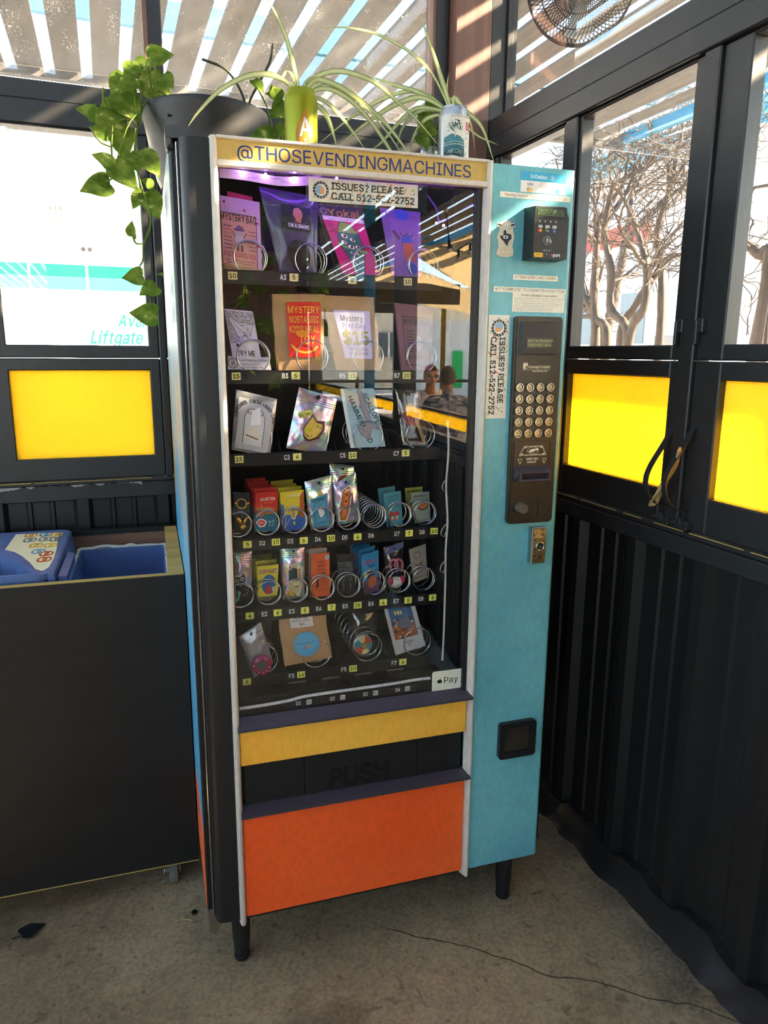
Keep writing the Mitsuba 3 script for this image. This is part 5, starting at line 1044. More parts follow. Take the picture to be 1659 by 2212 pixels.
def a(p, w, h, k=0):
    p.rect(0, 0, w, h * .34, '#5e3a58', l=1)
    if k: return
    p.text('TROLLS', w * .50, h * .74, h * .085, '#c83c28', w=w * .66, bold=True, l=3, rot=.06).text('Trading Cards', w * .52, h * .66, h * .045, '#1c3a5c', w=w * .42, bold=True, rot=.06).text('STICKERS', w * .5, h * .58, h * .035, '#d8c840', w=w * .6, rot=.06).rect(w * .10, h * .44, w * .28, h * .54, '#d8c840', l=2)
    p.ell(w * .52, h * .42, w * .20, h * .16, '#241a28', l=2).ell(w * .58, h * .28, w * .26, h * .15, '#a85a34', l=3)
card('card_pack', .115, [(0.316, 0.982), (0.358, 0.991), (0.358, 0.893), (0.318, 0.882)], (40, 130, 178), a, 'front blue wax pack with orange oval, sixth slot of the fifth row', 'card pack', 'blue wax packs in the fifth row', stack=3, th=.006, labels_behind=[f'blue wax pack standing {o} behind the front blue wax pack' for o in ('directly', 'second', 'third')])
def a(p, w, h): p.poly(Polygon([(0, h * .90), (w * .12, h * .98), (w, h * 1.0), (w, h * .88), (w * .1, h * .84)]), '#4c5a8c', l=1).line([(w * .1, h * .90), (w * .25, h * .96)], .002, '#d88a4a', l=2)
k_, Q = pouch('plush_pouch', .118, [(0.371, 0.996), (0.421, 1.008), (0.414, 0.884), (0.379, 0.880)], a, 'clear pouch with a round pink and white plush charm, seventh slot of the fifth row', 'pouch', mat_='clear_bag', seed=31)
ball = mv(trimesh.creation.icosphere(3, 1).apply_transform(np.diag([.0185, .008, .0145, 1])), .402, .120, .908)
obj('plush', ball, 'vc_matte', k_, smooth=True, col=C((218, 214, 204)))
for x, z in ((.388, .912), (.418, .914)): obj('plush_patch', mv(trimesh.creation.icosphere(2, 1).apply_transform(np.diag([.0070, .0085, .0105, 1])), x, .119, z), 'vc_matte', k_, smooth=True, col=C((206, 66, 92)))
for x, z in ((.4035, .916), (.4045, .903)): obj('plush_eye', mv(trimesh.creation.icosphere(1, .0013), x, .1122, z), 'vc_gloss', k_, col=C('#101010'))
obj('strap', cc(*[tube(spl([(.392 + o, .118, .934), (.386 + o, .117, .955), (.392 + o, .116, .966), (.404 + o, .117, .958), (.405 + o, .118, .934)], 18), .0030, 7) for o in (0, .012)]), 'vc_matte', k_, smooth=True, col=C((196, 110, 120)), label='striped pink strap')
def a(p, w, h, k=0):
    p.ring(w * .44, h * .76, w * .20, w * .03, '#4a4640', l=2).poly(Polygon([(w * .24, h * .56), (w * .44, h * .48), (w * .62, h * .54), (w * .76, h * .60), (w * .72, h * .40), (w * .56, h * .34), (w * .40, h * .32), (w * .28, h * .40)]), '#7a5c50', l=2).text('Stay sweet', w * .52, h * .22, h * .04, '#3c3630', w=w * .4).text('Made by hand in Austin', w * .54, h * .10, h * .04, '#3c3630', w=w * .7)
card('keychain_card', .115, [(0.434, 0.986), (0.477, 0.998), (0.481, 0.914), (0.446, 0.903)], (146, 138, 124), a, 'grey beige card with key ring and brown charm, right end of the fifth row', 'keychain')
# -- sixth row
k_, Q = pouch('gadget_pouch', .088, [(0.021, 0.820), (0.072, 0.851), (0.0965, 0.754), (0.053, 0.720)], lambda p, w, h: None, 'tilted silver pouch holding a magenta handheld toy, left end of the sixth row', 'pouch', mat_='silver_bag', bulge=.006, seed=41)
g_ = lambda m: m.apply_transform(trimesh.transformations.rotation_matrix(-.45, [0, 1, 0])).apply_translation([.0690, .075, .7560])
obj('toy', g_(trimesh.creation.icosphere(3, 1).apply_transform(np.diag([.0225, .0075, .0245, 1]))), 'vc_gloss', k_, smooth=True, col=C((150, 34, 84)), label='magenta egg shaped toy')
obj('toy_screen', g_(bx(-.0105, .0105, -.0086, -.0055, -.008, .012, .001)), 'vc_gloss', k_, col=C((74, 78, 66)))
for x, z in ((-.013, -.010), (-.0055, -.0165), (.004, -.0170), (.012, -.012), (-.0165, .010)): obj('toy_button', g_(mv(trimesh.creation.icosphere(1, .0020), x, -.0058, z)), 'vc_gloss', k_, col=C((214, 150, 170)))
pouch('sticker_pouch', .140, [(0.058, 0.868), (0.105, 0.850), (0.10, 0.762), (0.062, 0.760)], lambda p, w, h: p.poly(Polygon([(0, h * .85), (w * .6, h * .92), (w * .6, h), (0, h)]), '#c84a2c', l=3), 'dark glinting pouch behind the magenta toy pouch', 'pouch', mat_='clear_bag', seed=43)
def a(p, Q):
    w, h = Q.w, Q.h
    p.poly(Polygon([(w * .22, h * .96), (w * .70, h * .945), (w * .70, h * .71), (w * .22, h * .72)]), '#d4cec6', l=0).text('Mystery Bag', w * .46, h * .875, h * .042, '#3a342c', w=w * .26, bold=True).text('Mini Art Print + 2 Stickers', w * .46, h * .82, h * .035, '#3a342c', w=w * .40).text('$14', w * .46, h * .755, h * .042, '#3a342c', w=w * .10, bold=True)
    p.ell(w * .50, h * .38, w * .275, w * .275, '#64b2d4', l=1)
    for t in np.linspace(0, 2 * math.pi, 43)[:-1]: p.ell(w * .50 + w * .235 * math.cos(t), h * .38 + w * .235 * math.sin(t), w * .008, w * .008, '#4a8cb0', l=2)
    p.text('Maltese cafe', w * .50, h * .39, h * .050, '#5a7c9c', w=w * .40, l=3).ell(w * .47, h * .32, w * .04, w * .04, '#8c80b4', l=3).ell(w * .53, h * .34, w * .04, w * .04, '#c0a46c', l=4)
paper_bag('mystery_bag', .092, [(0.112, 0.866), (0.2205, 0.869), (0.2360, 0.746), (0.1235, 0.738)], 'kraft paper bag with round blue sticker and white label, second in the sixth row', a, seed=14)
k_ = thing('tin_charm', 'round beach ball patterned tin in a clear bag, third in the sixth row', 'tin')
tin = lathe([(0, 0), (.0225, 0), (.0245, .0015), (.0245, .009), (.0225, .0105), (0, .0108)], n=32); tin.apply_transform(trimesh.transformations.rotation_matrix(math.pi / 2, [1, 0, 0])); tin.apply_transform(np.diag([.92, 1, 1.05, 1])); tin.apply_translation([.3180, .122, .7600])
obj('tin', tin, 'vc_gloss', k_, smooth=40, col=C((200, 196, 178)))
p = Pr(); cols = ['#c8442c', '#e0d488', '#3a8a98', '#c8442c', '#e0d488', '#3a8a98']
for i in range(6):
    t = np.linspace(i * math.pi / 3 + .3, (i + 1) * math.pi / 3 + .3, 9); p.poly(Polygon([(.002, -.001)] + [(.0205 * math.cos(q), .0235 * math.sin(q)) for q in t]), cols[i], l=0)
p.ell(.003, -.002, .0065, .0095, '#1c1c1c', l=2).ell(.003, -.002, .0058, .0085, '#c8b45c', l=3)
for i in range(4): p.line([(-.001, -.0075 + i * .0035), (.007, -.0065 + i * .0035)], .0012, '#1c1c1c', l=4)
m_, c_ = p.build(face(.3180, .7600, .1108)); obj('tin_print', m_, 'print', k_, col=c_)
obj('clear_bag', Quad(.118, [(0.288, 0.852), (0.356, 0.845), (0.351, 0.728), (0.290, 0.732)], .006, .012).slab(.02, 8, 10, .006, 5), 'clear_bag', k_, smooth=True)
def a(p, w, h, k=0):
    x0, x1, y0, y1 = w * .11, w * .86, h * .27, h * .97; rng = np.random.RandomState(6)
    p.rect(x0, y0, x1, y1, '#3a6288', l=1)
    p.rect(x0, y0, x1, y0 + (y1 - y0) * .36, '#9a5634', l=2)
    for i in range(46):
        x, y = rng.uniform(x0 + .003, x1 - .003), y0 + rng.uniform(.02, .55) * (y1 - y0)
        p.ell(x, y, .0035, .003, ['#b8642c', '#5a3a34', '#c88a4c', '#7a4a3c', '#3c4454', '#d0b088'][rng.randint(6)], l=3)
    p.poly(Polygon([(x0 + w * .2, y0 + h * .2), (x0 + w * .3, y0 + h * .42), (x0 + w * .42, y0 + h * .36), (x0 + w * .52, y0 + h * .50), (x0 + w * .62, y0 + h * .3), (x0 + w * .66, y0 + h * .18)]), '#6a6a74', l=4)
    for x in (.22, .32, .42): p.ell(x0 + w * x * .9, y0 + h * .50, .003, .006, '#c8b45c', l=4)
    p.text('Sticker', w * .52, h * .165, h * .045, '#4a4444', w=w * .28).text('$8', w * .52, h * .10, h * .045, '#4a4444', w=w * .08)
card('art_card', .092, [(0.361, 0.868), (0.439, 0.870), (0.471, 0.748), (0.394, 0.732)], (190, 186, 182), a, 'white card with a painted blue sky and desert town, right end of the sixth row', 'print')
FR[0] = ROOM
# ---------------------------------------------------------------- plants and pots on top of the machine
FR[0] = MACH
LEAVES= [(-0.095, 0.455, 2.104, -0.042, 0.435, 2.109), (-0.125, 0.471, 2.097, -0.092, 0.451, 2.066), (-0.13, 0.429, 2.075, -0.15, 0.409, 2.044), (-0.113, 0.451, 2.081, -0.135, 0.431, 2.046), (-0.15, 0.489, 2.07, -0.182, 0.469, 2.016), (-0.096, 0.49, 2.076, -0.072, 0.47, 2.007), (-0.069, 0.413, 2.054, -0.054, 0.393, 2.008), (-0.163, 0.421, 2.011, -0.123, 0.401, 1.953), (-0.134, 0.405, 2.037, -0.162, 0.385, 2.005), (-0.216, 0.444, 1.969, -0.256, 0.424, 1.975), (-0.221, 0.403, 1.945, -0.216, 0.383, 1.975), (-0.205, 0.446, 1.986, -0.15, 0.426, 1.935), (-0.176, 0.465, 2.004, -0.162, 0.445, 1.948), (-0.195, 0.428, 1.927, -0.23, 0.408, 1.934), (-0.166, 0.468, 1.944, -0.159, 0.448, 1.881), (-0.188, 0.361, 1.848, -0.226, 0.341, 1.863), (-0.181, 0.373, 1.853, -0.14, 0.353, 1.804), (-0.14, 0.374, 1.878, -0.133, 0.354, 1.834), (-0.125, 0.382, 1.884, -0.09, 0.362, 1.828), (-0.104, 0.387, 1.814, -0.129, 0.367, 1.823), (-0.199, 0.375, 1.81, -0.256, 0.355, 1.791), (-0.2, 0.379, 1.818, -0.234, 0.359, 1.817), (-0.124, 0.409, 1.804, -0.15, 0.389, 1.765), (-0.116, 0.405, 1.8, -0.094, 0.385, 1.745), (-0.156, 0.379, 1.704, -0.154, 0.359, 1.733), (-0.139, 0.393, 1.619, -0.181, 0.373, 1.611), (-0.11, 0.378, 1.594, -0.147, 0.358, 1.572), (-0.114, 0.38, 1.531, -0.171, 0.36, 1.533), (-0.102, 0.373, 1.622, -0.093, 0.353, 1.617)]
STEMS= [[(-0.093, 0.43, 2.021), (-0.117, 0.424, 1.985), (-0.13, 0.417, 1.94), (-0.136, 0.411, 1.898), (-0.135, 0.405, 1.847), (-0.115, 0.399, 1.757), (-0.113, 0.393, 1.736), (-0.131, 0.386, 1.689), (-0.134, 0.38, 1.658)], [(-0.112, 0.38, 1.766), (-0.115, 0.378, 1.722), (-0.131, 0.377, 1.688), (-0.135, 0.375, 1.652), (-0.144, 0.373, 1.631), (-0.131, 0.372, 1.592), (-0.118, 0.37, 1.532)], [(-0.183, 0.42, 1.948), (-0.188, 0.415, 1.898), (-0.188, 0.41, 1.861), (-0.19, 0.405, 1.833), (-0.204, 0.4, 1.818)], [(-0.121, 0.42, 1.977), (-0.183, 0.42, 1.948)], [(-0.119, 0.42, 2.0), (-0.144, 0.42, 1.981), (-0.19, 0.42, 1.98)], [(-0.154, 0.38, 1.704), (-0.148, 0.38, 1.689), (-0.134, 0.38, 1.688)], [(-0.231, 0.41, 1.935), (-0.212, 0.41, 1.906), (-0.187, 0.41, 1.896)], [(-0.123, 0.38, 1.797), (-0.119, 0.38, 1.777), (-0.113, 0.38, 1.754)], [(-0.197, 0.41, 2.017), (-0.199, 0.41, 1.992), (-0.194, 0.41, 1.977)], [(-0.101, 0.43, 2.021), (-0.106, 0.43, 2.052), (-0.122, 0.43, 2.07)], [(-0.09, 0.43, 2.015), (-0.084, 0.43, 2.077), (-0.08, 0.43, 2.09)]]
CUT= [[(0.128, 0.5, 2.033), (0.11, 0.48, 2.071), (0.076, 0.46, 2.101), (0.023, 0.44, 2.109)], [(0.135, 0.5, 2.04), (0.16, 0.483, 2.088), (0.184, 0.467, 2.131), (0.19, 0.45, 2.165)]]
SP1= [[(0.179, 0.11, 1.95), (0.154, 0.112, 1.975), (0.121, 0.113, 1.984), (0.079, 0.115, 1.976), (0.029, 0.117, 1.948), (-0.013, 0.118, 1.907), (-0.036, 0.12, 1.877)], [(0.181, 0.11, 1.951), (0.178, 0.125, 2.001), (0.165, 0.14, 2.062), (0.148, 0.155, 2.108), (0.132, 0.17, 2.142)], [(0.175, 0.11, 1.95), (0.176, 0.138, 1.994), (0.169, 0.165, 2.011), (0.164, 0.193, 2.006), (0.166, 0.22, 2.002)], [(0.188, 0.11, 1.955), (0.212, 0.103, 1.983), (0.25, 0.096, 1.998), (0.288, 0.089, 1.996), (0.334, 0.081, 1.981), (0.373, 0.074, 1.952), (0.417, 0.067, 1.918), (0.467, 0.06, 1.868)], [(0.192, 0.11, 1.956), (0.221, 0.103, 1.974), (0.25, 0.096, 1.975), (0.279, 0.089, 1.962), (0.312, 0.081, 1.936), (0.337, 0.074, 1.909), (0.367, 0.067, 1.874), (0.402, 0.06, 1.822)], [(0.192, 0.11, 1.952), (0.225, 0.103, 1.965), (0.254, 0.096, 1.962), (0.288, 0.089, 1.943), (0.326, 0.081, 1.906), (0.356, 0.074, 1.866), (0.377, 0.067, 1.834), (0.393, 0.06, 1.805)], [(0.196, 0.11, 1.948), (0.228, 0.098, 1.944), (0.256, 0.085, 1.92), (0.283, 0.072, 1.884), (0.306, 0.06, 1.849)], [(0.205, 0.11, 1.955), (0.227, 0.093, 1.923), (0.24, 0.077, 1.889), (0.247, 0.06, 1.85)], [(0.196, 0.11, 1.952), (0.238, 0.138, 1.982), (0.285, 0.165, 1.992), (0.335, 0.193, 1.974), (0.366, 0.22, 1.938)], [(0.192, 0.11, 1.956), (0.212, 0.102, 1.978), (0.236, 0.093, 1.976), (0.278, 0.085, 1.959), (0.342, 0.077, 1.916), (0.381, 0.068, 1.875), (0.417, 0.06, 1.827)], [(0.188, 0.11, 1.955), (0.203, 0.14, 1.987), (0.227, 0.17, 2.015)], [(0.183, 0.11, 1.951), (0.177, 0.165, 1.99), (0.169, 0.22, 2.011)]]
SP2= [[(0.502, 0.11, 1.958), (0.496, 0.117, 2.005), (0.473, 0.123, 2.066), (0.446, 0.13, 2.134)], [(0.497, 0.11, 1.962), (0.474, 0.124, 2.025), (0.431, 0.138, 2.066), (0.365, 0.152, 2.097), (0.3, 0.166, 2.108), (0.242, 0.18, 2.105)], [(0.489, 0.11, 1.961), (0.468, 0.13, 1.986), (0.436, 0.15, 1.997), (0.395, 0.17, 1.99), (0.344, 0.19, 1.966), (0.301, 0.21, 1.938), (0.248, 0.23, 1.895)], [(0.492, 0.11, 1.957), (0.448, 0.115, 1.975), (0.393, 0.12, 1.959), (0.334, 0.125, 1.922), (0.266, 0.13, 1.868)], [(0.487, 0.11, 1.953), (0.443, 0.128, 1.958), (0.406, 0.145, 1.93), (0.374, 0.162, 1.894), (0.355, 0.18, 1.881)], [(0.487, 0.11, 1.953), (0.461, 0.15, 1.962), (0.431, 0.19, 1.936), (0.43, 0.23, 1.902)], [(0.511, 0.11, 1.959), (0.516, 0.105, 1.979), (0.539, 0.1, 1.955), (0.578, 0.095, 1.924), (0.608, 0.09, 1.853)], [(0.507, 0.11, 1.955), (0.511, 0.128, 1.981), (0.543, 0.145, 1.981), (0.582, 0.162, 1.946), (0.603, 0.18, 1.884)], [(0.504, 0.11, 1.958), (0.525, 0.17, 2.016), (0.552, 0.23, 2.068)], [(0.519, 0.11, 1.954), (0.574, 0.12, 1.917), (0.634, 0.13, 1.902)], [(0.49, 0.11, 1.957), (0.45, 0.133, 1.989), (0.4, 0.157, 2.007), (0.35, 0.18, 2.026)], [(0.492, 0.11, 1.953), (0.471, 0.15, 1.946), (0.457, 0.19, 1.92), (0.461, 0.23, 1.895)]]
PL2= [(0.153, 0.17, 1.964, 0.125, 0.16, 1.964), (0.147, 0.17, 1.977, 0.144, 0.16, 1.942), (0.164, 0.17, 1.947, 0.131, 0.16, 1.917), (0.138, 0.17, 1.888, 0.09, 0.16, 1.881), (0.158, 0.17, 1.906, 0.143, 0.16, 1.881), (0.102, 0.17, 1.988, 0.119, 0.16, 1.963), (0.474, 0.17, 1.951, 0.489, 0.16, 1.976), (0.494, 0.17, 1.936, 0.453, 0.16, 1.921), (0.464, 0.17, 1.916, 0.481, 0.16, 1.889), (0.469, 0.17, 1.959, 0.455, 0.16, 1.934), (0.56, 0.17, 1.938, 0.574, 0.16, 1.94), (0.566, 0.17, 1.899, 0.571, 0.16, 1.874), (0.498, 0.17, 1.992, 0.47, 0.16, 1.974)]
def heart(L, fold=.28, droop=.35, seed=0):
    """Heart shaped leaf along +y, its stalk at the origin, length L, facing +z."""
    yk = [-.02, .05, .16, .30, .45, .60, .75, .88, 1.0]
    ex = [.03, .30, .42, .455, .42, .345, .235, .12, .005]
    ey = [-.09, -.11, .02, .19, .37, .54, .71, .87, 1.03]
    V, F = [], []
    for s in (-1, 1):
        o = len(V)
        for y, x, y2 in zip(yk, ex, ey):
            for t in (0, .5, 1):
                X, Y_ = s * x * t, y + (y2 - y) * t
                V.append((X * L, Y_ * L, L * (fold * abs(X) * (1 - .8 * abs(X)) - droop * max(Y_, 0) ** 2 * .5 + .03 * math.sin(Y_ * 9 + seed) * t)))
        for j in range(8):
            for t in range(2):
                a = o + j * 3 + t; q = [(a, a + 1, a + 4), (a, a + 4, a + 3)]
                F += q if s > 0 else [f[::-1] for f in q]
    return TM(V, F)

def leaf_at(b, t, seed=0, tw=None, fold=.28):
    b, t = np.array(b, float), np.array(t, float); d = t - b; L = np.linalg.norm(d); d /= L
    rng = np.random.RandomState(seed + 100)
    n = np.array([rng.uniform(-.55, .45), -1.0, rng.uniform(-.1, .7)]) if tw is None else np.array(tw, float)
    n -= d * (n @ d); n /= np.linalg.norm(n)
    x = np.cross(d, n); M = np.eye(4); M[:3, 0], M[:3, 1], M[:3, 2], M[:3, 3] = x, d, n, b
    return heart(L, fold, rng.uniform(-.1, .35), seed).apply_transform(M)

def ribbon(path, w, n=22, fold=.35, seed=0):
    """Arching strap leaf with a pale middle; returns mesh and colours."""
    P = spl(path, n); t = np.gradient(P, axis=0); t /= np.linalg.norm(t, axis=1, keepdims=True)
    rng = np.random.RandomState(seed)
    side = np.cross(t, [0, 1, 0]); side += np.array([0, rng.uniform(-.5, .5), 0]); side /= np.linalg.norm(side, axis=1, keepdims=True)
    up = np.cross(side, t); s = np.linspace(0, 1, n)
    ww = w * np.clip(.55 + 1.3 * s, 0, 1) * (1 - s ** 3.2) + .0006
    V, K = [], []
    g, pale = C((122, 144, 58)), C((222, 224, 172))
    for k, (f, up_) in enumerate(((-1, .3), (-.35, .06), (0, 0), (.35, .06), (1, .3))):
        V.append(P + side * (ww * f / 2)[:, None] + up * (ww * up_ * fold)[:, None])
        base = pale if abs(f) < .5 else g
        K.append(np.outer(1 - .15 * s, base))
    V, K = np.vstack(V), np.vstack(K); F = []
    for k in range(4):
        for i in range(n - 1): a, b = k * n + i, (k + 1) * n + i; F += [(a, b, b + 1), (a, b + 1, a + 1)]
    return TM(V, F), K

# black planter
pl = thing('planter', 'large black tapered planter standing on the back of the machine top', 'planter')
obj('pot', lathe([(0, 1.831), (.113, 1.831), (.122, 1.850), (.1475, 1.990), (.1490, 2.003), (.1475, 2.006), (.1380, 2.004), (.137, 1.985), (0, 1.98)], .030, .490, 0, 56), 'black_plastic', pl, smooth=35)
obj('soil', lathe([(0, 1.9855), (.1365, 1.9855), (.1365, 1.982), (0, 1.982)], .030, .490, 0, 40), 'vc_matte', pl, col=C((46, 36, 28)))
for x in (-.062, .085): obj('drain_hole', cyl((x, .371, 1.965), (x, .395, 1.965), .0022, n=8), 'inner_black', pl)
po = thing('pothos_plant', 'trailing green pothos hanging from the black planter past the left window', 'plant')
stem_g = C((104, 122, 46))
for s in STEMS: obj('stem', tube(spl(s, 28), np.linspace(.0026, .0018, 28), 6), 'vc_matte', po, smooth=True, col=stem_g * (.8 if len(s) > 4 else 1.0))
obj('stem', tube(spl([(-.03, .46, 1.99), (-.07, .44, 2.03), STEMS[0][0]], 10), .0026, 6), 'vc_matte', po, smooth=True, col=stem_g)
for i, (bx_, by_, bz_, tx_, ty_, tz_) in enumerate(LEAVES):
    obj('leaf', leaf_at((bx_, by_, bz_), (tx_, ty_, tz_), i), 'leaf', po, smooth=True)
    if i in (0, 1, 2, 3, 4, 5, 6, 7, 8, 11, 12, 14, 16, 17):
        j = np.array(STEMS[0][min(2, i % 3)]); obj('leaf_stalk', tube(spl([j, (np.array((bx_, by_, bz_)) + j) / 2 + [0, -.01, .02], (bx_, by_, bz_)], 10), .0014, 5), 'vc_matte', po, smooth=True, col=stem_g)
for i, c_ in enumerate(CUT):
    obj('bare_stalk', tube(spl([(c_[0][0], .5, 1.98)] + c_, 20), .0030, 6), 'vc_matte', po, smooth=True, col=C((58, 62, 44)), label='dark leafless stalk')

def canmesh(r=.0331, h=.1220):
    return [(0, .001), (.024, .001), (.027, 0), (.0300, .006), (r, .013), (r, h - .020), (.0310, h - .010), (.0275, h - .004), (.0272, h), (.0258, h), (.0255, h - .006), (0, h - .007)]
def wrap(cx, cy, z0, r): return lambda u, v, n: np.stack([cx + (r + n) * np.sin(u / r), cy - (r + n) * np.cos(u / r), z0 + v], 1)
def can_print(pr, parent, cx, cy, a0=0.0):
    w = wrap(cx, cy, 1.8345, .0331)
    m, k = pr.build(lambda u, v, n: w(u + a0, v, n), .0002, cut=.006)
    obj('can_print', m, 'print', parent, col=k)
sp1 = thing('potted_spider_plant', 'spider plant in a lime green drinks can with orange emblem', 'plant')
obj('can', lathe(canmesh(), .1835, .100, 1.8345, 40), 'can_green', sp1, smooth=35)
p = Pr(); dp = Polygon([(.0, .082), (-.006, .068), (-.015, .050), (-.0195, .036), (-.0180, .024), (-.010, .016), (0, .0140), (.010, .016), (.0180, .024), (.0195, .036), (.015, .050), (.006, .068)])
p.poly(dp.buffer(.0004), '#8c7c14', l=0).poly(dp, '#a8741c', l=1).text('A', .001, .030, .034, '#6a645c', w=.026, bold=True, l=3).text('A', 0, .0305, .033, '#b4b0ac', w=.023, bold=True, l=4)
st_ = Polygon([(.0045 * (1 if i % 2 == 0 else .42) * math.sin(i * math.pi / 5), .0235 + .0045 * (1 if i % 2 == 0 else .42) * math.cos(i * math.pi / 5)) for i in range(10)]); p.poly(st_, '#eceae4', l=4)
can_print(p, sp1, .1835, .100, .0015)
sp2 = thing('potted_spider_plant', 'spider plant in a white drinks can printed with a tree', 'plant')
obj('can', lathe(canmesh(), .5140, .100, 1.8345, 40), 'vc_metal', sp2, smooth=35, col=C((206, 206, 204)))
p = Pr().rect(-.034, .014, .040, .101, '#dcd8c8', l=0)
rng = np.random.RandomState(5)
p.text('OLD SCHOOL AUSTIN BREWERY', .004, .0965, .0030, '#5a5850', w=.048, l=2)
p.rect(-.034, .014, .012, .050, '#2e6670', l=1).poly(Polygon([(-.034, .050), (-.034, .056), (-.018, .0635), (.000, .060), (.010, .053), (.012, .050)]), '#3f7c84', l=1)
p.line([(-.0095, .058), (-.0090, .078)], .0022, '#d6d2c2', l=4).line([(-.009, .070), (-.016, .078)], .0012, '#d6d2c2', l=4).line([(-.009, .072), (-.001, .080)], .0012, '#d6d2c2', l=4)
for i in range(90):
    x, y = rng.normal(-.009, .0085), rng.normal(.080, .0060)
    if abs(x + .009) < .017 and .066 < y < .092: p.ell(x, y, rng.uniform(.0008, .0022), rng.uniform(.0006, .0014), ['#16302e', '#27504c', '#3a6a60'][i % 3], l=3, a=rng.uniform(0, 90))
for y in (.0475, .0425): p.line([(-.034, y - .002), (-.012, y + .0015), (.012, y)], .0008, '#d8dcd0', l=3)
for i in range(8): p.line([(-.032 + i * .0055, .0415), (-.032 + i * .0055, .0475)], .0005, '#d8dcd0', l=3)
p.poly(Polygon([(-.034, .028), (-.022, .036), (-.010, .032), (.004, .036), (.012, .034), (.012, .020), (-.034, .018)]), '#16383e', l=2).text('Hill City', -.010, .026, .0080, '#b8d4d0', w=.030, l=4, slant=.3)
p.poly(Polygon([(-.034, .014), (-.034, .020), (-.016, .022), (.012, .017), (.012, .014)]), '#cfc8b0', l=3)
p.text('BE', .0155, .073, .0155, '#c23a48', w=.0165, bold=True, l=3, al='l').text('LAGER', .0160, .066, .0040, '#5a5a58', w=.012, al='l', l=3)
for i in range(5): p.rect(.015 + (i % 2) * .007, .024 + i * .0075, .0205 + (i % 2) * .007, .029 + i * .0075, '#c8c0a0' if i % 2 else '#a8b8a8', l=2)
can_print(p, sp2, .5140, .100, .0005)
for base, paths, key, cx in ((0, SP1, sp1, .1835), (1, SP2, sp2, .5140)):
    obj('soil', lathe([(0, 1.9490), (.0254, 1.9490), (.0254, 1.947), (0, 1.947)], cx, .100, 0, 24), 'vc_matte', key, col=C((52, 40, 30)))
    for i, s in enumerate(paths):
        q = [np.array([cx + (s[0][0] - cx) * .35, .1, 1.948])] + [np.array(t) for t in s[0 if len(s) < 4 else 1:]]
        wd = .0098 if len(s) > 3 else .0075
        if (base, i) in ((0, 2), (1, 7)): wd = .008
        m, k = ribbon(q, wd * (1.0 if i % 3 else 1.15), 26, seed=i + base * 20)
        if (base, i) in ((1, 7), (0, 5), (0, 8)):
            n = 26; f_ = np.tile(np.clip((np.linspace(0, 1, n) - .8) * 6, 0, 1), 5)[:, None]; k = k * (1 - f_) + C((150, 96, 40)) * f_
        obj('strap_leaf', m, 'vc_leaf', key, smooth=True, col=k)
# pothos cuttings standing behind the cans, one in a glass jar
pc = thing('pothos_cutting', 'leafy pothos cutting standing behind the lime green can', 'plant')
pd = thing('pothos_cutting', 'leafy pothos cutting in a clear glass jar behind the white can', 'plant')
for i, (b0, b1, b2, t0, t1, t2) in enumerate(PL2):
    key, root = (pc, (.150, .19, 1.836)) if i < 6 else (pd, (.495, .185, 1.842))
    obj('leaf', leaf_at((b0, b1, b2), (t0, t1, t2), 50 + i), 'leaf', key, smooth=True)
    obj('leaf_stalk', tube(spl([root, ((root[0] + b0) / 2 + .01, .185, (root[2] * .4 + b2 * .6)), (b0, b1, b2)], 12), .0016, 5), 'vc_matte', key, smooth=True, col=stem_g)
obj('jar', lathe([(0, 1.8345), (.026, 1.8345), (.029, 1.838), (.029, 1.872), (.022, 1.884), (.022, 1.894), (.0215, 1.894), (.0212, 1.884), (.0280, 1.8715), (.0278, 1.8395), (0, 1.838)], .493, .182, 0, 28), 'clear_bag', pd, smooth=40)
obj('nursery_pot', lathe([(0, 1.831), (.024, 1.831), (.030, 1.862), (.028, 1.862), (.0275, 1.856), (0, 1.856)], .150, .195, 0, 24), 'black_plastic', pc, smooth=35)

# ---------------------------------------------------------------- bin cabinet left of the machine
cb = thing('bin_cabinet', 'long black wooden bin cabinet on casters with an open top, left of the machine', 'cabinet')
X0, X1, Y0, Y1, Z0, Z1 = -0.84, -0.0815, .351, .921, .085, .9015
obj('front_panel', bx(X0, X1, Y0, Y0 + .018, Z0, Z1 - .0005, .0008), 'black_cabinet', cb)
obj('end_panel', bx(X1 - .018, X1, Y0 + .018, Y1, Z0, Z1 - .0005), 'black_cabinet', cb)
obj('end_panel', bx(X0, X0 + .018, Y0 + .018, Y1, Z0, Z1 - .0005), 'black_cabinet', cb)
obj('back_panel', bx(X0 + .018, X1 - .018, Y1 - .018, Y1, Z0, Z1 - .0005), 'brown_board', cb, label='bare brown board at the back')
obj('floor_panel', bx(X0 + .018, X1 - .018, Y0 + .018, Y1 - .018, Z0, Z0 + .018), 'black_cabinet', cb)
obj('front_edge', bx(X0, X1, Y0 + .0005, Y0 + .022, Z1 - .0004, Z1 + .0005), 'raw_wood', cb, label='bare yellowish plywood edge')
obj('side_edge', bx(X1 - .036, X1, Y0 + .022, Y1, Z1 - .014, Z1 + .0005), 'raw_wood', cb, label='wide bare wood rim at the end')
obj('back_edge', bx(X0, X1, Y1 - .022, Y1 + .002, Z1 - .014, Z1 + .001), 'black_cabinet', cb)
obj('bottom_edge', bx(X0, X1, Y0 - .0006, Y0 + .018, Z0 - .002, Z0 + .001), 'raw_wood', cb)
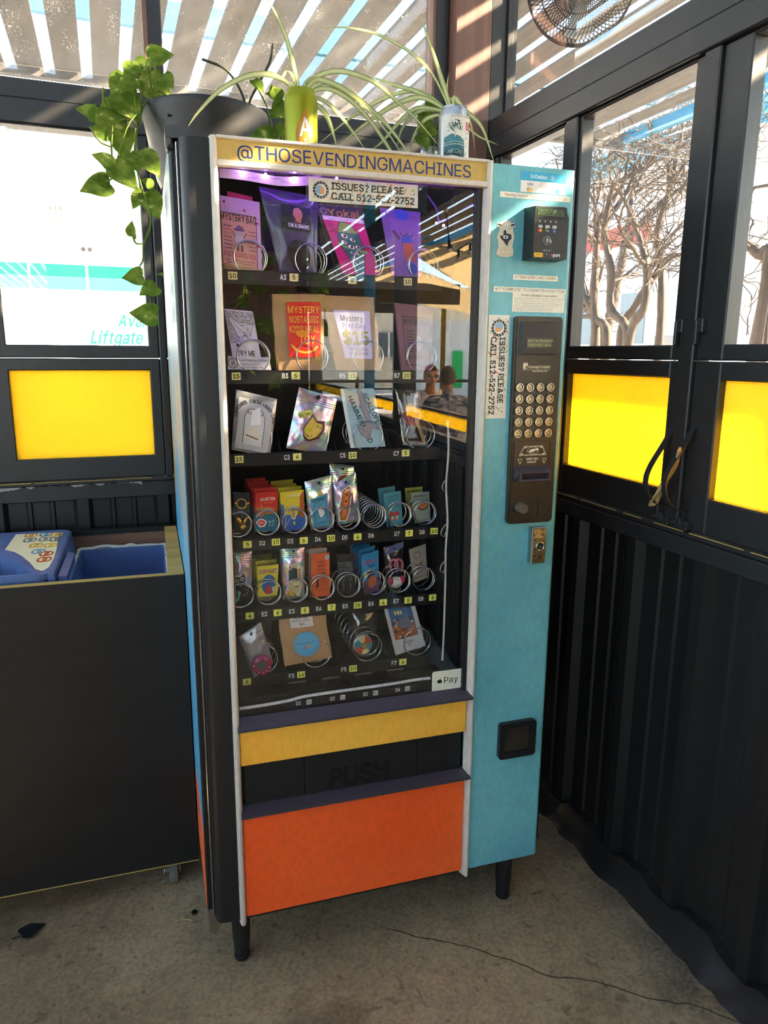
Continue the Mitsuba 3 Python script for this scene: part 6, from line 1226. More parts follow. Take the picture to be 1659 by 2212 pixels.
for x, y in ((-.150, .40), (-.150, .87), (-.78, .40), (-.78, .87)):
    c_ = obj('caster', cc(bx(x - .030, x + .030, y - .026, y + .026, Z0 - .006, Z0 - .0022, .001), bx(x - .018, x - .0155, y - .016, y + .020, .030, Z0 - .004), bx(x + .0155, x + .018, y - .016, y + .020, .030, Z0 - .004), cyl((x - .02, y, .0350), (x + .02, y, .0350), .004, n=10)), 'steel', cb, label='small swivel caster')
    obj('wheel', lathe([(0, -.0125), (.027, -.0125), (.0335, -.0095), (.0345, 0), (.0335, .0095), (.027, .0125), (0, .0125)], n=32).apply_transform(trimesh.transformations.rotation_matrix(math.pi / 2, [0, 1, 0])).apply_translation([x, y, .0347]), 'vc_matte', c_, smooth=35, col=C((112, 108, 98)))
    obj('brake_wire', tube(spl([(x - .022, y - .016, .052), (x - .026, y - .02, .040), (x - .025, y - .022, .020), (x - .036, y - .024, .017)], 14), .0014, 5), 'steel', c_)
# recycling bin with moulded lid
rb = thing('recycling_bin', 'blue recycling bin with opening in its lid and pale illustrated label, left in the cabinet', 'bin')
obj('body', cc(hull([(x, y, z) for x, y, z in ((-.78, .43, .11), (-.44, .43, .11), (-.78, .84, .11), (-.44, .84, .11), (-.80, .41, .80), (-.43, .41, .80), (-.80, .86, .80), (-.43, .86, .80))])), 'bin_blue', rb)
# lid: a sloping top with a tear shaped opening, steep ribbed end towards the trash bin
lidp = rrect(-.800, .395, -.392, .885, .035)
hole = Polygon([(-.72, .60), (-.60, .625), (-.538, .600), (-.498, .556), (-.458, .470), (-.432, .395), (-.440, .375), (-.470, .372), (-.520, .405), (-.60, .47), (-.70, .50)]).buffer(.006)
hole = hole.intersection(lidp.buffer(-.008))
def lidz(x, y): return .9135 + 0 * x
lm = extr(lidp.difference(hole), .014, 'z', .9005)
obj('lid', lm, 'bin_blue', rb, smooth=30, label='blue moulded lid')
obj('lid_end', cc(hull([(-.402, .405, .9145), (-.402, .86, .9145), (-.388, .405, .9120), (-.388, .86, .9120), (-.372, .405, .80), (-.372, .86, .80), (-.402, .405, .80), (-.402, .86, .80)]), hull([(-.380, .42, .9020), (-.380, .66, .9020), (-.360, .42, .9000), (-.360, .64, .9000), (-.3690, .42, .78), (-.3690, .66, .78), (-.372, .42, .78), (-.372, .66, .78)])), 'bin_blue', rb, label='steep ribbed end of the lid')
obj('lid_skirt', extr(lidp.buffer(-.004).difference(lidp.buffer(-.02)), .09, 'z', .811), 'bin_blue', rb, smooth=30)
obj('opening_rim', extr(hole.buffer(.005).difference(hole.buffer(-.005)), .075, 'z', .842), 'bin_blue', rb, smooth=30)
obj('inside', extr(hole.buffer(.03), .004, 'z', .815), 'inner_black', rb)
p = Pr(); p.poly(Polygon([(-.535, .675), (-.535, .85), (-.425, .845), (-.410, .650), (-.406, .55), (-.408, .462), (-.416, .436), (-.430, .452), (-.452, .52), (-.480, .590), (-.505, .640)]).buffer(.004), '#e6deb8', l=0)
p.poly(Polygon([(-.60, .395), (-.60, .43), (-.53, .385), (-.50, .368), (-.498, .362), (-.60, .362)]).intersection(lidp.buffer(-.004)), '#e6deb8', l=0)
for i, (x, y, c_) in enumerate(((-.50, .83, '#c88a3c'), (-.46, .83, '#5a8aa0'), (-.43, .82, '#c8a24a'), (-.495, .77, '#7a7c78'), (-.455, .77, '#8a8a80'), (-.425, .76, '#6c706c'), (-.470, .70, '#d0a82c'), (-.432, .69, '#d8b43c'), (-.455, .63, '#7aa0b0'), (-.432, .60, '#b8482c'), (-.430, .54, '#c05030'))):
    p.ring(x, y, .010, .0055, c_, l=1, sy=2.2).ring(x + .012, y, .009, .005, c_, l=1, sy=2.2)
m_, c_ = p.build(lambda u, v, n: np.stack([u, v, .9147 + n], 1)); obj('label', m_, 'print', rb, col=c_, label='pale label with coloured drawings')
tb = thing('trash_bin', 'blue trash bin with a clear crinkled liner, right in the cabinet next to the machine', 'bin')
def shell(x0, x1, y0, y1, z0, z1, t, tap=.02):
    o = lambda e, z, k: [(x0 + k + e, y0 + k + e, z), (x1 - k - e, y0 + k + e, z), (x1 - k - e, y1 - k - e, z), (x0 + k + e, y1 - k - e, z)]
    V = o(0, z0, tap) + o(0, z1, 0) + o(t, z1, 0) + o(t, z0 + t, tap); F = []
    for a in (0, 4, 8):
        for i in range(4): j = (i + 1) % 4; F += [(a + i, a + j, a + 4 + j), (a + i, a + 4 + j, a + 4 + i)]
    F += [(0, 2, 1), (0, 3, 2), (12, 13, 14), (12, 14, 15)]
    return TM(V, F)
obj('body', shell(-.365, -.118, .39, .80, .11, .868, .006), 'bin_blue', tb)
n = 150; th = np.linspace(0, 2 * math.pi, n, endpoint=False)
def rr(t, hx, hy): 
    c, s = np.cos(t), np.sin(t); r = 1 / np.maximum(np.abs(c) / hx, np.abs(s) / hy); return np.stack([r * c, r * s], 1)
ring = []
for k, (gx, gy, z) in enumerate(((.1195, .2015, .866), (.1220, .2040, .8745), (.1275, .2085, .872), (.131, .211, .850), (.136, .214, .82), (.141, .216, .78))):
    q = rr(th, gx, gy); jig = .0045 * (np.array([meshkit.noise(np.array([math.cos(a) * 9, math.sin(a) * 9, k * .35])) for a in th]) - .5)
    q = q * (1 + jig[:, None] * 9 * (.5 + .25 * k) * .3); ring.append(np.column_stack([q + [-.2415, .595], np.full(n, z) + jig * 1.2 * (1 if 1 < k < 5 else 3)]))
V = np.vstack(ring); F = []
for k in range(5):
    for i in range(n): j = (i + 1) % n; F += [(k * n + i, k * n + j, k * n + n + j), (k * n + i, k * n + n + j, k * n + n + i)]
obj('liner', TM(V, F), 'liner', tb, smooth=True, label='clear crinkled bin liner folded over the rim')
FR[0] = ROOM
# ---------------------------------------------------------------- litter on the floor
t = thing('fallen_leaf', 'dark dry leaf lying on the concrete at the lower left', 'leaf')
obj('blade', mv(heart(.055, .15, .1, 3), -.505, .325, .006, rz=-1.1), 'vc_matte', t, smooth=True, col=C((22, 24, 24)))
obj('stalk', tube([(-.505, .325, .004), (-.53, .322, .003)], .0012, 5), 'vc_matte', t, col=C((22, 24, 24)))
tag_ = lambda k, l, c: lab(k, l, c)
tag_(obj('twig', cc(tube([(-.142, .238, .003), (-.125, .245, .004), (-.108, .262, .003)], .0014, 5), tube([(-.125, .245, .004), (-.100, .232, .003)], .0013, 5)), 'vc_matte', col=C((196, 176, 120))), 'small pale forked twig on the floor left of the machine leg', 'twig')
tag_(obj('bottle_cap', lathe([(0, .001), (.0075, .001), (.0080, .003), (.0070, .006), (0, .0065)], -.0905, .258, 0, 20), 'vc_gloss', smooth=35, col=C((20, 20, 20))), 'tiny black cap on the floor beside the forked twig', 'bottle cap')
# ---------------------------------------------------------------- outside, seen through the windows
FR[0] = ROOM
tk = thing('box_truck', 'white box truck with two tone green stripe and green lettering parked outside the left window', 'truck')
ty = 10.0
obj('cargo_box', bx(-7.0, 1.9, ty, ty + 2.5, .95, 2.985, .02), 'white_paint', tk)
obj('roof_rail', bx(-7.02, 1.92, ty - .012, ty + 2.5, 2.985, 3.04), 'white_paint', tk)
for x0 in np.arange(-7.0, 1.9, .736):
    a0, a1 = x0 + .017 + .0, min(x0 + .719, 1.88)
    obj('stripe', bx(a0, a1, ty - .008, ty, 2.455, 2.615), 'vc_gloss', tk, col=C((30, 128, 98)))
    obj('stripe', bx(a0, a1, ty - .008, ty, 2.285, 2.455), 'vc_gloss', tk, col=C((70, 196, 168)))
for x in (-.402, -.318): obj('vent_disc', cyl((x, ty - .01, 2.828), (x, ty, 2.828), .030, n=20), 'vc_matte', tk, col=C((60, 60, 60)))
p = Pr().text('Liftgate', -.40, 1.560, .17, (30, 128, 98), w=.70, l=1, slant=.25, al='l', bold=True).text('Available', -.02, 1.800, .16, (30, 128, 98), w=.78, l=1, slant=.25, al='l', bold=True)
m_, k_ = p.build(face(0, 0, ty - .001), .002); obj('lettering', m_, 'print', tk, col=k_, label='slanted green lettering')
for x in (-5.6, -4.6, .6): obj('wheel', cyl((x, ty + .05, .42), (x, ty + .35, .42), .48, n=28), 'vc_matte', tk, col=C((25, 25, 26)))
obj('chassis', bx(-7, 1.8, ty + .3, ty + 2.2, .55, .95), 'vc_matte', tk, col=C((40, 40, 42)))
bd = thing('building', 'cream building with a louvered window behind the box truck', 'building')
by = 16.0
obj('wall', bx(-16, 7, by, by + 6, -.1, 4.6), 'wall_cream', bd)
obj('eave', bx(-16, 7, by - .25, by, 4.55, 4.75), 'white_paint', bd)
obj('upper_wall', bx(-16, 7, by + .1, by + 6, 4.75, 7.2), 'white_paint', bd)
obj('pilaster', bx(-2.55, -2.25, by - .12, by, 0, 4.6), 'wall_cream', bd)
wn = obj('window', bx(-1.18, -.80, by - .03, by, 3.90, 4.38), 'white_paint', bd)
for i in range(11): obj('louver', bx(-1.16, -.82, by - .05, by - .025, 3.92 + i * .04, 3.945 + i * .04), 'wall_cream', wn)
for x in (-1.09, -.99, -.89): obj('window_bar', bx(x, x + .02, by - .06, by - .03, 3.92, 4.36), 'vc_matte', wn, col=C((120, 112, 96)))
b2 = thing('building', 'long white building with a red band behind the bare trees', 'building')
obj('wall', bx(24, 30, -8, 46, -.1, 7.6), 'white_paint', b2)
obj('red_band', bx(23.85, 24, 28, 46, 6.7, 7.6), 'vc_matte', b2, col=C((190, 92, 84)))
obj('cornice', bx(23.8, 24.05, -8, 46, 7.9, 8.1), 'white_paint', b2)
for y in np.arange(-4, 40, 4.0): obj('window', bx(23.93, 24, y, y + 1.8, 2.0, 4.4), 'vc_gloss', b2, col=C((120, 128, 132)))
cn = thing('roadside_canopy', 'blue edged canopy beyond the trees at the right', 'canopy')
obj('deck', bx(9.5, 16, 6.5, 14, 5.0, 5.2), 'white_paint', cn)
obj('blue_edge', bx(9.44, 9.5, 6.5, 14, 4.95, 5.35), 'beam_blue', cn)
for x, y in ((10, 7), (10, 13.5), (15.5, 7), (15.5, 13.5)): obj('column', cyl((x, y, -.06), (x, y, 5.0), .12, n=14), 'white_paint', cn)
cbx = thing('utility_cabinet', 'grey metal utility cabinet standing among the tree trunks', 'cabinet')
obj('body', bx(8.0, 8.6, 7.2, 8.3, -.06, 1.75, .02), 'vc_matte', cbx, col=C((150, 154, 156)))
for y in (7.45, 7.75, 8.05): obj('door_seam', bx(7.985, 8.0, y, y + .02, .1, 1.65), 'vc_matte', cbx, col=C((60, 62, 64)))

def grow(start, d, L, r, depth, rng, out, spread=.55, up=.12):
    n = 5; p = np.array(start, float); d = np.array(d, float); pts, rad = [p.copy()], [r]
    for i in range(n):
        d = d + rng.normal(0, .16, 3) + [0, 0, up * .3]; d /= np.linalg.norm(d); p = p + d * L / n; pts.append(p.copy()); rad.append(max(r * (1 - .38 * (i + 1) / n), .0042))
    out[min(2, out[3] - depth)].append(tube(pts, rad, 7 if depth > 3 else 5 if depth > 1 else 3, caps=False))
    if depth == 0: return
    for k in range(3 if depth % 2 else 2):
        a = rng.normal(0, spread, 3); nd = d + a + [0, 0, up]; nd /= np.linalg.norm(nd)
        i = rng.randint(2, n + 1) if k else n
        grow(pts[i], nd, L * rng.uniform(.62, .85), rad[i] * (.78 if k == 0 else .62), depth - 1, rng, out, spread * 1.05, up * .7)
TR= [[(5.0, 5.68, 1.56), (5.0, 5.76, 2.09), (5.0, 5.77, 2.49), (5.0, 5.77, 2.88)], [(5.0, 5.47, 1.56), (5.0, 5.67, 1.84), (5.0, 5.95, 2.11)], [(4.8, 4.85, 1.55), (4.8, 5.17, 1.91), (4.8, 5.22, 2.33), (4.8, 5.38, 2.72), (4.8, 5.28, 3.15)], [(4.8, 4.85, 1.55), (4.8, 4.65, 1.93), (4.8, 4.7, 2.37), (4.8, 4.99, 2.88)], [(5.2, 4.86, 1.55), (5.2, 4.91, 2.23), (5.2, 5.03, 2.69), (5.2, 4.88, 3.11)], [(4.5, 2.92, 2.02), (4.5, 3.03, 2.2), (4.5, 3.22, 2.33)], [(5.0, 5.24, 1.55), (5.0, 5.04, 1.95), (5.0, 4.63, 2.37)]]
def tree(label, stems, seed, r0=.055, depth=5, L=.62):
    key = thing('bare_tree', label, 'tree'); rng = np.random.RandomState(seed); out = [[], [], [], depth]
    trunks = []
    for s in stems:
        s = [np.array(q, float) for q in s]; foot = s[0] + np.array([rng.uniform(-.15, .15), rng.uniform(-.15, .15), 0]); foot[2] = -.08
        P = spl([foot] + s, 22); trunks.append(tube(P, np.linspace(r0 * 1.25, r0 * .62, 22) * (1 + .1 * np.sin(np.arange(22) * 1.7)), 9))
        d = P[-1] - P[-4]; d /= np.linalg.norm(d)
        for k in range(3): grow(P[-1 - k * 3], d + rng.normal(0, .45, 3), L, r0 * .55, depth, rng, out)
    for t_ in trunks: obj('trunk', t_, 'bark', key, smooth=True)
    obj('branches', cc(*(out[0] + out[1])), 'bark', key)
    obj('twigs', cc(*out[2]), 'bark', key); lab(key + '__twigs', kind='stuff')
    return key
tree('leftmost bare tree with two pale trunks beyond the right window', TR[0:2], 3, .052, 5, .58)
tree('bare tree with a dark forked trunk in the middle of the right window', [TR[2], TR[3], TR[6]], 5, .045, 5, .58)
tree('bare tree with slim trunk near the right edge of the middle window', [TR[4]], 8, .042, 5, .58)
tree('bare pale tree seen through the rightmost window', [TR[5], [TR[5][0], (4.6, TR[5][0][1] - .2, 2.5)]], 12, .05)
tree('wide bare tree standing behind the others outside the right wall', [[(7.0, 8.2, 1.5), (7.1, 8.0, 3.0)], [(7.0, 8.2, 1.5), (6.8, 8.8, 2.8)]], 21, .09, 5, .9)

tree('bare tree outside the open bays that throws its shadow on the yellow panels', [[(4.6, -2.30, 1.0), (4.6, -2.08, 3.2), (4.6, -1.86, 3.8)], [(4.6, -2.30, 1.0), (4.7, -2.5, 3.0), (4.6, -2.25, 3.7)]], 31, .05, 2, .22)
ab = thing('blue_awning', 'bright blue awning above and beyond the pergola, seen between its boards', 'awning')
obj('panel', bx(1.55, 3.35, 6.0, 6.06, 3.9, 5.75), 'awning_blue', ab)
for x in (1.6, 3.25): obj('pole', bx(x, x + .06, 6.07, 6.13, -.06, 5.7), 'white_paint', ab)

# round fan outside the upper right window
fn = thing('wall_fan', 'round black wire caged fan hanging outside the upper right window', 'fan')
fc, fr, ax = np.array([1.42, 0.98, 2.70]), .180, np.array([-.55, -.80, -.25]); ax = ax / np.linalg.norm(ax)
u_ = np.cross(ax, [0, 0, 1]); u_ /= np.linalg.norm(u_); v_ = np.cross(u_, ax)
rings = []
for s in (-1, 1):
    for rad in np.linspace(.05, 1, 5):
        dz = s * .085 * math.sqrt(max(0, 1 - (rad * .93) ** 2)) ; t = np.linspace(0, 2 * math.pi, 49)[:-1]
        rings.append(tube([fc + fr * rad * (math.cos(q) * u_ + math.sin(q) * v_) + ax * dz for q in t], (.0042 if rad == 1 else .0022), 4, closed=True))
obj('cage_rings', cc(*rings), 'vc_matte', fn, col=C((40, 41, 43)))
sp_ = []
for s in (-1, 1):
    for q in np.linspace(0, 2 * math.pi, 73)[:-1]:
        sp_.append(tube([fc + fr * rad * (math.cos(q + rad * .7 * s) * u_ + math.sin(q + rad * .7 * s) * v_) + ax * s * .085 * math.sqrt(max(0, 1 - (rad * .93) ** 2)) for rad in np.linspace(.12, 1, 9)], .0017, 3, caps=False))
obj('cage_wires', cc(*sp_), 'vc_matte', fn, col=C((38, 39, 41))); lab(fn + '__cage_wires', kind='stuff')
for k in range(3):
    q = k * 2.094 + .4; b = hull([fc + fr * (r_ * (math.cos(q + o) * u_ + math.sin(q + o) * v_)) + ax * e for r_, o, e in ((.15, 0, .0), (.15, .3, .004), (.85, -.25, .02), (.85, .45, -.02), (.15, .1, .008), (.85, .1, .012), (.92, .1, .0))])
    obj('blade', b, 'vc_metal', fn, col=C((120, 122, 124)))
obj('motor', tube([fc - ax * .01, fc - ax * .05, fc - ax * .16], [.045, .06, .05], 18), 'black_plastic', fn, smooth=40)
obj('hanger', tube(spl([fc - ax * .13, fc - ax * .14 + [0, 0, .2], (fc[0] + .08, fc[1] + .10, 3.15)], 10), .011, 8), 'black_plastic', fn)

# ---------------------------------------------------------------- patio behind the camera, mirrored in the machine's glass
def sail(name, label, A, Bq, Cq, Dq, sag, seed):
    n = 26; U, Vv = np.meshgrid(np.linspace(0, 1, n), np.linspace(0, 1, n)); U, Vv = U.reshape(-1), Vv.reshape(-1)
    P = ((1 - U) * (1 - Vv))[:, None] * np.array(A) + (U * (1 - Vv))[:, None] * np.array(Bq) + (U * Vv)[:, None] * np.array(Cq) + ((1 - U) * Vv)[:, None] * np.array(Dq)
    P[:, 2] -= sag * 4 * (U * (1 - U)) ** .9 * (.6 + .4 * np.sin(Vv * 9.4 + seed)) + .05 * np.sin(U * 16 + Vv * 5 + seed) * (1 - U * .5)
    F = [f for j in range(n - 1) for i in range(n - 1) for f in ((j * n + i, j * n + i + 1, j * n + n + i + 1), (j * n + i, j * n + n + i + 1, j * n + n + i))]
    key = thing(name, label, 'shade sail')
    obj('cloth', TM(P, F), 'vc_cloth', key, smooth=True, col=C((222, 196, 150)))
    for a, b in ((A, (A[0] - .25, A[1], 3.2)), (Dq, (Dq[0] - .25, Dq[1], 3.2))): obj('rope', tube([a, b], .006, 5), 'vc_matte', key, col=C((90, 84, 76)))
    return key
sail('shade_sail', 'nearer beige shade sail mirrored at the upper right of the glass', (2.30, -4.0, 2.52), (7.2, -3.6, 2.15), (7.2, -8.2, 2.05), (2.45, -6.9, 2.52), .38, 0)
sail('shade_sail', 'farther beige shade sail mirrored below the first', (2.45, -7.3, 2.55), (7.0, -8.6, 2.15), (7.5, -13.0, 2.3), (2.75, -11.0, 2.6), .35, 2)
sl = thing('string_lights', 'string of bare bulbs on a dark cord under the shade sails', 'string lights')
cp = spl([(1.35, -2.6, 2.42), (1.62, -3.2, 2.12), (1.95, -3.7, 2.22), (2.25, -4.4, 2.10), (2.6, -5.2, 2.2)], 60)
obj('cord', tube(cp, .004, 5), 'vc_matte', sl, col=C((30, 28, 27)))
for i in range(4, 60, 8):
    q = cp[i]; s_ = obj('socket', cyl(q - [0, 0, .0], q - [0, 0, .05], .007, .010, 10), 'vc_matte', sl, col=C((28, 26, 25)))
    obj('bulb', mv(trimesh.creation.icosphere(2, .015), q[0], q[1], q[2] - .063), 'vc_gloss', sl, smooth=True, col=C((214, 196, 160)))
# planks of shade structure, container, fence
bm = thing('patio_beam', 'dark beams of the patio frame under the sails', 'beam')
for y, z in ((-9.0, 2.15), (-12.5, 2.2)): obj('beam', bx(1.4, 3.8, y, y + .1, z, z + .28), 'black_frame', bm)
ct = thing('shipping_container', 'white corrugated shipping container with green door beyond the patio', 'container')
obj('body', sheet('x', 7.4, 14.0, -23.0, 1, 0, 2.55), 'white_paint', ct); obj('roof', bx(7.4, 14, -25.4, -23.0, 2.5, 2.56), 'white_paint', ct)
obj('end_wall', bx(7.35, 7.4, -25.4, -22.97, 0, 2.56), 'white_paint', ct)
obj('green_door', bx(8.80, 9.15, -22.96, -22.90, .3, 1.55), 'vc_matte', ct, col=C((60, 190, 100)))
b3 = thing('building', 'pale block building beyond the patio mirrored behind the seated people', 'building')
obj('wall', bx(1.0, 13.5, -32, -29, 0, 4.2), 'wall_cream', b3)
wn = obj('window', bx(7.6, 9.6, -28.99, -28.9, 1.3, 2.3), 'vc_gloss', b3, col=C((90, 100, 108)))
for x in (7.6, 8.1, 8.6, 9.1, 9.6): obj('mullion', bx(x - .04, x + .04, -28.9, -28.86, 1.3, 2.3), 'white_paint', wn)
fe = thing('patio_fence', 'dark rail fence around the patio', 'fence')
for z in (.5, .95): obj('rail', bx(1.3, 9.5, -11.0, -10.96, z, z + .05), 'black_frame', fe)
for x in np.arange(1.4, 9.5, 1.3): obj('fence_post', bx(x, x + .05, -11.02, -10.95, 0, 1.05), 'black_frame', fe)
op = thing('patio_post', 'olive painted post between the seated people and the container', 'post')
obj('post', bx(4.36, 4.43, -11.35, -11.28, 0, 2.3, .004), 'vc_matte', op, col=C((120, 110, 52)))

# a table with two people beyond the open bays
def seated(label, at, face_, shirt, hair, shirt2=None, lean=.12, trouser=(58, 66, 84), shades=False, skin=(204, 150, 122)):
    key = thing('person', label, 'person'); rng = np.random.RandomState(4)
    M = np.eye(4); M[:3, :3] = rot2(face_)[:3, :3]; M[:3, 3] = at          # built facing +y, the seat at the origin's z = .45
    f = lambda x, y, z: np.array([x, y, z], float)
    import manifold3d as m3
    def bone(a, b, ra, rb):
        A = m3.Manifold.sphere(ra, 20).translate(a.tolist()); B_ = m3.Manifold.sphere(rb, 20).translate(b.tolist())
        return m3.Manifold.batch_hull([A, B_])
    def mesh(ms, ref=.02, it=8):
        t = m3.Manifold.batch_boolean(ms, m3.OpType.Add).refine_to_length(ref).to_mesh(); m = trimesh.Trimesh(t.vert_properties[:, :3], t.tri_verts, process=True)
        trimesh.smoothing.filter_taubin(m, iterations=it); return m.apply_transform(M)
    hip, chest, neck = f(0, 0, .52), f(0, lean * .8, .90), f(0, lean + .03, 1.06)
    head = f(0, lean + .075, 1.20)
    body = [bone(hip + [-.08, 0, 0], hip + [.08, 0, 0], .125, .125), bone(hip, f(0, .02, .70), .135, .130), bone(f(-.05, .03, .70), chest + [-.07, 0, 0], .12, .115), bone(f(.05, .03, .70), chest + [.07, 0, 0], .12, .115), bone(chest + [-.135, 0, .06], chest + [.135, 0, .06], .075, .075), bone(chest + [0, .0, .08], neck, .07, .055), bone(neck, head + [0, -.02, -.06], .055, .052)]
    sh = []; arms = []
    for s in (-1, 1):
        S, E, Wr = chest + [s * .185, 0, .055], f(s * .25, lean + .07, .73), f(s * .09, lean + .34, .80)
        sh += [bone(S, S * .45 + E * .55, .062, .056)]; body += [bone(S, E, .055, .044), bone(E, Wr, .043, .030)]
        pal = Wr + [-s * .02, .06, .0]; body.append(bone(Wr, pal, .028, .034))
        for k in range(4): q = pal + [s * (-.028 + .018 * k), .02, .01]; e_ = q + [-s * .012, .030 - .004 * abs(k - 1.5), .004]; body += [bone(q, e_, .0095, .009), bone(e_, e_ + [-s * .012, .012, -.022], .009, .008)]
        body += [bone(pal + [-s * .03, -.01, .012], pal + [-s * .052, .022, .022], .011, .009)]
    legs = []
    for s in (-1, 1):
        Hp, Kn, An = f(s * .09, .02, .50), f(s * .11, .44, .52), f(s * .11, .40, .09)
        legs += [bone(Hp, Kn, .095, .062), bone(Kn, An, .058, .042)]; body += [bone(An, f(s * .12, .50, .05), .038, .034)]
    obj('body', mesh(body, .02, 6), 'vc_matte', key, smooth=True, col=C(skin))
    hd = trimesh.creation.icosphere(4, 1).apply_transform(np.diag([.076, .096, .118, 1])); v = hd.vertices.copy()
    fr = np.clip(v[:, 1] / .096, 0, 1); v[:, 0] *= 1 - .16 * np.clip(-v[:, 2] / .118, 0, 1); v[:, 1] += .020 * np.exp(-((v[:, 0] / .012) ** 2 + ((v[:, 2] + .014) / .022) ** 2)) * fr
    for s in (-1, 1): v[:, 1] -= .010 * np.exp(-(((v[:, 0] - s * .030) / .014) ** 2 + ((v[:, 2] - .006) / .012) ** 2)) * fr
    v[:, 1] -= .005 * np.exp(-((v[:, 0] / .024) ** 2 + ((v[:, 2] + .056) / .005) ** 2)) * fr; v[:, 1] += .010 * np.exp(-((v[:, 0] / .03) ** 2 + ((v[:, 2] + .095) / .02) ** 2)) * fr
    hd.vertices = v; hd.apply_translation(head); hh = obj('head', hd.apply_transform(M), 'vc_matte', key, smooth=True, col=C(skin))
    for s in (-1, 1):
        obj('ear', trimesh.creation.icosphere(2, 1).apply_transform(np.diag([.012, .020, .030, 1])).apply_translation(head + [s * .076, -.008, -.005]).apply_transform(M), 'vc_matte', hh, smooth=True, col=C(skin))
        obj('eye', trimesh.creation.icosphere(2, .0105).apply_translation(head + [s * .030, .079, .006]).apply_transform(M), 'vc_gloss', hh, smooth=True, col=C((60, 44, 36)))
    obj('mouth', trimesh.creation.icosphere(2, 1).apply_transform(np.diag([.022, .006, .006, 1])).apply_translation(head + [0, .0805, -.057]).apply_transform(M), 'vc_matte', hh, smooth=True, col=C((168, 96, 86)))
    hm = trimesh.creation.icosphere(4, 1).apply_transform(np.diag([.084, .104, .126, 1])); v = hm.vertices; 
    keep = (v[:, 2] > .042 - .10 * np.clip(-v[:, 1] / .06, -.15, 1.0)); fm = keep[hm.faces].all(1); hm.update_faces(fm); hm.vertices += .004 * (meshkit.noise(hm.vertices * 90)[:, None] - .5) * hm.vertices / .1
    hm.apply_translation(head + [0, -.004, .004]); obj('hair', hm.apply_transform(M), 'vc_matte', key, col=C(hair))
    if shades: obj('sunglasses', cc(*[bx(s * .031 - .024, s * .031 + .024, .082, .094, -.010, .020, .004) for s in (-1, 1)], bx(-.01, .01, .088, .094, .008, .014), bx(.060, .078, -.01, .088, .008, .014), bx(-.078, -.060, -.01, .088, .008, .014)).apply_translation(head).apply_transform(M), 'vc_gloss', key, col=C((22, 22, 24)))
    tor = [bone(hip + [-.08, 0, .0], hip + [.08, 0, .0], .140, .140), bone(hip, f(0, .02, .70), .150, .143), bone(f(-.05, .03, .70), chest + [-.07, 0, 0], .133, .128), bone(f(.05, .03, .70), chest + [.07, 0, 0], .133, .128), bone(chest + [-.15, 0, .055], chest + [.15, 0, .055], .086, .086), bone(chest + [0, 0, .07], chest + [0, .01, .12], .085, .066)]
    tm_ = mesh(tor + sh, .018, 6); kk = np.tile(C(shirt), (len(tm_.vertices), 1))
    if shirt2 is not None:
        w_ = np.clip((meshkit.fbm(tm_.vertices * 38, 3, 5) - .44) * 7, 0, 1)[:, None]; kk = kk * (1 - w_) + C(shirt2) * w_
    obj('shirt', tm_, 'vc_matte', key, smooth=True, col=kk)
    obj('trousers', mesh(legs + [bone(hip + [-.08, 0, -.02], hip + [.08, 0, -.02], .142, .142)], .022, 5), 'vc_matte', key, smooth=True, col=C(trouser))
    return key
seated('person in a white shirt and dark glasses sitting at the patio table', (2.60, -6.65, 0), .12, (232, 232, 236), (92, 66, 48), shades=True)
seated('grey haired person in a mottled grey shirt leaning over the patio table', (2.42, -5.40, 0), math.pi + .25, (196, 194, 200), (104, 92, 82), (92, 92, 104), lean=.16)
def stool(name, label, x, y, col):
    k = thing(name, label, 'chair', None)
    obj('seat', bx(x - .19, x + .19, y - .19, y + .19, .36, .385, .006), 'vc_gloss', k, col=C(col))
    for sx in (-1, 1):
        for sy in (-1, 1): obj('leg', cyl((x + sx * .19, y + sy * .19, 0), (x + sx * .15, y + sy * .15, .362), .012, n=8), 'vc_gloss', k, col=C(col))
    return k
stool('stool', 'red metal stool under the person in the white shirt', 2.60, -6.65, (176, 34, 36)); stool('stool', 'red metal stool under the person in the mottled shirt', 2.42, -5.40, (176, 34, 36)); 
k = stool('patio_chair', 'empty red metal chair mirrored left of the people', 2.10, -7.9, (196, 40, 44)); obj('backrest', bx(1.92, 2.28, -8.10, -8.07, .42, .86, .006), 'vc_gloss', k, col=C((196, 40, 44)))
tb_ = thing('patio_table', 'red topped patio table between the two seated people', 'table')
obj('table_top', bx(2.05, 2.95, -6.32, -5.76, .70, .73, .006), 'vc_gloss', tb_, col=C((170, 42, 40)))
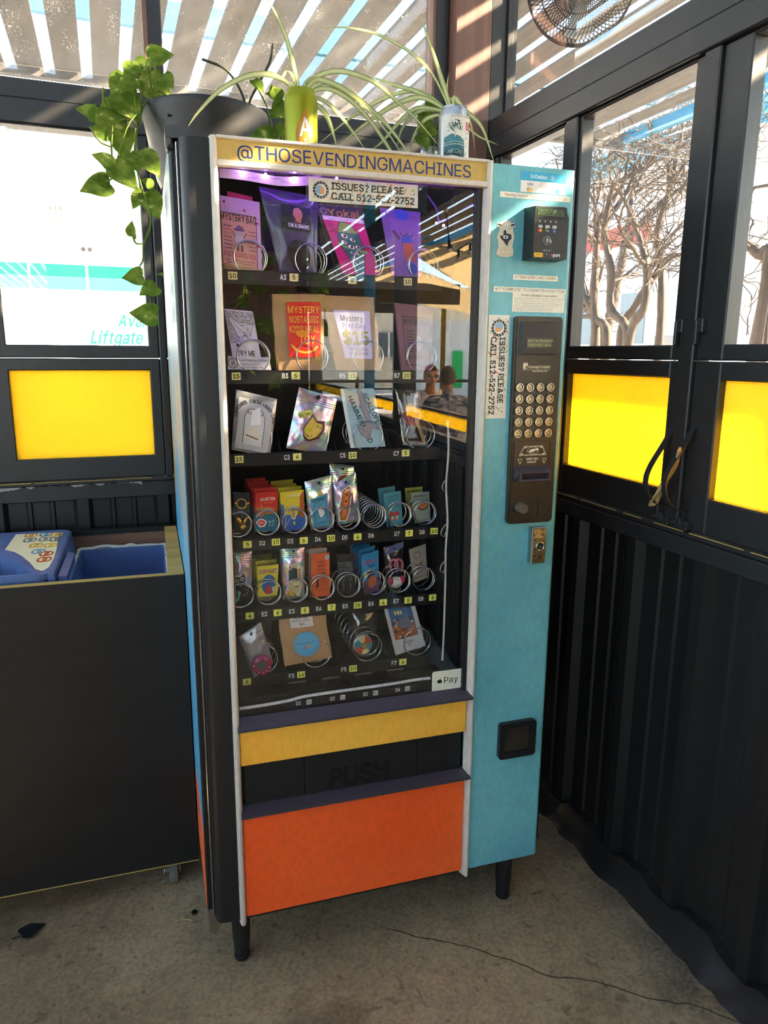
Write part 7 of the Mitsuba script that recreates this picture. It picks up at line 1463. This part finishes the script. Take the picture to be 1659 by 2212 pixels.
for x in (2.12, 2.88):
    for y in (-6.26, -5.82): obj('leg', cyl((x, y, 0), (x, y, .70), .018, n=8), 'vc_gloss', tb_, col=C((60, 60, 62)))
lab(obj('paper_cup', lathe([(0, .731), (.030, .731), (.040, .84), (.038, .84), (.029, .735), (0, .735)], 2.72, -6.05, 0, 20), 'vc_matte', smooth=35, col=C((206, 60, 52))), 'red paper cup on the patio table', 'cup')
# hanging pothos inside, behind the camera
def hanging(label, x, y, z, seed, n=9):
    k = thing('hanging_plant', label, 'plant'); rng = np.random.RandomState(seed)
    obj('basket', lathe([(0, 0), (.09, 0), (.14, .15), (.135, .15), (.088, .012), (0, .012)], x, y, z, 28), 'black_plastic', k, smooth=35)
    obj('soil', lathe([(0, .14), (.130, .14), (.130, .13), (0, .13)], x, y, z, 24), 'vc_matte', k, col=C((46, 36, 28)))
    obj('hanger', cc(*[tube([(x + .13 * math.cos(a), y + .13 * math.sin(a), z + .15), (x, y, z + .65)], .0025, 5) for a in (0, 2.1, 4.2)], tube([(x, y, z + .65), (x, y, 3.15)], .004, 5)), 'vc_matte', k, col=C((40, 40, 40)))
    for i in range(n):
        a = rng.uniform(0, 6.28); L = rng.uniform(.25, .85); P = spl([(x, y, z + .14), (x + .12 * math.cos(a), y + .12 * math.sin(a), z + .20), (x + .19 * math.cos(a), y + .19 * math.sin(a), z + .10 - L * .4), (x + .20 * math.cos(a + .1), y + .2 * math.sin(a + .1), z + .1 - L)], 26)
        obj('stem', tube(P, .0022, 5), 'vc_matte', k, col=C((96, 112, 50)))
        for j in range(5, 26, 3):
            d = np.array([rng.normal(), rng.normal(), -.5]); d /= np.linalg.norm(d); Lf = rng.uniform(.06, .10)
            obj('leaf', leaf_at(P[j], P[j] + d * Lf, int(rng.randint(1e6)), tw=rng.normal(0, 1, 3) + [0, .8, .6]), 'leaf', k, smooth=True)
hanging('hanging pothos basket behind the viewer mirrored in the upper left glass', .42, -2.35, 1.95, 3)
hanging('second hanging pothos basket mirrored in the middle of the glass', -.05, -3.4, 2.05, 6)
